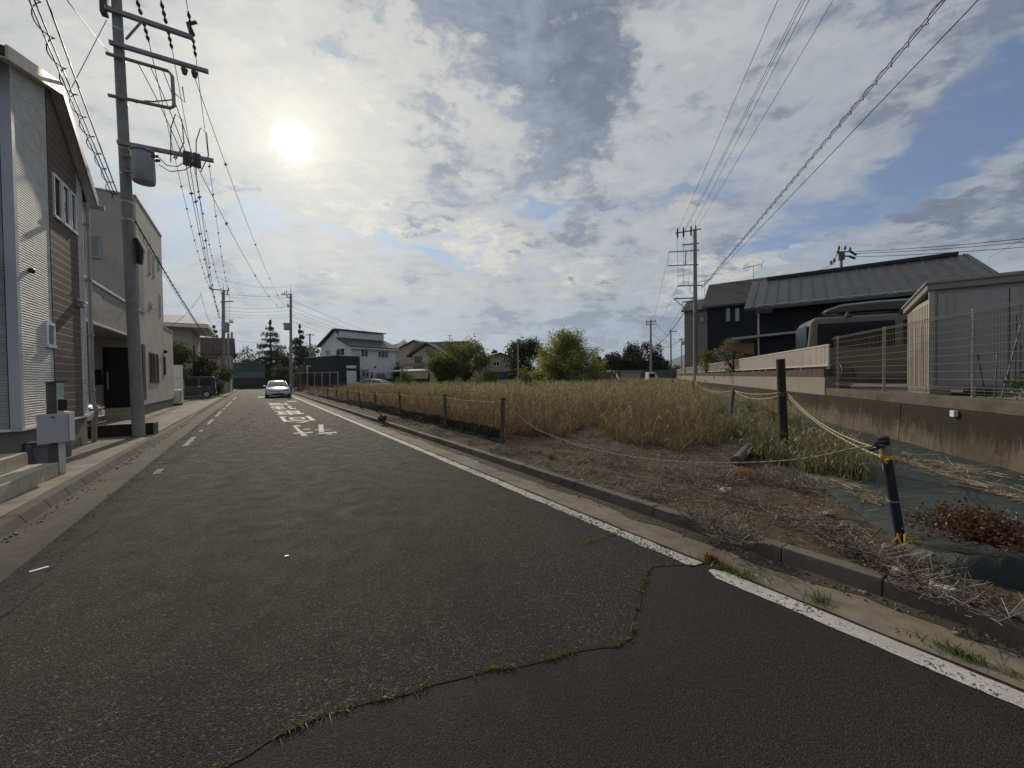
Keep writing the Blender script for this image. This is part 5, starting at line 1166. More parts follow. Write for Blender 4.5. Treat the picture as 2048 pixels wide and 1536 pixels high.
A = D(1404, 574, YR); cable('telephone cable wound with loops, rising to the upper right from the tall right pole', A, same_height(1888, -12, A[2]), .10, .012, 50, None, helix=(.075, .66, .009), ext=.4)
A = D(1402, 578, YR); cable('thick plain cable rising to the upper right beside the wound telephone cable', A, same_height(1958, -8, A[2]-.05), .08, .013, 40, ext=.4)
A = D(1392, 585, YR); cable('telephone cable falling left from the tall right pole to the treetops', A, D(1308, 692, 68), .9, .04, 30)
cable('thin cable from the frame of the tall right pole to the far right pole', D(1338, 503, YR), D(1303, 650, 58), .4, .011, 20)
cable('thin cable from the lower arm of the tall right pole towards the far poles', D(1356, 572, YR), D(1306, 662, 58), .4, .011, 20)
cable('low thin cable from the bracket of the tall right pole to the treetops', D(1365, 612, YR), D(1320, 680, 62), .3, .011, 16)
R2, _, _ = far_pole('far right utility pole with two short crossarms before the dark trees', 1302, 633, 762, 56, .17, .12, .1)
arms_px(R2, 56, [(1292, 644, 1312, 643), (1292, 649, 1313, 648)], .06); ins_px(R2, 56, [(1293, 644), (1311, 643), (1293, 649), (1312, 648)])
R3, _, _ = far_pole('slim far pole with one crossarm between the trees and the tan house', 1342, 654, 752, 72, .16, .12, .1)
arms_px(R3, 72, [(1338, 663.5, 1353, 663)], .07); ins_px(R3, 72, [(1338.5, 663), (1352.5, 662.5)])
R4, _, _ = far_pole('farthest small pole with a transformer right beside the tan house', 1363.5, 672, 748, 92, .16, .12, .1)
arms_px(R4, 92, [(1357, 679, 1371, 678.5)], .08); q = D(1366, 690, 91.5); transformer(R4, q, .3, .9, RD.r)
for k, (x0, y0, x1, y1) in enumerate(((1303, 665, 1342, 685), (1303, 668, 1341, 688), (1313, 648, 1360, 684), (1308, 692, 1363, 680), (1318, 698, 1368, 672), (1316, 706, 1342, 709), (1326, 669, 1370, 664))):
    cable(['upper sagging', 'lower sagging', 'long slanting', 'rising', 'longest rising', 'lowest', 'uppermost level'][k]+' thin cable among the far poles left of the tan house', D(x0, y0, 60), D(x1, y1, 74), .5 if k < 5 else .1, .016, 14, 'thin cables among the far right poles')
PL, _, _ = far_pole('plain grey pole left of the big round bush', 1036, 683, 756, 56, .14, .12, 0.0, pin=0)
PS, _, _ = far_pole('small far pole with a crossarm left of the white house across the field', 620, 667, 730, 85, .2, .15, pin=0); arms_px(PS, 85, [(612, 669.5, 629, 670)], .08)
RB, _, BRB = far_pole('pole top with many insulators rising behind the black house roof', 1683, 488, 590, 33, .13, .10, 1.0, pin=1.0)
arms_px(RB, 33, [(1672, 504, 1698, 503), (1676, 510, 1704, 514)], .05); ins_px(RB, 33, [(1678, 500), (1690, 500), (1700, 503), (1676, 508), (1668, 525), (1662, 529)], .10, .35)
b = MB(); b.tube([D(1678, 502, 33), D(1672, 512, 33), D(1670, 524, 33), D(1664, 527, 33)], .03, 5); b.tube([D(1700, 502, 33), D(1712, 510, 33)], .09, 6); b.tube([D(1697, 512, 33), D(1710, 517, 33)], .09, 6); b.tube([D(1683, 505, 33), D(1683, 520, 33)], .22, 8); b.build('cable_joint', CERAM, RB)
for k, (x0, y0, x1, y1) in enumerate(((1712, 503, 2055, 474), (1712, 507, 2055, 481), (1700, 514, 2055, 491))):
    cable(['upper', 'middle', 'lower'][k]+' of the three cables running right from the pole behind the black house', D(x0, y0, 33), D(x1, y1, 26), .15, .022, 14, 'cables right of the pole behind the black house', ext=.2)
cable('thin wire slanting down behind the right end of the black house roof', D(2055, 474, 26), D(1975, 517, 30), .0, .012, 8)
cable('bundle of cables falling left from the pole behind the black house', D(1668, 527, 33), D(1600, 548, 36), .2, .02, 10)

# ================================================================== VEHICLES
def wheel(parent, fr, a, b_, z, r, w, side, rim=None):
    """axle along fr.r; side = outward sign"""
    o = MB(); A = fr.p(a-side*w, b_, z+r); B = fr.p(a, b_, z+r); o.tube([A, A+(B-A)*.12, A+(B-A)*.88, B], [r*.93, r, r, r*.93], 22); wh_ = o.build('wheel', RUBBER, parent, True)
    m = MB(); C_ = B+fr.r*side*.004; m.tube([B-fr.r*side*.03, C_], [r*.66, r*.62], 18)
    for k in range(5):
        t = 2*math.pi*k/5; e = fr.d*math.cos(t)+np.array([0, 0, math.sin(t)]); g = -fr.d*math.sin(t)+np.array([0, 0, math.cos(t)])
        m.prism([C_+e*r*.12-g*.03, C_+e*r*.62-g*.045, C_+e*r*.62+g*.045, C_+e*r*.12+g*.03], fr.r*side*.012)
    m.build('rim', rim or M('alloy', (.42, .43, .44), .35, .7, .06), wh_)
def sedan(name, label, fr, z, paint, group=None, L_=4.6, Wd=.89, H_=1.43):
    """front at b = 0, tail at b = L"""
    t_ = thing(name, label, 'car', fr.p(0, L_/2, z), group); s = H_/1.43
    st = [(-.02, .50, .30, .52), (.03, .70, .22, .60), (.18, .83, .18, .70), (.55, .88, .17, .80), (1.05, .89, .17, .90), (1.5, .89, .17, .95), (2.6, .89, .17, .98), (3.7, .88, .18, 1.02), (4.25, .82, .22, 1.02), (4.55, .74, .30, .92), (4.6, .66, .40, .80)]
    rings = []
    for bb, w, z0, z1 in st:
        w = w*Wd/.89; bb = bb*L_/4.6; rings.append([fr.p(a, bb, z+q*s) for a, q in ((-w*.9, z0), (-w, z0+.16), (-w, (z0+z1)/2+.06), (-w*.96, z1-.07), (-w*.80, z1), (0, z1+.035), (w*.80, z1), (w*.96, z1-.07), (w, (z0+z1)/2+.06), (w, z0+.16), (w*.9, z0))])
    b = MB(); b.loft(rings); b.build('body', paint, t_, True)
    cs = [(1.0, .76, .885, .72, .90), (1.55, .77, .93, .66, 1.16), (2.15, .78, .96, .60, 1.37), (2.7, .78, .97, .59, 1.43), (3.3, .77, .98, .58, 1.38), (3.9, .74, 1.0, .56, 1.22), (4.35, .68, 1.0, .54, 1.05)]
    rings = [[fr.p(a, bb*L_/4.6, z+q*s) for a, q in ((-w0, z0), (-w0*.97, z0+.03), (-w1, z1-.03), (-w1*.85, z1), (0, z1+.02), (w1*.85, z1), (w1, z1-.03), (w0*.97, z0+.03), (w0, z0))] for bb, w0, z0, w1, z1 in cs]
    b = MB(); b.loft(rings); b.build('windscreen', CARGLASS, t_, True)
    rr_ = [[fr.p(a, bb*L_/4.6, z+q*s) for a, q in ((-w1*1.03, z1-.035), (-w1*.86, z1+.012), (0, z1+.033), (w1*.86, z1+.012), (w1*1.03, z1-.035), (0, z1+.0))] for bb, w0, z0, w1, z1 in [(2.05, 0, 0, .61, 1.345)]+cs[2:5]+[(3.6, 0, 0, .57, 1.31)]]
    b = MB(); b.loft(rr_); b.build('roof', paint, t_, True)
    b = MB()
    for sg in (-1, 1): b.tube([fr.p(sg*.755, 1.0*L_/4.6, z+.90*s), fr.p(sg*.68, 1.55*L_/4.6, z+1.15*s), fr.p(sg*.615, 2.1*L_/4.6, z+1.36*s)], .035, 6); b.tube([fr.p(sg*.775, 2.9*L_/4.6, z+.99*s), fr.p(sg*.60, 2.85*L_/4.6, z+1.40*s)], .03, 6); b.tube([fr.p(sg*.56, 3.6*L_/4.6, z+1.30*s), fr.p(sg*.72, 4.2*L_/4.6, z+1.02*s)], .05, 6)
    b.build('pillar', paint, t_)
    for sg in (-1, 1):
        b = MB(); b.ball(fr.p(sg*(Wd+.10), 1.35, z+1.0*s), .11, .07, .075); b.build('wing_mirror', paint, t_, True)
        b = MB(); P_ = [fr.p(sg*.40, .075, z+.645*s), fr.p(sg*.66, .17, z+.70*s), fr.p(sg*.80, .42, z+.77*s), fr.p(sg*.83, .40, z+.69*s), fr.p(sg*.70, .12, z+.60*s)]; b.prism(P_, fr.d*-.05+np.array([0, 0, .012])); b.build('headlight', LAMPG, t_)
        for bb in (.82, 3.65): wheel(t_, fr, sg*(Wd-.005), bb*L_/4.6, z, .325, .21, sg)
    b = MB(); b.prism([fr.p(-.74, .02, z+.60*s), fr.p(0, -.075, z+.55*s), fr.p(.74, .02, z+.60*s), fr.p(.74, .02, z+.635*s), fr.p(0, -.075, z+.59*s), fr.p(-.74, .02, z+.635*s)], fr.d*.10); b.build('light_bar', BLACK, t_)
    b = MB(); b.prism([fr.p(-.52, -.052, z+.235*s), fr.p(.52, -.052, z+.235*s), fr.p(.40, -.075, z+.36*s), fr.p(-.40, -.075, z+.36*s)], fr.d*.14); b.prism([fr.p(-.80, .04, z+.20*s), fr.p(-.55, -.045, z+.20*s), fr.p(-.58, -.045, z+.27*s), fr.p(-.80, .04, z+.29*s)], fr.d*.1); b.prism([fr.p(.80, .04, z+.20*s), fr.p(.55, -.045, z+.20*s), fr.p(.58, -.045, z+.27*s), fr.p(.80, .04, z+.29*s)], fr.d*.1); b.build('grille', BLACK, t_)
    b = MB(); b.box(fr, -.165, .165, -.105, -.078, z+.385*s, z+.535*s); b.build('number_plate', PLATE, t_)
    b = MB(); b.box(fr, -.62, .62, -.03, .05, z+.165*s, z+.19*s); b.build('lip', paint, t_)
    b = MB(); b.tube([fr.p(.05, .98*L_/4.6, z+.93*s), fr.p(.42, 1.28*L_/4.6, z+1.075*s)], .016, 5); b.build('wiper', BLACK, t_)
    return t_
def van(name, label, fr, z, L_, Wd, H_, paint, wins, wheels, profile, group=None, rim=None):
    """side view on fr.r: a = along the length, b = across; near side b = 0"""
    t_ = thing(name, label, 'van', fr.p(L_/2, Wd/2, z), group)
    b = MB(); b.prism([fr.p(a*L_, .03, z+q*H_) for a, q in profile], fr.d*(Wd-.06)); o = b.build('body', paint, t_, bevel=.09)
    o.modifiers['bevel'].segments = 3
    for a0, a1, q0, q1, sl in wins:
        for bb, e in ((.022, -.012), (Wd-.022, .012)):
            b = MB(); b.prism([fr.p(a0*L_, bb, z+q0*H_), fr.p(a1*L_, bb, z+q0*H_), fr.p((a1-(sl if sl < 0 else 0)*0)*L_, bb, z+q1*H_), fr.p((a0+sl)*L_, bb, z+q1*H_)], fr.d*e); b.build('side_window', TINT, t_, bevel=.004)
    for a in wheels:
        for bb, sg in ((.015, -1), (Wd-.015, 1)):
            f2 = Fr((fr.o[0], fr.o[1], 0), fr.az+math.pi/2)      # turn so the axle lies along r
            q = fr.p(a*L_, bb, 0); aa, bq, _ = f2.ab(q); wheel(t_, f2, aa, bq, z, H_*.165, .16, -sg, rim)
    return t_
u0, v0 = 1.72, 38.0
sedan('white_sedan', 'pearl white sedan parked facing the camera at the right kerb of the street', Fr(tuple(RD.p(u0, v0)), PSI), .0, PEARL)
# white car in the carport, nose to the road
g = at_z(216, 833, .09); gu, gv, _ = RD.ab(g)
sedan('white_car', 'white car with a black grille, nose showing from the carport of the beige house', Fr(tuple(RD.p(-4.0, 17.0)), PSI-math.pi/2), .09, PEARL)
# white car beyond the field grass
q = D(694, 768, 41); sedan('parked_white_car', 'white car parked before the dark annex, mostly hidden by the field grass', Fr((q[0], q[1]+.9, 0), math.radians(-80+180)), .05, PEARL)
# black mini van on the verge, side on, its tail towards the road
qa = RD.ab(at_z(412, 796, .1)); KF = Fr(tuple(RD.p(qa[0]-2.75, qa[1])), PSI)
kp = [(0, .16), (0, .50), (.06, .60), (.16, .96), (.24, 1.0), (.94, 1.0), (.975, .96), (.995, .5), (1, .2), (.97, .14), (.05, .12)]
kv = van('black_minivan', 'black mini van parked across the verge beside the tall water tank', KF, .1, 3.4, 1.48, 1.74, CBLACK, [(.17, .40, .58, .92, .05), (.42, .66, .58, .92, 0), (.70, .90, .58, .92, 0)], (.17, .82), kp)
b = MB(); b.box(KF, 3.36, 3.405, .04, .16, .1+.75, .1+1.35); b.build('tail_lamp', M('pale_tail_lamp', (.55, .50, .48), .2), kv)
b = MB(); b.box(KF, 1.36, 1.40, -.01, .02, .4, 1.72); b.build('door_seam', M('chrome_strip', (.3, .3, .3), .3, .5), kv)
for a in (1.28, 2.25): b = MB(); b.box(KF, a, a+.18, -.01, .021, 1.03, 1.06); b.build('handle', CHROME, kv)
b = MB(); b.box(KF, .6, 3.2, .05, 1.43, 1.842, 1.862); b.build('roof_rail', GREYM, kv)
# tan camper van behind the mesh fence
q = D(1616, 735, 12.7); VF = Fr((q[0], q[1], 0), math.radians(24)); HV_ = D(1650, 633, 12.45)[2]-1.03
vp = [(0, .16), (.002, .55), (.018, .93), (.04, 1.0), (.80, 1.0), (.93, .66), (.985, .55), (1, .45), (1, .18), (.97, .12), (.03, .12)]
tv = van('tan_van', 'tan camper van with a black roof box, parked behind the mesh fence', VF, 1.03, 4.7, 1.75, HV_, CTAN, [(.055, .46, .56, .905, 0), (.50, .72, .56, .905, 0), (.735, .86, .56, .88, 0)], (.19, .80), vp, None, BLACK)
b = MB(); b.box(VF, .0, .03, .2, 1.55, 1.03+.58*HV_, 1.03+.9*HV_); b.build('rear_window', TINT, tv)
for a in (1.05, 2.35, 3.4):
    b = MB(); b.tube([VF.p(a, .10, 1.03+HV_-.05), VF.p(a, .12, 1.03+HV_+.06), VF.p(a, .13, 1.03+HV_+.14)], [.13, .06, .035], 8); b.tube([VF.p(a, .10, 1.03+HV_+.10), VF.p(a, 1.6, 1.03+HV_+.10)], .022, 6); b.build('roof_bar', BLACK, tv)
rb = thing('roof_box', 'long black roof box on the tan van', 'roof box', VF.p(2, .9, 1.03+HV_+.12)); rings = []
for a, w, z0, z1 in ((.55, .12, .19, .22), (.66, .26, .15, .31), (1.0, .36, .13, .42), (1.8, .42, .13, .46), (2.8, .42, .13, .46), (3.2, .34, .15, .40)):
    rings.append([VF.p(a, .72+s*w, 1.03+HV_+z) for s, z in ((-1, z0+.03), (-.9, z0), (.9, z0), (1, z0+.03), (1, z1-.07), (.75, z1), (-.75, z1), (-1, z1-.07))])
b = MB(); b.loft(rings); b.build('shell', CBLACK, rb, True)
# white pickup by the hut
q = D(1268, 762, 50); TF = Fr((q[0], q[1], 0), 0.05)
tp = [(0, .16), (0, .45), (.55, .45), (.56, 1.0), (.80, 1.0), (.93, .62), (1, .50), (1, .16)]
kt = van('white_pickup', 'small white pickup truck parked behind the right end of the field', TF, .1, 3.3, 1.5, 1.78, PEARL, [(.60, .80, .60, .90, 0)], (.2, .82), tp)

# ================================================================== VEGETATION
def quads_at(P, size, asp=.5, up=.35):
    """random leaf-shaped quads at the points P"""
    n = len(P); nrm = rng.normal(size=(n, 3)); nrm[:, 2] += up; nrm /= np.linalg.norm(nrm, axis=1)[:, None]
    t = np.cross(nrm, rng.normal(size=(n, 3))); t /= np.linalg.norm(t, axis=1)[:, None]+1e-9; g = np.cross(nrm, t)
    s = (size*rng.uniform(.6, 1.35, n))[:, None]; w = s*asp*.5
    V = np.stack([P-t*s*.5, P+g*w, P+t*s*.5+nrm*s*.12, P-g*w], 1).reshape(-1, 3)
    return V, np.arange(n*4).reshape(n, 4)
def lerp_cols(n, c0, c1, per=4, extra=None, j=.25):
    k = rng.random(n)[:, None]; c = np.asarray(c0)*(1-k)+np.asarray(c1)*k
    if extra is not None: c = c*extra[:, None]
    c = c*rng.uniform(1-j, 1+j, (n, 1)); return np.repeat(np.clip(c, 0, 1), per, 0)
def limb_mesh(t_, paths, name='trunk', mat=None):
    b = MB()
    for pts, rs in paths: b.tube(pts, rs, 7)
    return b.build(name, mat or BARK, t_, True)
def broad_tree(label, base, H_, R_, c0, c1, n=5000, leaf=.3, trunk=.28, blobs=16, squash=.9, name='tree', cat='tree', group=None, lumps=26, gap=.55, kind_r=.30, seed=None):
    r_ = np.random.default_rng(seed if seed is not None else int(abs(base[0]*31+base[1]*17)) % 9999)
    t_ = thing(name, label, cat, base, group); base = np.asarray(base, float)
    cz = base[2]+H_*(trunk+(1-trunk)*.5); rz = H_*(1-trunk)*.5
    C = []
    while len(C) < blobs:
        q = r_.uniform(-1, 1, 3)
        if .25 < np.linalg.norm(q) < .88: C.append(base*[1, 1, 0]+np.array([q[0]*R_, q[1]*R_, cz+q[2]*rz]))
    C = np.array(C); br = r_.uniform(.7, 1.25, blobs)*R_*kind_r*1.25
    sub = []
    for c, q in zip(C, br):
        for _ in range(lumps):
            d = r_.normal(size=3); d /= np.linalg.norm(d); sub.append((c+d*q*r_.uniform(.55, 1.0)*[1, 1, squash], q*r_.uniform(.16, .34), r_.uniform(.6, 1.35)))
    S = np.array([s[0] for s in sub]); W_ = np.array([s[1] for s in sub]); B_ = np.array([s[2] for s in sub])
    idx = r_.integers(0, len(S), n); P = S[idx]+r_.normal(size=(n, 3))*W_[idx][:, None]
    P = P[P[:, 2] > base[2]+H_*.06]; idx = idx[:len(P)]
    V, Fq = quads_at(P, np.full(len(P), leaf)); npmesh('foliage', V, Fq, MAT_LEAF, lerp_cols(len(P), c0, c1, 4, B_[idx]), t_)
    top = base+[0, 0, H_*(trunk+.35)]; paths = [([base-[0, 0, .1], base+[R_*.03, 0, H_*trunk], top], [H_*.03+.04, H_*.022+.03, .04])]
    for c in C: s = base+[R_*.02, 0, H_*trunk*r_.uniform(.8, 1.5)]; paths.append(([s, (s+c)/2+[0, 0, .1*R_], c], [H_*.012+.02, .04, .015]))
    limb_mesh(t_, paths); return t_
def shoot_bush(label, base, H_, R_, c0, c1, shoots=70, per=150, leaf=.16, name='bush', cat='bush', emin=25, spread=.10, group=None, seed=3, woody=True, top_shoots=0, stem=.035):
    """many arching stems from the ground, leaves strung along them"""
    r_ = np.random.default_rng(seed); t_ = thing(name, label, cat, base, group); base = np.asarray(base, float); P = []; Bv = []; paths = []
    for i in range(shoots):
        az = r_.uniform(0, 2*math.pi); el = math.radians(r_.uniform(emin, 88)); k = r_.uniform(.72, 1.06)
        if i < top_shoots: el = math.radians(r_.uniform(62, 86)); k = r_.uniform(1.0, 1.13)
        tip = base+np.array([math.cos(az)*math.cos(el)*R_*1.05*k, math.sin(az)*math.cos(el)*R_*1.05*k, (.10+.90*math.sin(el)**1.1)*H_*k])
        mid = base+(tip-base)*.5+np.array([0, 0, .10*H_])*(1-math.sin(el)*.7); pts = []
        for j in range(9):
            s = j/8; pts.append((1-s)**2*base+2*s*(1-s)*mid+s*s*tip+np.array([0, 0, -.04*H_*s**3])+r_.normal(size=3)*.02*R_*(s > 0))
        paths.append((pts, [stem*(1-j/9)+stem*.17 for j in range(9)])); pts = np.array(pts); bt = r_.uniform(.65, 1.35)
        n = per; s = r_.beta(1.9, 1.15, n)*8; i0 = np.minimum(s.astype(int), 7); f = (s-i0)[:, None]; q = pts[i0]*(1-f)+pts[i0+1]*f
        w = spread*R_*(1.0-.45*(s/8))[:, None]; P.append(q+r_.normal(size=(n, 3))*w); Bv.append(np.full(n, bt))
    P = np.concatenate(P); Bv = np.concatenate(Bv); m = P[:, 2] > base[2]+.05; P, Bv = P[m], Bv[m]
    V, Fq = quads_at(P, np.full(len(P), leaf)); npmesh('foliage', V, Fq, MAT_LEAF, lerp_cols(len(P), c0, c1, 4, Bv), t_)
    limb_mesh(t_, paths, 'stems' if woody else 'stem'); return t_
def conifer(label, base, H_, R_, c0, c1, tiers=13, bare=.18, seed=1, dens=1.0):
    r_ = np.random.default_rng(seed); t_ = thing('conifer_tree', label, 'conifer', base); base = np.asarray(base, float); P = []; paths = [([base-[0, 0, .1], base+[0, 0, H_*.5], base+[0, 0, H_]], [H_*.02+.05, H_*.012+.03, .02])]
    for i in range(tiers):
        k = i/(tiers-1); z = H_*(bare+(1-bare)*k**.92); L_ = R_*(1-k)**.8*r_.uniform(.75, 1.1)+.25
        for j in range(int(9-4*k)):
            az = r_.uniform(0, 2*math.pi); l_ = L_*r_.uniform(.65, 1.12); d = np.array([math.cos(az), math.sin(az), 0]); a = base+[0, 0, z]; e = a+d*l_+np.array([0, 0, -.10*l_+.06*l_*r_.normal()]); m = a+d*l_*.55+np.array([0, 0, .03*l_])
            paths.append(([a, m, e], [.05*(1-k)+.02, .03, .01])); n = int(150*dens*l_/R_+30); s = r_.random(n)[:, None]; q = (1-s)**2*a+2*s*(1-s)*m+s*s*e
            side = np.cross(d, [0, 0, 1]); q = q+side*(r_.normal(size=(n, 1))*.16*l_*(1.05-s))+np.array([0, 0, 1])*(r_.normal(size=(n, 1))*.05*R_-.05*R_); P.append(q)
    P = np.concatenate(P); V, Fq = quads_at(P, np.full(len(P), .045*H_*.75), .35, 1.2); npmesh('foliage', V, Fq, MAT_LEAF, lerp_cols(len(P), c0, c1, 4), t_); limb_mesh(t_, paths); return t_
def gnd(px, Y, z=.0): p = D(px, 760, Y); p[2] = z; return p
def HT(px, py, Y): return D(px, py, Y)[2]
DG0, DG1 = (.018, .028, .012), (.045, .062, .024)
MG0, MG1 = (.065, .095, .026), (.16, .19, .055)
YG0, YG1 = (.09, .11, .024), (.22, .225, .058)
# the big round bush and its neighbours in the field
Yb = 44
shoot_bush('big round yellow green bush standing in the field', gnd(1138, Yb, .1), HT(1150, 664, Yb), 4.6, (.13, .155, .035), (.29, .30, .080), 170, 300, .20, emin=6, seed=11, top_shoots=16, spread=.10)
shoot_bush('low yellow green sapling bush in front of the blue hoarding', gnd(1052, 33, .1), HT(1052, 733, 33), 1.25, YG0, YG1, 24, 75, .13, emin=20, seed=12, spread=.16)
shoot_bush('small yellow green bush in front of the small cream house', gnd(980, 40, .1), HT(980, 738, 40), 1.5, YG0, YG1, 22, 80, .15, emin=20, seed=13, spread=.18)
broad_tree('right taller of the two round green trees before the dark roofed house', gnd(932, 44, .1), HT(930, 681, 44), 2.7, MG0, (.20, .225, .06), 9500, .21, .14, 17, seed=5, name='round_tree', group='green trees before the dark roofed house')
broad_tree('left lower of the two round green trees before the dark roofed house', gnd(877, 43, .1), HT(877, 705, 43), 2.5, MG0, (.20, .225, .06), 8500, .21, .12, 14, seed=6, name='round_tree', group='green trees before the dark roofed house')
shoot_bush('low green bush beside the carport of the white house', gnd(812, 41, .1), HT(812, 734, 41), 1.4, MG0, MG1, 24, 90, .16, emin=20, seed=14, spread=.18)
shoot_bush('dark shrub against the right wall of the white house', gnd(797, 53, .0), HT(797, 717, 53), 1.2, DG0, DG1, 24, 90, .22, seed=15, spread=.2)
# dark trees behind
broad_tree('dark dense tree behind the small cream house, left of the big bush', gnd(1048, 62), HT(1045, 675, 62), 3.4, DG0, DG1, 9500, .34, .04, 26, seed=21, name='dark_tree')
broad_tree('tallest dark tree in the row at the right end of the field', gnd(1286, 66), HT(1286, 680, 66), 2.9, DG0, DG1, 8500, .34, .05, 26, seed=23, name='dark_tree')
for k, (x, y, Y, R_, lab) in enumerate(((1215, 702, 66, 2.0, 'slim dark tree just right of the big bush'), (1238, 704, 68, 1.9, 'dark tree between the big bush and the tallest dark tree'), (1262, 699, 67, 2.2, 'dark tree touching the left side of the tallest dark tree'), (1318, 706, 64, 2.2, 'dark tree right of the tallest one, behind the far pole'), (1345, 733, 74, 2.4, 'low dark bushy tree behind the slim far pole'), (1375, 738, 70, 2.2, 'low dark bush beside the tan house'), (1195, 712, 70, 2.0, 'dark tree behind the right edge of the big bush'), (990, 697, 80, 1.3, 'small dark tree crown above the small cream house roof'))):
    broad_tree(lab, gnd(x, Y), HT(x, y, Y), R_, DG0, DG1, 4200, .34, .05, 14, seed=30+k, name='dark_tree')
# end of the street
GZ0, GZ1 = (.026, .036, .022), (.055, .068, .038)
conifer('tall tiered cedar tree behind the end of the street', gnd(543, 96), HT(543, 643, 96), 5.4, GZ0, GZ1, 10, .12, 1, .75)
conifer('second cedar tip right of the tall tiered cedar', gnd(602, 100), HT(602, 651, 100), 4.6, GZ0, GZ1, 10, .15, 2, .75)
conifer('small conifer behind the brown roofed house', gnd(430, 75), HT(430, 652, 75), 2.0, GZ0, GZ1, 11, .2, 3)
for k, (x, y, Y, R_, lab) in enumerate(((478, 705, 104, 4.0, 'rounded tree above the corrugated shed, leftmost'), (505, 698, 106, 4.5, 'rounded tree above the middle of the corrugated shed'), (566, 688, 102, 4.2, 'broad tree at the right side of the tall cedar'), (590, 676, 92, 3.6, 'pale green tree behind the right far pole'), (622, 684, 96, 4.0, 'green tree right of the right far pole'), (545, 712, 98, 5.2, 'wide dark tree below the tall cedar'), (648, 690, 92, 3.2, 'tree crown touching the left side of the white house'))):
    broad_tree(lab, gnd(x, Y), HT(x, y, Y), R_, GZ0, GZ1, 4200, .45, .08, 13, seed=50+k, name='street_end_tree')
broad_tree('clipped cloud shaped hedge at the end of the street', gnd(540, 80, .0), HT(540, 742, 80), 3.3, (.02, .032, .016), (.045, .06, .03), 3500, .3, .35, 9, .5, name='clipped_hedge', cat='hedge', seed=61)
broad_tree('bushy green shrub between the white sedan and the far pole', gnd(572, 70, .0), HT(572, 733, 70), 2.3, GZ0, MG0, 3200, .28, .05, 9, seed=62, name='shrub', cat='shrub')
for k, (x, y, lab) in enumerate(((612, 722, 'shrub with pale leaves above the grey metal fence, left one'), (655, 722, 'shrub with pale leaves before the dark annex'))):
    shoot_bush(lab, gnd(x, 50), HT(x, y, 50), 1.6, (.05, .065, .035), (.11, .13, .07), 26, 90, .18, seed=70+k, spread=.18, name='shrub', cat='shrub')
# street trees at the left
q = RD.p(-3.6, 46.5, .1); broad_tree('leafy dark green street tree behind the black mini van', q, HT(425, 703, q[1])-.1, 1.9, (.026, .038, .014), (.065, .08, .03), 6500, .17, .16, 15, seed=81, name='street_tree')
q = RD.p(-4.9, 40.2, .1); broad_tree('green garden tree leaning out between the beige house and the cream house', q, HT(357, 683, q[1])-.1, 1.35, (.05, .07, .02), (.11, .13, .04), 5200, .15, .3, 13, seed=82, name='garden_tree')
q = RD.p(-3.0, 48.5, .1); shoot_bush('low flowering shrub at the foot of the left far poles', q, 1.0, .8, (.05, .065, .03), (.14, .13, .06), 20, 60, .1, seed=83, spread=.2, name='shrub', cat='shrub')
# right side plants on the raised ground
q = D(1470, 716, 22.6); q[2] = 1.02; broad_tree('grey green olive tree before the navy house', q, HT(1470, 668, 22.6)-1.02, .98, (.10, .115, .085), (.20, .22, .17), 5500, .085, .12, 13, seed=91, name='olive_tree')
q = D(1413, 724, 31.7); q[2] = 1.02; broad_tree('yellow green shrub at the foot of the tall right pole', q, HT(1413, 696, 31.7)-1.02, .95, YG0, YG1, 2600, .13, .1, 9, seed=92, name='shrub', cat='shrub')
q = D(1440, 720, 27.6); q[2] = 1.02; broad_tree('low green shrub between the yellow shrub and the olive tree', q, .9, .5, MG0, MG1, 1500, .11, .1, 7, seed=93, name='shrub', cat='shrub')
q = WF.p(1.05, .6, 1.02); shoot_bush('leafy green vegetable plants behind the mesh fence at the right edge', q, .55, .75, (.03, .05, .015), (.07, .10, .03), 26, 60, .07, seed=94, spread=.22, name='vegetable_plant', cat='plant')

# ------------------------------------------------------------------ the grass of the field
def inpoly(x, y, poly):
    r_ = np.zeros(len(x), bool); n = len(poly)
    for i in range(n):
        x0, y0 = poly[i]; x1, y1 = poly[(i+1) % n]; c = ((y0 > y) != (y1 > y)); r_ ^= c & (x < (x1-x0)*(y-y0)/(y1-y0+1e-12)+x0)
    return r_
def vnoise(x, y, s, k=0):
    return np.array([mnoise.noise(Vector((a*s, b*s, k))) for a, b in zip(x, y)])
FRONT = [G(1008, 862, .12), G(1060, 866, .12), G(1120, 868, .12), G(1165, 856, .12), G(1195, 845, .12), G(1225, 872, .12), G(1265, 886, .12), G(1340, 892, .12), G(1420, 886, .12), G(1455, 872, .12)]
LEFT = [RD.p(4.5, v) for v in (60, 30, 12, 7.2)]
RIGHT = [WF.p(-3.0, 6.0), WF.p(-2.7, 9.0), WF.p(-1.9, 14), WF.p(-1.3, 25), WF.p(-.8, 50)]
BACK = [WF.p(-.8, 54), G(1240, 1000)*0+D(1240, 760, 56), D(1000, 760, 58), D(800, 760, 46), D(690, 760, 42), RD.p(4.5, 60)]
POLY = [(p[0], p[1]) for p in LEFT+FRONT+RIGHT+BACK[:-1]]
def scatter(n, x0, x1, y0, y1):
    x = rng.uniform(x0, x1, n); y = rng.uniform(y0, y1, n); return x, y
BL = dict(V=[], F=[], C=[]); nv_ = 0
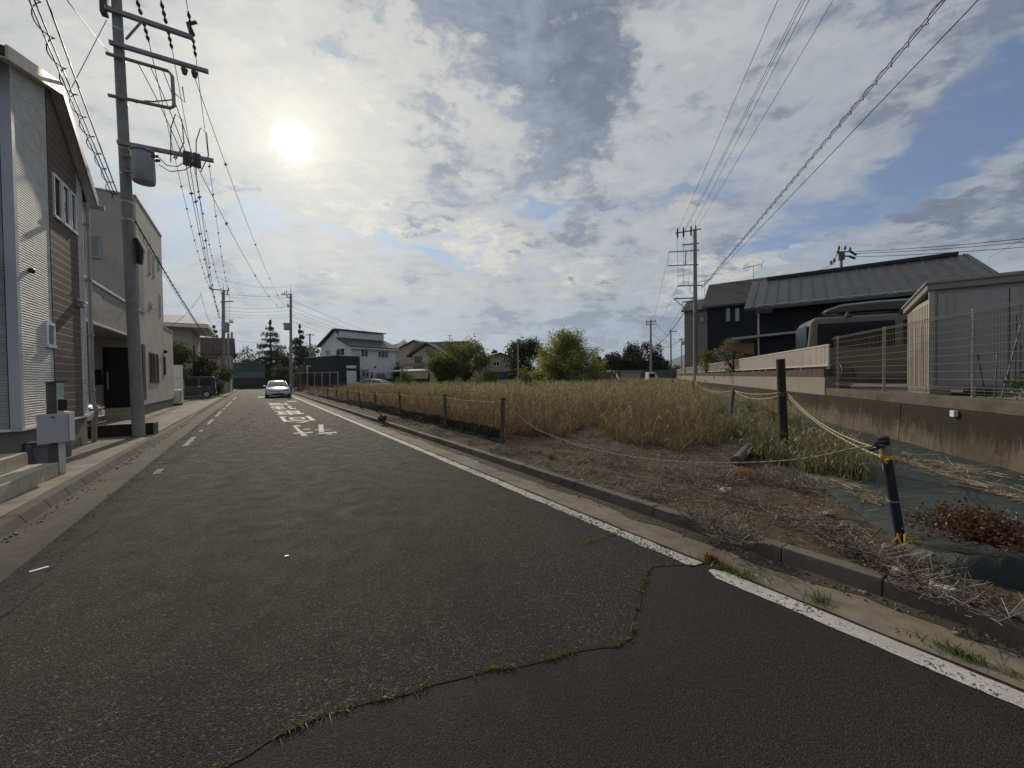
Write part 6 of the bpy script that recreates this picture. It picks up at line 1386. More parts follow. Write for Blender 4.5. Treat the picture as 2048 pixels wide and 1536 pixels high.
def blades(x, y, z, h, w, col, lean=.35, tipcol=None, azm=None):
    """three-level tapering blades"""
    global nv_
    n = len(x); az = rng.uniform(0, 2*math.pi, n) if azm is None else azm; le = np.abs(rng.normal(0, lean, n)); B = np.stack([x, y, z], 1)
    ori = rng.uniform(0, math.pi, n); side = np.stack([np.cos(ori), np.sin(ori), np.zeros(n)], 1)*(w/2)[:, None]; d = np.stack([np.cos(az), np.sin(az), np.zeros(n)], 1)
    m = B+d*(h*le*.30)[:, None]+np.array([0, 0, 1])*(h*.58)[:, None]; t = B+d*(h*le*.95)[:, None]+np.array([0, 0, 1])*(h*np.clip(1-.32*le, .3, 1))[:, None]
    V = np.stack([B-side, B+side, m-side*.8, m+side*.8, t-side*.25, t+side*.25], 1).reshape(-1, 3); I = np.arange(n)[:, None]*6
    Fq = np.concatenate([I+[0, 1, 3, 2], I+[2, 3, 5, 4]], 0)
    c = np.repeat(col[:, None, :], 6, 1)
    if tipcol is not None: c[:, 4:] = tipcol[:, None, :]; c[:, 2:4] = (col*.45+tipcol*.55)[:, None, :]
    BL['V'].append(V); BL['F'].append(Fq+nv_); BL['C'].append(c.reshape(-1, 3)); nv_ += 6*n
    return t, d
def heads(t, d, ln, w, col):
    """drooping seed heads at the tips"""
    global nv_
    n = len(t); e = t+d*(ln*.6)[:, None]-np.array([0, 0, 1])*(ln*.55)[:, None]; m = (t+e)/2+np.array([0, 0, 1])*(ln*.12)[:, None]; ori = rng.uniform(0, math.pi, n); s = np.stack([np.cos(ori), np.sin(ori), np.zeros(n)], 1)*(w/2)[:, None]
    V = np.stack([t-s*.3, t+s*.3, m-s, m+s, e-s*.3, e+s*.3], 1).reshape(-1, 3); I = np.arange(n)[:, None]*6
    BL['V'].append(V); BL['F'].append(np.concatenate([I+[0, 1, 3, 2], I+[2, 3, 5, 4]], 0)+nv_); BL['C'].append(np.repeat(col, 6, 0)); nv_ += 6*n
def flush(name, label, cat='grass', mat=None):
    global nv_
    o = npmesh(name, np.concatenate(BL['V']), np.concatenate(BL['F']), mat or MAT_GRASS, np.concatenate(BL['C'])); tag(o, label, cat, None, 'stuff'); BL['V'].clear(); BL['F'].clear(); BL['C'].clear(); nv_ = 0; return o
def pick(n, cols, jit=.25):
    c = np.asarray(cols)[rng.integers(0, len(cols), n)]; return np.clip(c*rng.uniform(1-jit, 1+jit, (n, 1)), 0, 1)
RED = [(.085, .048, .030), (.12, .072, .045), (.065, .038, .026), (.15, .10, .065)]
STR = [(.20, .158, .098), (.28, .228, .150), (.15, .112, .066), (.11, .080, .048)]
GRN = [(.085, .108, .046), (.12, .140, .062), (.15, .160, .092), (.065, .085, .038)]
PALE = [(.36, .325, .24), (.30, .265, .19), (.44, .405, .31)]
def field_part(n, ymin, ymax, hs, w, headp):
    x, y = scatter(n, -42, 27, ymin, ymax); m = inpoly(x, y, POLY); x, y = x[m], y[m]
    u = x*RD.r[0]+y*RD.r[1]; dist = np.hypot(x, y)
    nz = vnoise(x, y, .45, 1); nz2 = vnoise(x, y, 1.7, 5)
    keep = rng.random(len(x)) < np.clip(.72+1.0*nz2, .12, 1); x, y, u, nz, nz2, dist = x[keep], y[keep], u[keep], nz[keep], nz2[keep], dist[keep]; n = len(x)
    red = np.clip(1.15-(u-4.5)/3.6+.5*nz, 0, 1)*(dist > 8); red = np.maximum(red, np.clip((14-dist)/10, 0, .22))
    grn = np.clip(.10+(dist-9)/12+.40*nz, .06, .92)
    sel = rng.random(n); base = np.where((sel < red)[:, None], pick(n, RED), np.where((rng.random(n) < grn)[:, None], pick(n, GRN), pick(n, STR)))
    tip = np.where((rng.random(n) < .55)[:, None], pick(n, STR), np.where((rng.random(n) < .55)[:, None], pick(n, GRN), pick(n, PALE)))
    tip = np.where((sel < red)[:, None], base*1.25, tip)
    low = np.clip((u-4.5)/3.0, .45, 1); h = hs*low*(1+.28*nz+.22*nz2)*rng.uniform(.45, 1.15, n)
    fd = np.full(n, 9.0)
    if ymin < 20:
        for i in range(len(FRONT)-1):
            for f in (0, .33, .66): q = FRONT[i]*(1-f)+FRONT[i+1]*f; fd = np.minimum(fd, np.hypot(x-q[0], y-q[1]))
    h = h*np.clip(.38+.55*(fd+.5*nz2)/1.5, .3, 1)
    z = np.full(n, .11); t, d = blades(x, y, z, h, np.full(n, w)*rng.uniform(.6, 1.4, n), base, .60, tip)
    k = (rng.random(n) < headp)&(sel >= red*.8); heads(t[k], d[k], rng.uniform(.10, .20, k.sum())*(w/.008)**.35, rng.uniform(.010, .020, k.sum())*(w/.008)**.6, pick(k.sum(), PALE+STR[:2]))
field_part(150000, 5.5, 13, .92, .0075, .35)
field_part(190000, 13, 26, .95, .012, .38)
field_part(230000, 26, 60, .98, .026, .35)
def tangle(n, ymin, ymax, w):
    x, y = scatter(n, -42, 27, ymin, ymax); m = inpoly(x, y, POLY); x, y = x[m], y[m]; n = len(x); nz = vnoise(x, y, .9, 31); dist = np.hypot(x, y)
    c = np.where((rng.random(n) < np.clip(.35+.5*nz+(dist-14)/40, .05, .8))[:, None], pick(n, GRN), np.where((rng.random(n) < .5)[:, None], pick(n, RED), pick(n, STR)))
    z0 = .12+rng.random(n)*(.40+.15*nz); az = rng.uniform(0, 2*math.pi, n); t, d = blades(x, y, z0, rng.uniform(.18, .55, n), w*rng.uniform(.5, 1.3, n), c, 1.1, c*1.2, az)
    k = rng.random(n) < .12; heads(t[k], d[k], rng.uniform(.06, .14, k.sum()), rng.uniform(.008, .016, k.sum())*(w/.006)**.5, pick(k.sum(), PALE))
tangle(90000, 5.5, 13, .006); tangle(90000, 13, 26, .011); tangle(60000, 26, 60, .02)
flush('field_grass', 'tall dry brown and green grass filling the open field')
# red brown tangle along the left fence
x = []; y = []
v_ = rng.uniform(6.9, 45, 30000); u_ = 4.42+np.abs(rng.normal(0, .9, 30000)); x = RD.r[0]*u_+RD.d[0]*v_; y = RD.r[1]*u_+RD.d[1]*v_
az = rng.uniform(0, 2*math.pi, len(x)); blades(x, y, np.full(len(x), .14)+rng.random(len(x))*.35*(np.clip((u_-4.2)*1.5, .4, 1)), rng.uniform(.15, .42, len(x)), rng.uniform(.004, .010, len(x))*np.clip(v_/12, 1, 2.6), pick(len(x), RED+[(.24, .17, .10)]), 1.5, None, az)
flush('red_brown_weeds', 'tangled red brown dried weeds along the left field fence', 'weeds')
# green and straw tufts along the rope on the right and on the sheet
TUFTS = [(1466, 872, .55, .5, 260), (1500, 862, .6, .55, 300), (1535, 880, .5, .5, 260), (1528, 915, .3, .55, 200), (1600, 905, .5, .45, 260), (1640, 925, .55, .5, 300), (1672, 940, .5, .5, 320), (1700, 955, .35, .42, 200), (1590, 870, .5, .6, 260), (1545, 845, .6, .7, 260), (1660, 885, .4, .4, 140), (1500, 830, .7, .8, 260), (1440, 838, .6, .8, 260), (1620, 945, .3, .3, 120), (1560, 925, .22, .35, 160)]
for px, py, R_, h_, n in TUFTS:
    p = G(px, py, .13); n = int(n*1.4); r_ = np.abs(rng.normal(0, .5, n))*R_; a = rng.uniform(0, 2*math.pi, n); gcol = pick(n, GRN+[(.10, .13, .03), (.13, .15, .04), STR[0], STR[2]])
    t, d = blades(p[0]+r_*np.cos(a), p[1]+r_*np.sin(a), np.full(n, .12), rng.uniform(.5, 1.2, n)*h_, rng.uniform(.004, .009, n), gcol, .55, np.where((rng.random(n) < .4)[:, None], pick(n, STR), gcol*1.1), None)
    k = rng.random(n) < .3; heads(t[k], d[k], rng.uniform(.06, .14, k.sum()), rng.uniform(.008, .014, k.sum()), pick(k.sum(), PALE))
for i in range(len(FRONT)-1):
    for _ in range(14):
        p = FRONT[i]+(FRONT[i+1]-FRONT[i])*random.random(); q_ = p/np.linalg.norm(p[:2]); p = p-np.array([q_[0], q_[1], 0])*abs(random.gauss(0, .28))-np.array([0, 0, 0])
        n = random.randint(12, 60); r_ = np.abs(rng.normal(0, .5, n))*.16; a = rng.uniform(0, 2*math.pi, n); gc = pick(n, STR+GRN[:2]+RED[:2]); t, d = blades(p[0]+r_*np.cos(a), p[1]+r_*np.sin(a), np.full(n, .11), rng.uniform(.4, 1.2, n)*random.uniform(.12, .55), rng.uniform(.004, .008, n), gc, .8)
flush('grass_tufts', 'green and straw coloured grass tufts growing along the rope line and the weed sheet')
# weeds along the road joint
pts = np.array(seam); L_ = len(pts); idx = rng.integers(0, L_, 2400); p = pts[idx]+rng.normal(0, .009, (2400, 3))*[1, 1, 0]
dens = vnoise(p[:, 0], p[:, 1], 6.0, 2) > .04; p = p[dens]; brown = (p[:, 0] < -.42)&(p[:, 0] > -.75)
n = len(p); c = np.where(brown[:, None], pick(n, [(.14, .10, .04), (.18, .12, .05)]), pick(n, [(.10, .12, .03), (.14, .15, .04), (.075, .10, .025), (.16, .15, .05)])); blades(p[:, 0], p[:, 1], np.full(n, .005), rng.uniform(.008, .030, n), rng.uniform(.0022, .0045, n), c*.8, 1.5)
p2 = np.array([RD.p(2.84+rng.normal()*.02, v) for v in rng.uniform(1.8, 4.2, 500)]); p2 = p2[vnoise(p2[:, 0], p2[:, 1], 3.0, 4) > .12]; n = len(p2)
blades(p2[:, 0], p2[:, 1], np.full(n, .005), rng.uniform(.01, .03, n), rng.uniform(.002, .004, n), pick(n, [(.10, .12, .03), (.14, .15, .04)]), 1.4)
A_, B_ = G(1165, 1088), G(1228, 1068); k = rng.random(160)[:, None]; p3 = A_+(B_-A_)*k+rng.normal(0, .015, (160, 3))*[1, 1, 0]; blades(p3[:, 0], p3[:, 1], np.full(160, .004), rng.uniform(.01, .035, 160), rng.uniform(.002, .004, 160), pick(160, [(.10, .12, .03), (.14, .15, .04)]), 1.4)
v_ = rng.uniform(4, 26, 1500); p4 = np.array([RD.p(-1.55+rng.normal()*.05, v) for v in v_]); n = len(p4); blades(p4[:, 0], p4[:, 1], np.full(n, .004), rng.uniform(.01, .045, n), rng.uniform(.003, .006, n), pick(n, [(.07, .08, .03), (.10, .10, .04), (.09, .07, .04)]), 1.4)
flush('joint_weeds', 'tiny green weeds growing along the road joint and road edges', 'weeds')
def weed_clump(label, px, py, R_, h_, n, cols, lean=1.0, name='weed_clump', w=.006, z=.005, st=(1, 1)):
    p = G(px, py, z); r_ = np.abs(rng.normal(0, .5, n))*R_; a = rng.uniform(0, 2*math.pi, n); q = RD.d*0; off = np.outer(r_*np.cos(a)*st[0], RD.d)+np.outer(r_*np.sin(a)*st[1], RD.r)
    blades(p[0]+off[:, 0], p[1]+off[:, 1], np.full(n, z), rng.uniform(.4, 1.2, n)*h_, rng.uniform(.6, 1.4, n)*w, pick(n, cols), lean)
    o = flush(name, None, None); del o['kind']; tag(o, label, 'weed')
GC = [(.06, .10, .02), (.09, .13, .03), (.12, .14, .035)]
weed_clump('flat green weed spreading over the end of the white road line', 1463, 1142, .16, .05, 170, GC, 1.6, st=(1.5, .6))
weed_clump('red brown weed at the broken end of the white road line', 1425, 1124, .11, .07, 170, [(.14, .05, .025), (.18, .08, .04), (.10, .05, .025)], 1.2, st=(1, .7))
weed_clump('small green weed in the right gutter below the straw heap', 1640, 1202, .09, .05, 90, GC, 1.5)
weed_clump('long green weed trailing in the gutter at the lower right', 1925, 1312, .16, .045, 170, GC, 1.6, st=(1.8, .4))
weed_clump('yellow green weed patch on the bare soil near the kerb', 1185, 942, .16, .05, 80, [(.16, .16, .03), (.10, .12, .03)], 1.3, z=.13)
weed_clump('reddish dried weed patch on the bare soil below the black wooden post', 1485, 955, .32, .10, 420, [(.15, .065, .03), (.11, .05, .03), (.18, .09, .04)], 1.1, z=.13)
weed_clump('small dark green weed on the soil right of the last left fence post', 1103, 917, .10, .08, 60, [(.04, .06, .02)], 1.0, z=.13)
# red leafed weed on the sheet
q = G(1965, 1085, .24); shoot_bush('low rust red leafy weed spreading over the green sheet at the right', q, .22, .50, (.055, .021, .013), (.125, .055, .030), 90, 75, .026, stem=.003, emin=6, seed=101, spread=.12, name='red_weed', cat='weed')

# ================================================================== SHEET, FENCES, ROPES, LITTER
def sheet_mat():
    m, t = new_mat('green_weed_sheet'); c = obco(t); n = t.noise(c, 1.6, 6, .6); n2 = t.noise(c, 14, 5, .65)
    col = t.mix(t.ss(n, .3, .7), (.020, .0275, .0235), (.037, .046, .040)); col = t.mix(t.m('MULTIPLY', t.ss(n2, .58, .72), .45), col, (.12, .105, .08))
    wv = t.m('ADD', t.noise(t.vm('MULTIPLY', c, (1.2, 4, 1)), 1.4, 4, .6), t.m('MULTIPLY', t.noise(c, 240, 2, .5), .05))
    finish(t, princ(t, col, .62, 0, bump(t, wv, .7, .06), .4)); return m
SHEETM = sheet_mat()
EDGE = [(1400, 792), (1432, 808), (1462, 828), (1490, 858), (1512, 884), (1552, 912), (1600, 944), (1640, 968), (1668, 992), (1700, 1015), (1745, 1046), (1790, 1074), (1828, 1096), (1870, 1104), (1940, 1112), (2048, 1122), (2250, 1150), (2600, 1200)]
LIFT = [.015]*11+[.02, .05, .09, .13, .17, .19, .19]
E_ = [G(x, y, .13+l) for (x, y), l in zip(EDGE, LIFT)]
def dense(L_, n=6): return [L_[i]+(L_[i+1]-L_[i])*k/n for i in range(len(L_)-1) for k in range(n)]+[L_[-1]]
Ed = dense(E_); Ld = dense(LIFT); rows = []; nk = 22
for i, (e, lf) in enumerate(zip(Ed, Ld)):
    t_, s_, _ = WF.ab(e); w_ = WF.p(-.02, s_+(-t_)*.35); row = []
    if lf > .03: row += [e+np.array([0, 0, -lf-.05])+RD.r*-.05+RD.d*.015*wob(i, .6), e+np.array([0, 0, -lf*.5])+RD.r*(-.045+.03*wob(i, .5, 3))]
    else: row += [e+np.array([0, 0, -.03]), e+np.array([0, 0, -.015])]
    for k in range(nk+1):
        f = k/nk; p = e*(1-f)+w_*f; b_ = lf*max(0, 1-f*2.6)**1.6
        p[2] = max(lot_z(p[0], p[1]), .11)+.012+b_+.012*mnoise.noise(Vector((p[0]*2.2, p[1]*.9, 2)))+.008*mnoise.noise(Vector((p[0]*5, p[1]*7, 9)))
        if k == 0: p[2] = lot_z(e[0], e[1])+.014+lf+.01*wob(i, .8, 2); p[:2] += (RD.r*.022*wob(i, .33, 6)+RD.r*.012*wob(i, 1.1, 7))[:2]
        row.append(p)
    rows.append(row)
b = MB(); m_ = len(rows[0]); b.add([p for r_ in rows for p in r_], [(i*m_+k, i*m_+k+1, (i+1)*m_+k+1, (i+1)*m_+k) for i in range(len(rows)-1) for k in range(m_-1)])
ws = b.build('weed_sheet', SHEETM, None, True); tag(ws, 'dark green weed control sheet lying between the soil and the retaining wall', 'ground sheet')
# left fence: posts, black sheet, rope
FPX = [(1003, 1006, 797), (891, 890, 790), (804, 798, 785), (754, 749, 785), (722, 717, 781), (696, 695, 781), (674, 673, 777), (655, 655, 777), (637, 637, 776), (618, 618, 778), (606, 607, 773), (596, 596, 773)]
POST_TOPS = []
ORD = ['nearest', 'second nearest', 'third', 'fourth', 'fifth', 'sixth', 'seventh', 'eighth', 'ninth', 'tenth', 'eleventh', 'farthest']
p0 = None
for k, (xb, xt, yt) in enumerate(FPX):
    # foot on the line u = 4.3
    kx = (xb-CX)/F_PX; q0 = RD.p(4.28, 0, .12)-CAM; t_ = float((kx*(q0@fw)-q0@rt)/(RD.d@rt-kx*(RD.d@fw))); A = RD.p(4.28, t_, .12); B = on_plane(xt, yt, A, RD.d)
    if k > 3: B[2] = max(B[2], A[2]+.85)
    post = thing('fence_post', ORD[k]+' weathered square post of the roped fence along the left field edge', 'fence post', A, 'roped fence posts along the street')
    ax = B-A; r_ = .033; h = Fr((0, 0, 0), PSI+.2*wob(k, 1.7)); b = MB(); b.hexa([A+h.r*i*r_+h.d*j*r_-[0, 0, .15] for i, j in ((-1, -1), (1, -1), (1, 1), (-1, 1))], [B+h.r*i*r_+h.d*j*r_ for i, j in ((-1, -1), (1, -1), (1, 1), (-1, 1))]); b.build('shaft', WOODG, post, bevel=.006)
    if k < 4: b = MB(); b.hexa([B+h.r*i*.04+h.d*j*.04-[0, 0, .03] for i, j in ((-1, -1), (1, -1), (1, 1), (-1, 1))], [B+h.r*i*.03+h.d*j*.03+[0, 0, .02] for i, j in ((-1, -1), (1, -1), (1, 1), (-1, 1))]); b.build('cap', BLACK, post)
    POST_TOPS.append((A, B))
def rope(label, pts, r=.006, step=.02, sag=0.0, group=None, dark=(.035, .028, .018), light=(.46, .37, .20)):
    pts = [np.asarray(p, float) for p in pts]; seg = [np.linalg.norm(pts[i+1]-pts[i]) for i in range(len(pts)-1)]; P = []
    for i, L_ in enumerate(seg):
        n = max(2, int(L_/step)); sg = sag[i] if isinstance(sag, (list, tuple)) else sag
        for j in range(n): f = j/n; P.append(pts[i]+(pts[i+1]-pts[i])*f-np.array([0, 0, 4*sg*f*(1-f)]))
    P.append(pts[-1]); b = MB(); b.tube(P, r, 6, True, lambda i, k: (light if ((k+i) % 6) < 4 else dark)); o = b.build('rope', MAT_ROPE, None, True, fix=False); return tag(o, label, 'rope', group)
tops = [B-[0, 0, .05]-RD.r*.04 for A, B in POST_TOPS]
rope('long pale twisted rope strung from post to post along the left side of the field', tops, .007, .03, [.05, .05, .04, .04, .05, .05, .06, .02, .07, .04, .03])
# black low sheet and bottom boards behind the left posts
b = MB(); V = []; vv = np.arange(7.05, 34, .07); n = len(vv)
for v in vv: h_ = .30+.05*wob(v, .8)+.02*wob(v, 5); du = .02*wob(v, 3)+.012*((int(v/.07)) % 3 == 0); V += [RD.p(4.36+du, v, .06), RD.p(4.36+du+.02*wob(v, 2.2, 4), v, .12+h_)]
b.add(V, [(2*i, 2*i+2, 2*i+3, 2*i+1) for i in range(n-1)]); o = b.build('weed_barrier', BLACKSHEET, None, False, fix=False); tag(o, 'low black sheet barrier behind the left fence posts', 'barrier sheet')
sl = o.modifiers.new('thickness', 'SOLIDIFY'); sl.thickness = .004
v = 7.05; k = 0
while v < 22:
    t_ = tag(MB().box(RD, 4.335, 4.352, v, v+1.95, .10+.03*wob(k, .7), .175+.03*wob(k, .7)).build('edging_board', WOODG, None, bevel=.004), ['nearest', 'second', 'third', 'fourth', 'fifth', 'sixth', 'seventh', 'eighth'][k]+' weathered edging board at the foot of the black sheet', 'board', 'edging boards along the black sheet'); v += 2.0; k += 1
k = 0
for v in np.arange(7.5, 14.9, .62):
    tag(MB().box(RD, 4.318, 4.334, v, v+.03, .05, .40+.05*wob(v, 2)).build('barrier_stake', DARKM, None), ORD[k] + ' thin dark stake pinning the black sheet on the left field edge', 'stake', 'thin stakes of the black sheet'); k += 1
q = G(743, 839, .2); tag(MB().ball(q+[0, 0, .02]+RD.r*.34, .14, .12, .10, 12, 8, .6).build('boulder', M('dark_rock', (.055, .047, .041), .9, 0, .4, 9, .9, 30), None, True), 'dark rock against the fence by the kerb', 'rock')
# right hand posts
tp = thing('leaning_post', 'leaning blue black round post with a grey collar and insulator, nearest on the right', 'fence post', G(1803, 1086, .16))
A = G(1803, 1090, .13); B = on_plane(1766, 872, A, fw*[1, 1, 0]/np.linalg.norm(fw*[1, 1, 0])); ax = B-A; b = MB(); b.tube([A-ax*.1, A+ax*.82], .031, 16); b.build('shaft', M('blue_black_post', (.022, .026, .042), .45, .1, .3, 10), tp, True)
b = MB(); b.tube([A+ax*.821, A+ax*.92], .037, 16); b.build('collar', M('dull_collar', (.20, .18, .14), .6, 0, .2), tp, True); b = MB(); b.tube([A+ax*.40, A+ax*.415], .033, 16); b.build('ring', M('dull_collar', (.20, .18, .14), .6, 0, .2), tp, True); b = MB(); b.tube([A+ax*.921, A+ax*.99, A+ax*1.0], [.036, .037, .026], 16); b.build('cap', BLACK, tp, True)
b = MB(); L_ = A+ax*.955; b.tube([L_, L_+np.array([-.05, -.05, .0]), L_+np.array([-.12, -.05, -.005]), L_+np.array([-.125, -.045, -.025]), L_+np.array([-.05, -.05, -.035]), L_-[0, 0, .03]], .012, 6); b.tube([L_+np.array([.0, 0, -.03]), L_+np.array([-.1, -.04, -.055]), L_+np.array([-.16, -.05, -.06])], .012, 6); b.build('insulator', BLACK, tp, True)
TPB = A+ax*.80; TPT = A+ax*.90; TPA = A
yk = thing('yellow_rope_knot', 'frayed yellow rope knot at the foot of the leaning post', 'rope knot', A); b = MB()
for k in range(16):
    a = rng.normal(size=3)*[.03, .02, .045]+A+ax*.06-[0, .045, 0]; b.tube([a, a+rng.normal(size=3)*.03, a+rng.normal(size=3)*.035+[0, 0, -.02]], .008, 5)
b.build('strands', M('yellow_nylon', (.42, .28, .04), .8), yk, True)
b = MB()
for k in range(3): ring = [TPB+ax*.01*k+.036*np.array([math.cos(t), math.sin(t), .1*math.sin(t)]) for t in np.linspace(0, 2*math.pi, 14)]; b.tube(ring, .007, 5)
b.tube([TPB+np.array([-.03, -.045, 0]), TPB+np.array([-.07, -.06, -.005]), TPB+np.array([-.05, -.05, -.03])], .010, 5); o = b.build('rope_binding', M('orange_yellow_rope', (.50, .30, .05), .8), None, True); tag(o, 'yellow rope binding round the upper part of the leaning post', 'rope binding')
bp = thing('wooden_post', 'tall charred black round wooden post standing in the grass', 'fence post', G(1569, 915, .12)); A2 = G(1569, 917, .12); B2 = on_plane(1561, 718, A2, np.array([0, 1.0, 0])); b = MB(); ax2 = B2-A2; b.tube([A2-ax2*.08, A2+ax2*.4, A2+ax2*.995, B2], [.066, .063, .061, .052], 14); b.build('shaft', WOODD, bp, True)
BPR = A2+ax2*.635; b = MB()
for k in range(3): ring = [BPR+np.array([0, 0, .025*k])+.070*np.array([math.cos(t), math.sin(t), 0]) for t in np.linspace(0, 2*math.pi, 14)]; b.tube(ring, .007, 5)
o = b.build('rope_binding', MAT_ROPE if False else M('dull_rope', (.16, .12, .06), .9), None, True); tag(o, 'rope wrapped round the tall black wooden post', 'rope binding')
RP = []
for k, (xb, yb, xt, yt, lab) in enumerate(((1457, 852, 1467, 776, 'short leaning grey wooden post left of the tall black post'), (1384, 790, 1386, 760, 'second leaning grey post farther along the right rope'), (1346, 776, 1346, 757, 'third small dark post along the right rope'), (1318, 766, 1317, 753, 'farthest small dark post along the right rope'))):
    A3 = G(xb, yb, .12) if k == 0 else D(xb, yb, (0, 19, 29, 40)[k]); A3[2] = .11; B3 = on_plane(xt, yt, A3, np.array([0, 1.0, 0])); b = MB(); r_ = .035; t_ = thing('fence_post', lab, 'fence post', A3, 'roped fence posts near the wall'); b.hexa([A3+[i*r_, j*r_, -.1] for i, j in ((-1, -1), (1, -1), (1, 1), (-1, 1))], [B3+[i*r_, j*r_, 0] for i, j in ((-1, -1), (1, -1), (1, 1), (-1, 1))]); b.build('shaft', WOODG if k < 2 else WOODD, t_, bevel=.006); RP.append(B3-[0, .03, .06])
A4 = POST_TOPS[0][1]-[0, 0, .04]-RD.r*.0; nv2 = np.cross(TPT-A4, [0, 0, 1])
pth = [A4]+[on_plane(x, y, A4, nv2/np.linalg.norm(nv2)) for x, y in ((1060, 850), (1130, 881), (1200, 902), (1300, 918), (1400, 925), (1490, 925), (1570, 921), (1640, 912), (1700, 898))]+[TPT+np.array([-.05, -.03, .02])]
sm_ = []
for i in range(len(pth)-1):
    for j in range(5):
        f = j/5; a = pth[max(i-1, 0)]; b_ = pth[i]; c = pth[i+1]; d = pth[min(i+2, len(pth)-1)]; sm_.append(.5*((2*b_)+(-a+c)*f+(2*a-5*b_+4*c-d)*f*f+(-a+3*b_-3*c+d)*f**3))
sm_.append(pth[-1])
rope('slack dark twisted rope sagging low over the bare soil to the leaning post', sm_, .0065, .014, 0, None, (.05, .045, .04), (.30, .25, .17))
for k, dz in enumerate((.0, .05)):
    rope(['lower', 'upper'][k]+' yellow black rope from the tall black post down to the leaning post', [BPR+np.array([.05, -.05, dz]), TPB+np.array([-.03, -.02, dz*1.3])], .0062, .014, .10+.03*k, 'yellow black ropes at the tall post', light=(.46, .38, .21))
    rope(['lower', 'upper'][k]+' of the two ropes from the short grey post to the tall black post', [RP[0], BPR+np.array([-.06, -.04, dz])], .0075, .02, .06+.07*(1-k), 'yellow black ropes at the short post')
rope('pale rope strung along the far posts near the wall', [RP[0], RP[1], RP[2], RP[3], D(1283, 756, 48)], .008, .05, [.22, .12, .1, .12])
# log, stones
lg = thing('log', 'short weathered log lying on the soil beside the black wooden post', 'log', G(1485, 912, .13)); b = MB(); A5, B5 = G(1474, 922, .19), G(1500, 893, .24); b.tube([A5, A5+(B5-A5)*.5, B5], [.075, .08, .07], 12); b.build('stem', WOODG, lg, True)
for k, (x, y, r_, c, lab) in enumerate(((1660, 1030, .052, (.20, .17, .14), 'pale brown stone at the edge of the green sheet'), (1335, 882, .07, (.36, .34, .31), 'whitish stone at the foot of the tall grass'), (1452, 985, .075, (.26, .23, .19), 'flat pale stone on the bare soil'), (1800, 1148, .055, (.28, .25, .21), 'pale stone below the leaning post near the kerb'), (1778, 1098, .05, (.22, .18, .14), 'brown stone beside the yellow knot'), (1690, 1052, .04, (.15, .13, .11), 'small grey stone between the kerb and the sheet'), (1484, 1062, .05, (.20, .17, .13), 'stone resting near the kerb in the straw'))):
    q = G(x, y, .13); tag(MB().ball(q+[0, 0, r_*.3], r_, r_*.75, r_*.5, 12, 8, .5).build('stone', M('stone_'+'abcdefg'[k], c, .85, 0, .2, 20, .5, 60), None, True), lab, 'stone', 'loose stones on the soil')
q = RD.p(3.56, RD.ab(G(1880, 1190, .13))[1], .13); f = Fr((q[0], q[1], 0), PSI); bm_ = thing('boundary_marker', 'white boundary marker on the kerb ringed with red paint', 'marker', q); b = MB(); b.box(f, -.03, .03, -.06, .06, .11, .165); b.build('block', WHITE, bm_, bevel=.008)
b = MB(); n = 18; pr = [f.p(.065*math.cos(t)*(1+.2*wob(t, 1)), .17*math.sin(t), .1385) for t in np.linspace(0, 2*math.pi, n, endpoint=False)]; b.face(pr); o = b.build('red_paint', M('red_spray', (.16, .03, .035), .8, 0, .4, 18), bm_, fix=False)
b = MB(); b.box(RD, 3.50, 3.60, RD.ab(q)[1]-1.6, RD.ab(q)[1]-.22, .128, .141); o = b.build('drain_channel_strip', M('teal_grey_strip', (.075, .095, .095), .6), None); tag(o, 'grey green strip set into the top of the kerb at the lower right', 'kerb strip')

# ------------------------------------------------------------------ straw, chips and gravel on the bare soil
def straws(P, L_, w, cols, tilt, name, label):
    n = len(P); az = rng.uniform(0, 2*math.pi, n); el = np.abs(rng.normal(0, tilt, n)); d = np.stack([np.cos(az)*np.cos(el), np.sin(az)*np.cos(el), np.sin(el)], 1); up = np.array([0, 0, 1.0]); s = np.cross(d, up+rng.normal(0, .6, (n, 3))); s /= np.linalg.norm(s, axis=1)[:, None]; g = np.cross(s, d)
    A = P; B = P+d*L_[:, None]; w = w[:, None]/2; V = np.stack([A-s*w, A+s*w*.2+g*w, B+s*w*.2+g*w, B-s*w, A+s*w-g*w*.5, B+s*w-g*w*.5], 1).reshape(-1, 3); I = np.arange(n)[:, None]*6
    Fq = np.concatenate([I+[0, 1, 2, 3], I+[1, 4, 5, 2], I+[4, 0, 3, 5]], 0); o = npmesh(name, V, Fq, MAT_STRAW, np.repeat(cols, 6, 0)); tag(o, label, 'straw', None, 'stuff')
SOILPOLY = [(p[0], p[1]) for p in [RD.p(3.64, -1.0), RD.p(3.64, 14), RD.p(4.3, 14), RD.p(4.3, 7.0)]+FRONT+[G(1500, 900), G(1640, 960), G(1830, 1100), G(2300, 1180)]]
def on_soil(n):
    x, y = scatter(n, -8, 8, .3, 14); m = inpoly(x, y, SOILPOLY); return x[m], y[m]
x, y = on_soil(230000); c = vnoise(x, y, 1.9, 11)+.5*vnoise(x, y, 6, 12); k = rng.random(len(x)) < np.clip(.34+1.1*c, .06, .95); x, y = x[k], y[k]
z = np.array([lot_z(a, b_) for a, b_ in zip(x, y)])+.004; n = len(x); ST = [(.20, .165, .14), (.27, .228, .195), (.14, .112, .092), (.34, .295, .255), (.09, .07, .056)]
straws(np.stack([x, y, z], 1), rng.gamma(2.0, .035, n)+.02, rng.uniform(.002, .006, n), pick(n, ST), .16, 'straw_litter', 'grey brown straw and broken stalks lying over the bare soil')
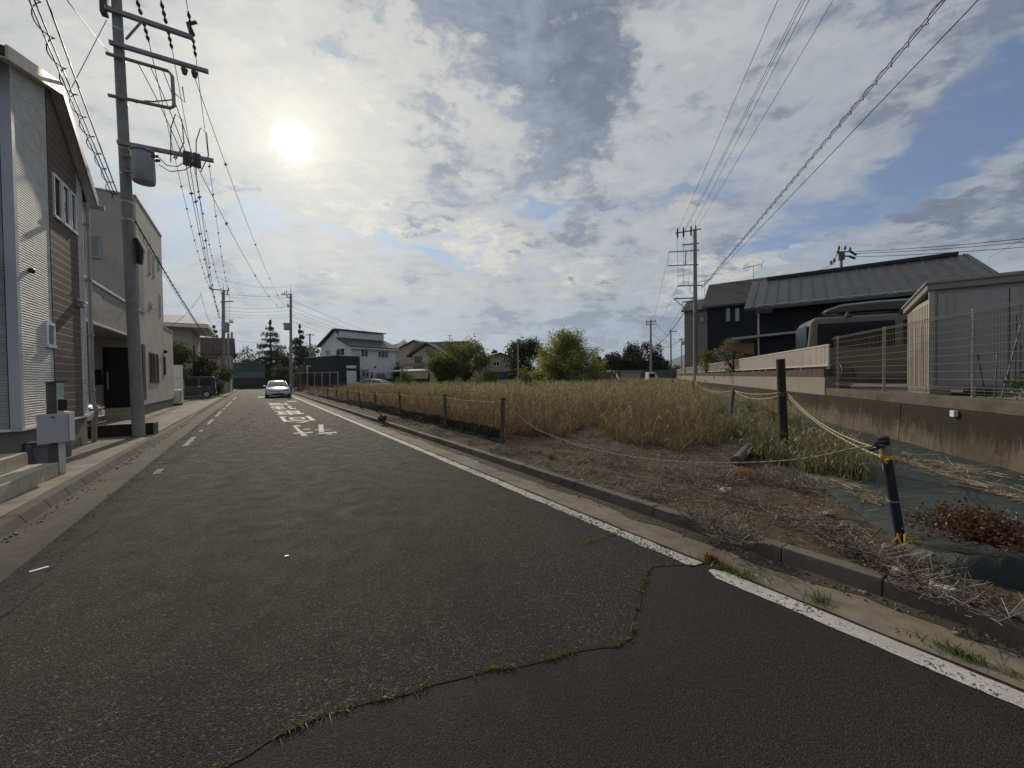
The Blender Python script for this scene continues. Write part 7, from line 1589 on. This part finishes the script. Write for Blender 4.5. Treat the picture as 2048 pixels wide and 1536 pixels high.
# stubble heaps
HE = [(1790, 1130, .22, 420), (1700, 1098, .16, 260), (1640, 1060, .12, 130), (1465, 1075, .20, 330), (1405, 1040, .18, 200), (1550, 962, .22, 300), (1600, 975, .2, 240), (1450, 960, .25, 260), (1350, 955, .25, 220), (1240, 930, .3, 240), (1120, 890, .3, 200), (1050, 905, .3, 200), (1010, 905, .25, 160), (1380, 900, .3, 200), (1190, 870, .35, 220), (1870, 1185, .2, 160), (1960, 1215, .2, 120), (1560, 1040, .15, 90), (1480, 1000, .2, 150), (1300, 985, .25, 160)]
P = []; 
for px, py, R_, n in HE:
    p = G(px, py, .13); a = rng.uniform(0, 2*math.pi, n); r_ = np.sqrt(rng.random(n))*R_; P.append(np.stack([p[0]+r_*np.cos(a), p[1]+r_*np.sin(a), np.full(n, .13)+rng.random(n)*.04], 1))
P = np.concatenate(P); n = len(P); straws(P, rng.gamma(2.2, .032, n)+.03, rng.uniform(.0025, .006, n), pick(n, ST), .42, 'straw_stubble', 'clumps of cut pale stubble sticking up from the bare soil')
# swept straw lines on the sheet along the wall
P = []
for (x0, y0, x1, y1, n, w_) in ((1790, 915, 2060, 1005, 420, .05), (1890, 928, 1960, 950, 280, .10), (1870, 925, 2060, 1000, 200, .08), (1705, 990, 1770, 1005, 110, .08), (1640, 955, 1740, 985, 240, .10), (1800, 900, 1850, 925, 60, .05)):
    A, B = G(x0, y0, .15), G(x1, y1, .15); k = rng.random(n)[:, None]; P.append(A+(B-A)*k+rng.normal(0, 1, (n, 3))*[w_, w_, .006]+[0, 0, .006])
x, y = scatter(5000, 2.5, 9.5, 1.5, 9); e2 = [(p[0], p[1]) for p in E_[6:]]+[(WF.p(-.1, -3)[0], WF.p(-.1, -3)[1]), (WF.p(-.1, 9)[0], WF.p(-.1, 9)[1])]; m = inpoly(x, y, e2); x, y = x[m][:260], y[m][:260]; P.append(np.stack([x, y, np.array([lot_z(a, b_) for a, b_ in zip(x, y)])+.025], 1))
P = np.concatenate(P); n = len(P); straws(P, rng.gamma(2, .05, n)+.02, rng.uniform(.003, .007, n), pick(n, [(.40, .33, .22), (.32, .26, .17), (.24, .18, .12), (.46, .39, .28)]), .06, 'swept_straw', 'lines of swept straw on the green sheet along the wall')
def pebbles(x, y, z, s, cols, name, label):
    n = len(x); c = np.stack([x, y, z], 1); base = np.array([(i, j, k) for k in (-1, 1) for j in (-1, 1) for i in (-1, 1)], float)*[.5, .5, .35]; V = c[:, None, :]+base[None]*s[:, None, None]*rng.uniform(.5, 1.2, (n, 8, 1)); I = np.arange(n)[:, None]*8
    Fq = np.concatenate([I+q for q in ([0, 2, 3, 1], [4, 5, 7, 6], [0, 1, 5, 4], [2, 6, 7, 3], [0, 4, 6, 2], [1, 3, 7, 5])], 0); o = npmesh(name, V.reshape(-1, 3), Fq, MAT_STONE, np.repeat(cols, 8, 0)); tag(o, label, 'gravel', None, 'stuff')
x, y = on_soil(24000); k = rng.random(len(x)) < np.clip(.2-1.2*vnoise(x, y, 1.3, 21), .04, .8)*np.clip(1.4-np.hypot(x, y)/11, .15, 1); x, y = x[k], y[k]; z = np.array([lot_z(a, b_) for a, b_ in zip(x, y)])+.003; n = len(x)
pebbles(x, y, z, rng.gamma(2.2, .0055, n)+.006, pick(n, [(.16, .13, .10), (.22, .19, .155), (.10, .08, .06), (.27, .24, .20)]), 'gravel', 'small stones and clods scattered over the bare soil')
v_ = np.concatenate([rng.uniform(-1, 16, 1300), rng.uniform(2, 20, 500)]); u_ = np.concatenate([3.42-np.abs(rng.normal(0, .07, 1300)), -2.02+np.abs(rng.normal(0, .05, 500))]); p = np.array([RD.p(a, b_) for a, b_ in zip(u_, v_)]); n = len(p)
pebbles(p[:, 0], p[:, 1], np.full(n, .009), rng.gamma(2, .0035, n)+.003, pick(n, [(.10, .085, .065), (.07, .055, .045), (.18, .15, .12)]), 'gutter_grit', 'grit and dead leaf bits lying in the gutters')
tag(MB().box(Fr(tuple(G(78, 1140)), .5), -.014, .014, -.05, .05, .006, .009).build('paper_scrap', WHITE, None), 'small white scrap on the left edge of the road', 'litter')
tag(MB().box(Fr(tuple(G(573, 1113)), 1.1), -.008, .01, -.012, .014, .004, .008).build('paper_scrap', OFFW, None), 'tiny pale scrap in the middle of the road', 'litter')
SC.cycles.volume_bounces = 0
# ------------------------------------------------------------------ air
hm = bpy.data.materials.new('air_haze'); hm.use_nodes = True; ht = NT(hm.node_tree); pv = ht.n('ShaderNodeVolumePrincipled'); pv.inputs['Color'].default_value = (.80, .88, 1.0, 1); pv.inputs['Density'].default_value = .00010; pv.inputs['Anisotropy'].default_value = .2
ho = ht.n('ShaderNodeOutputMaterial'); ht.t.links.new(pv.outputs[0], ho.inputs['Volume'])
hb = MB(); hb.box(Fr((0, 0, 0), 0), -3950, 3950, -3950, 3950, -1.05, 345); o = hb.build('haze', hm); tag(o, kind='stuff')
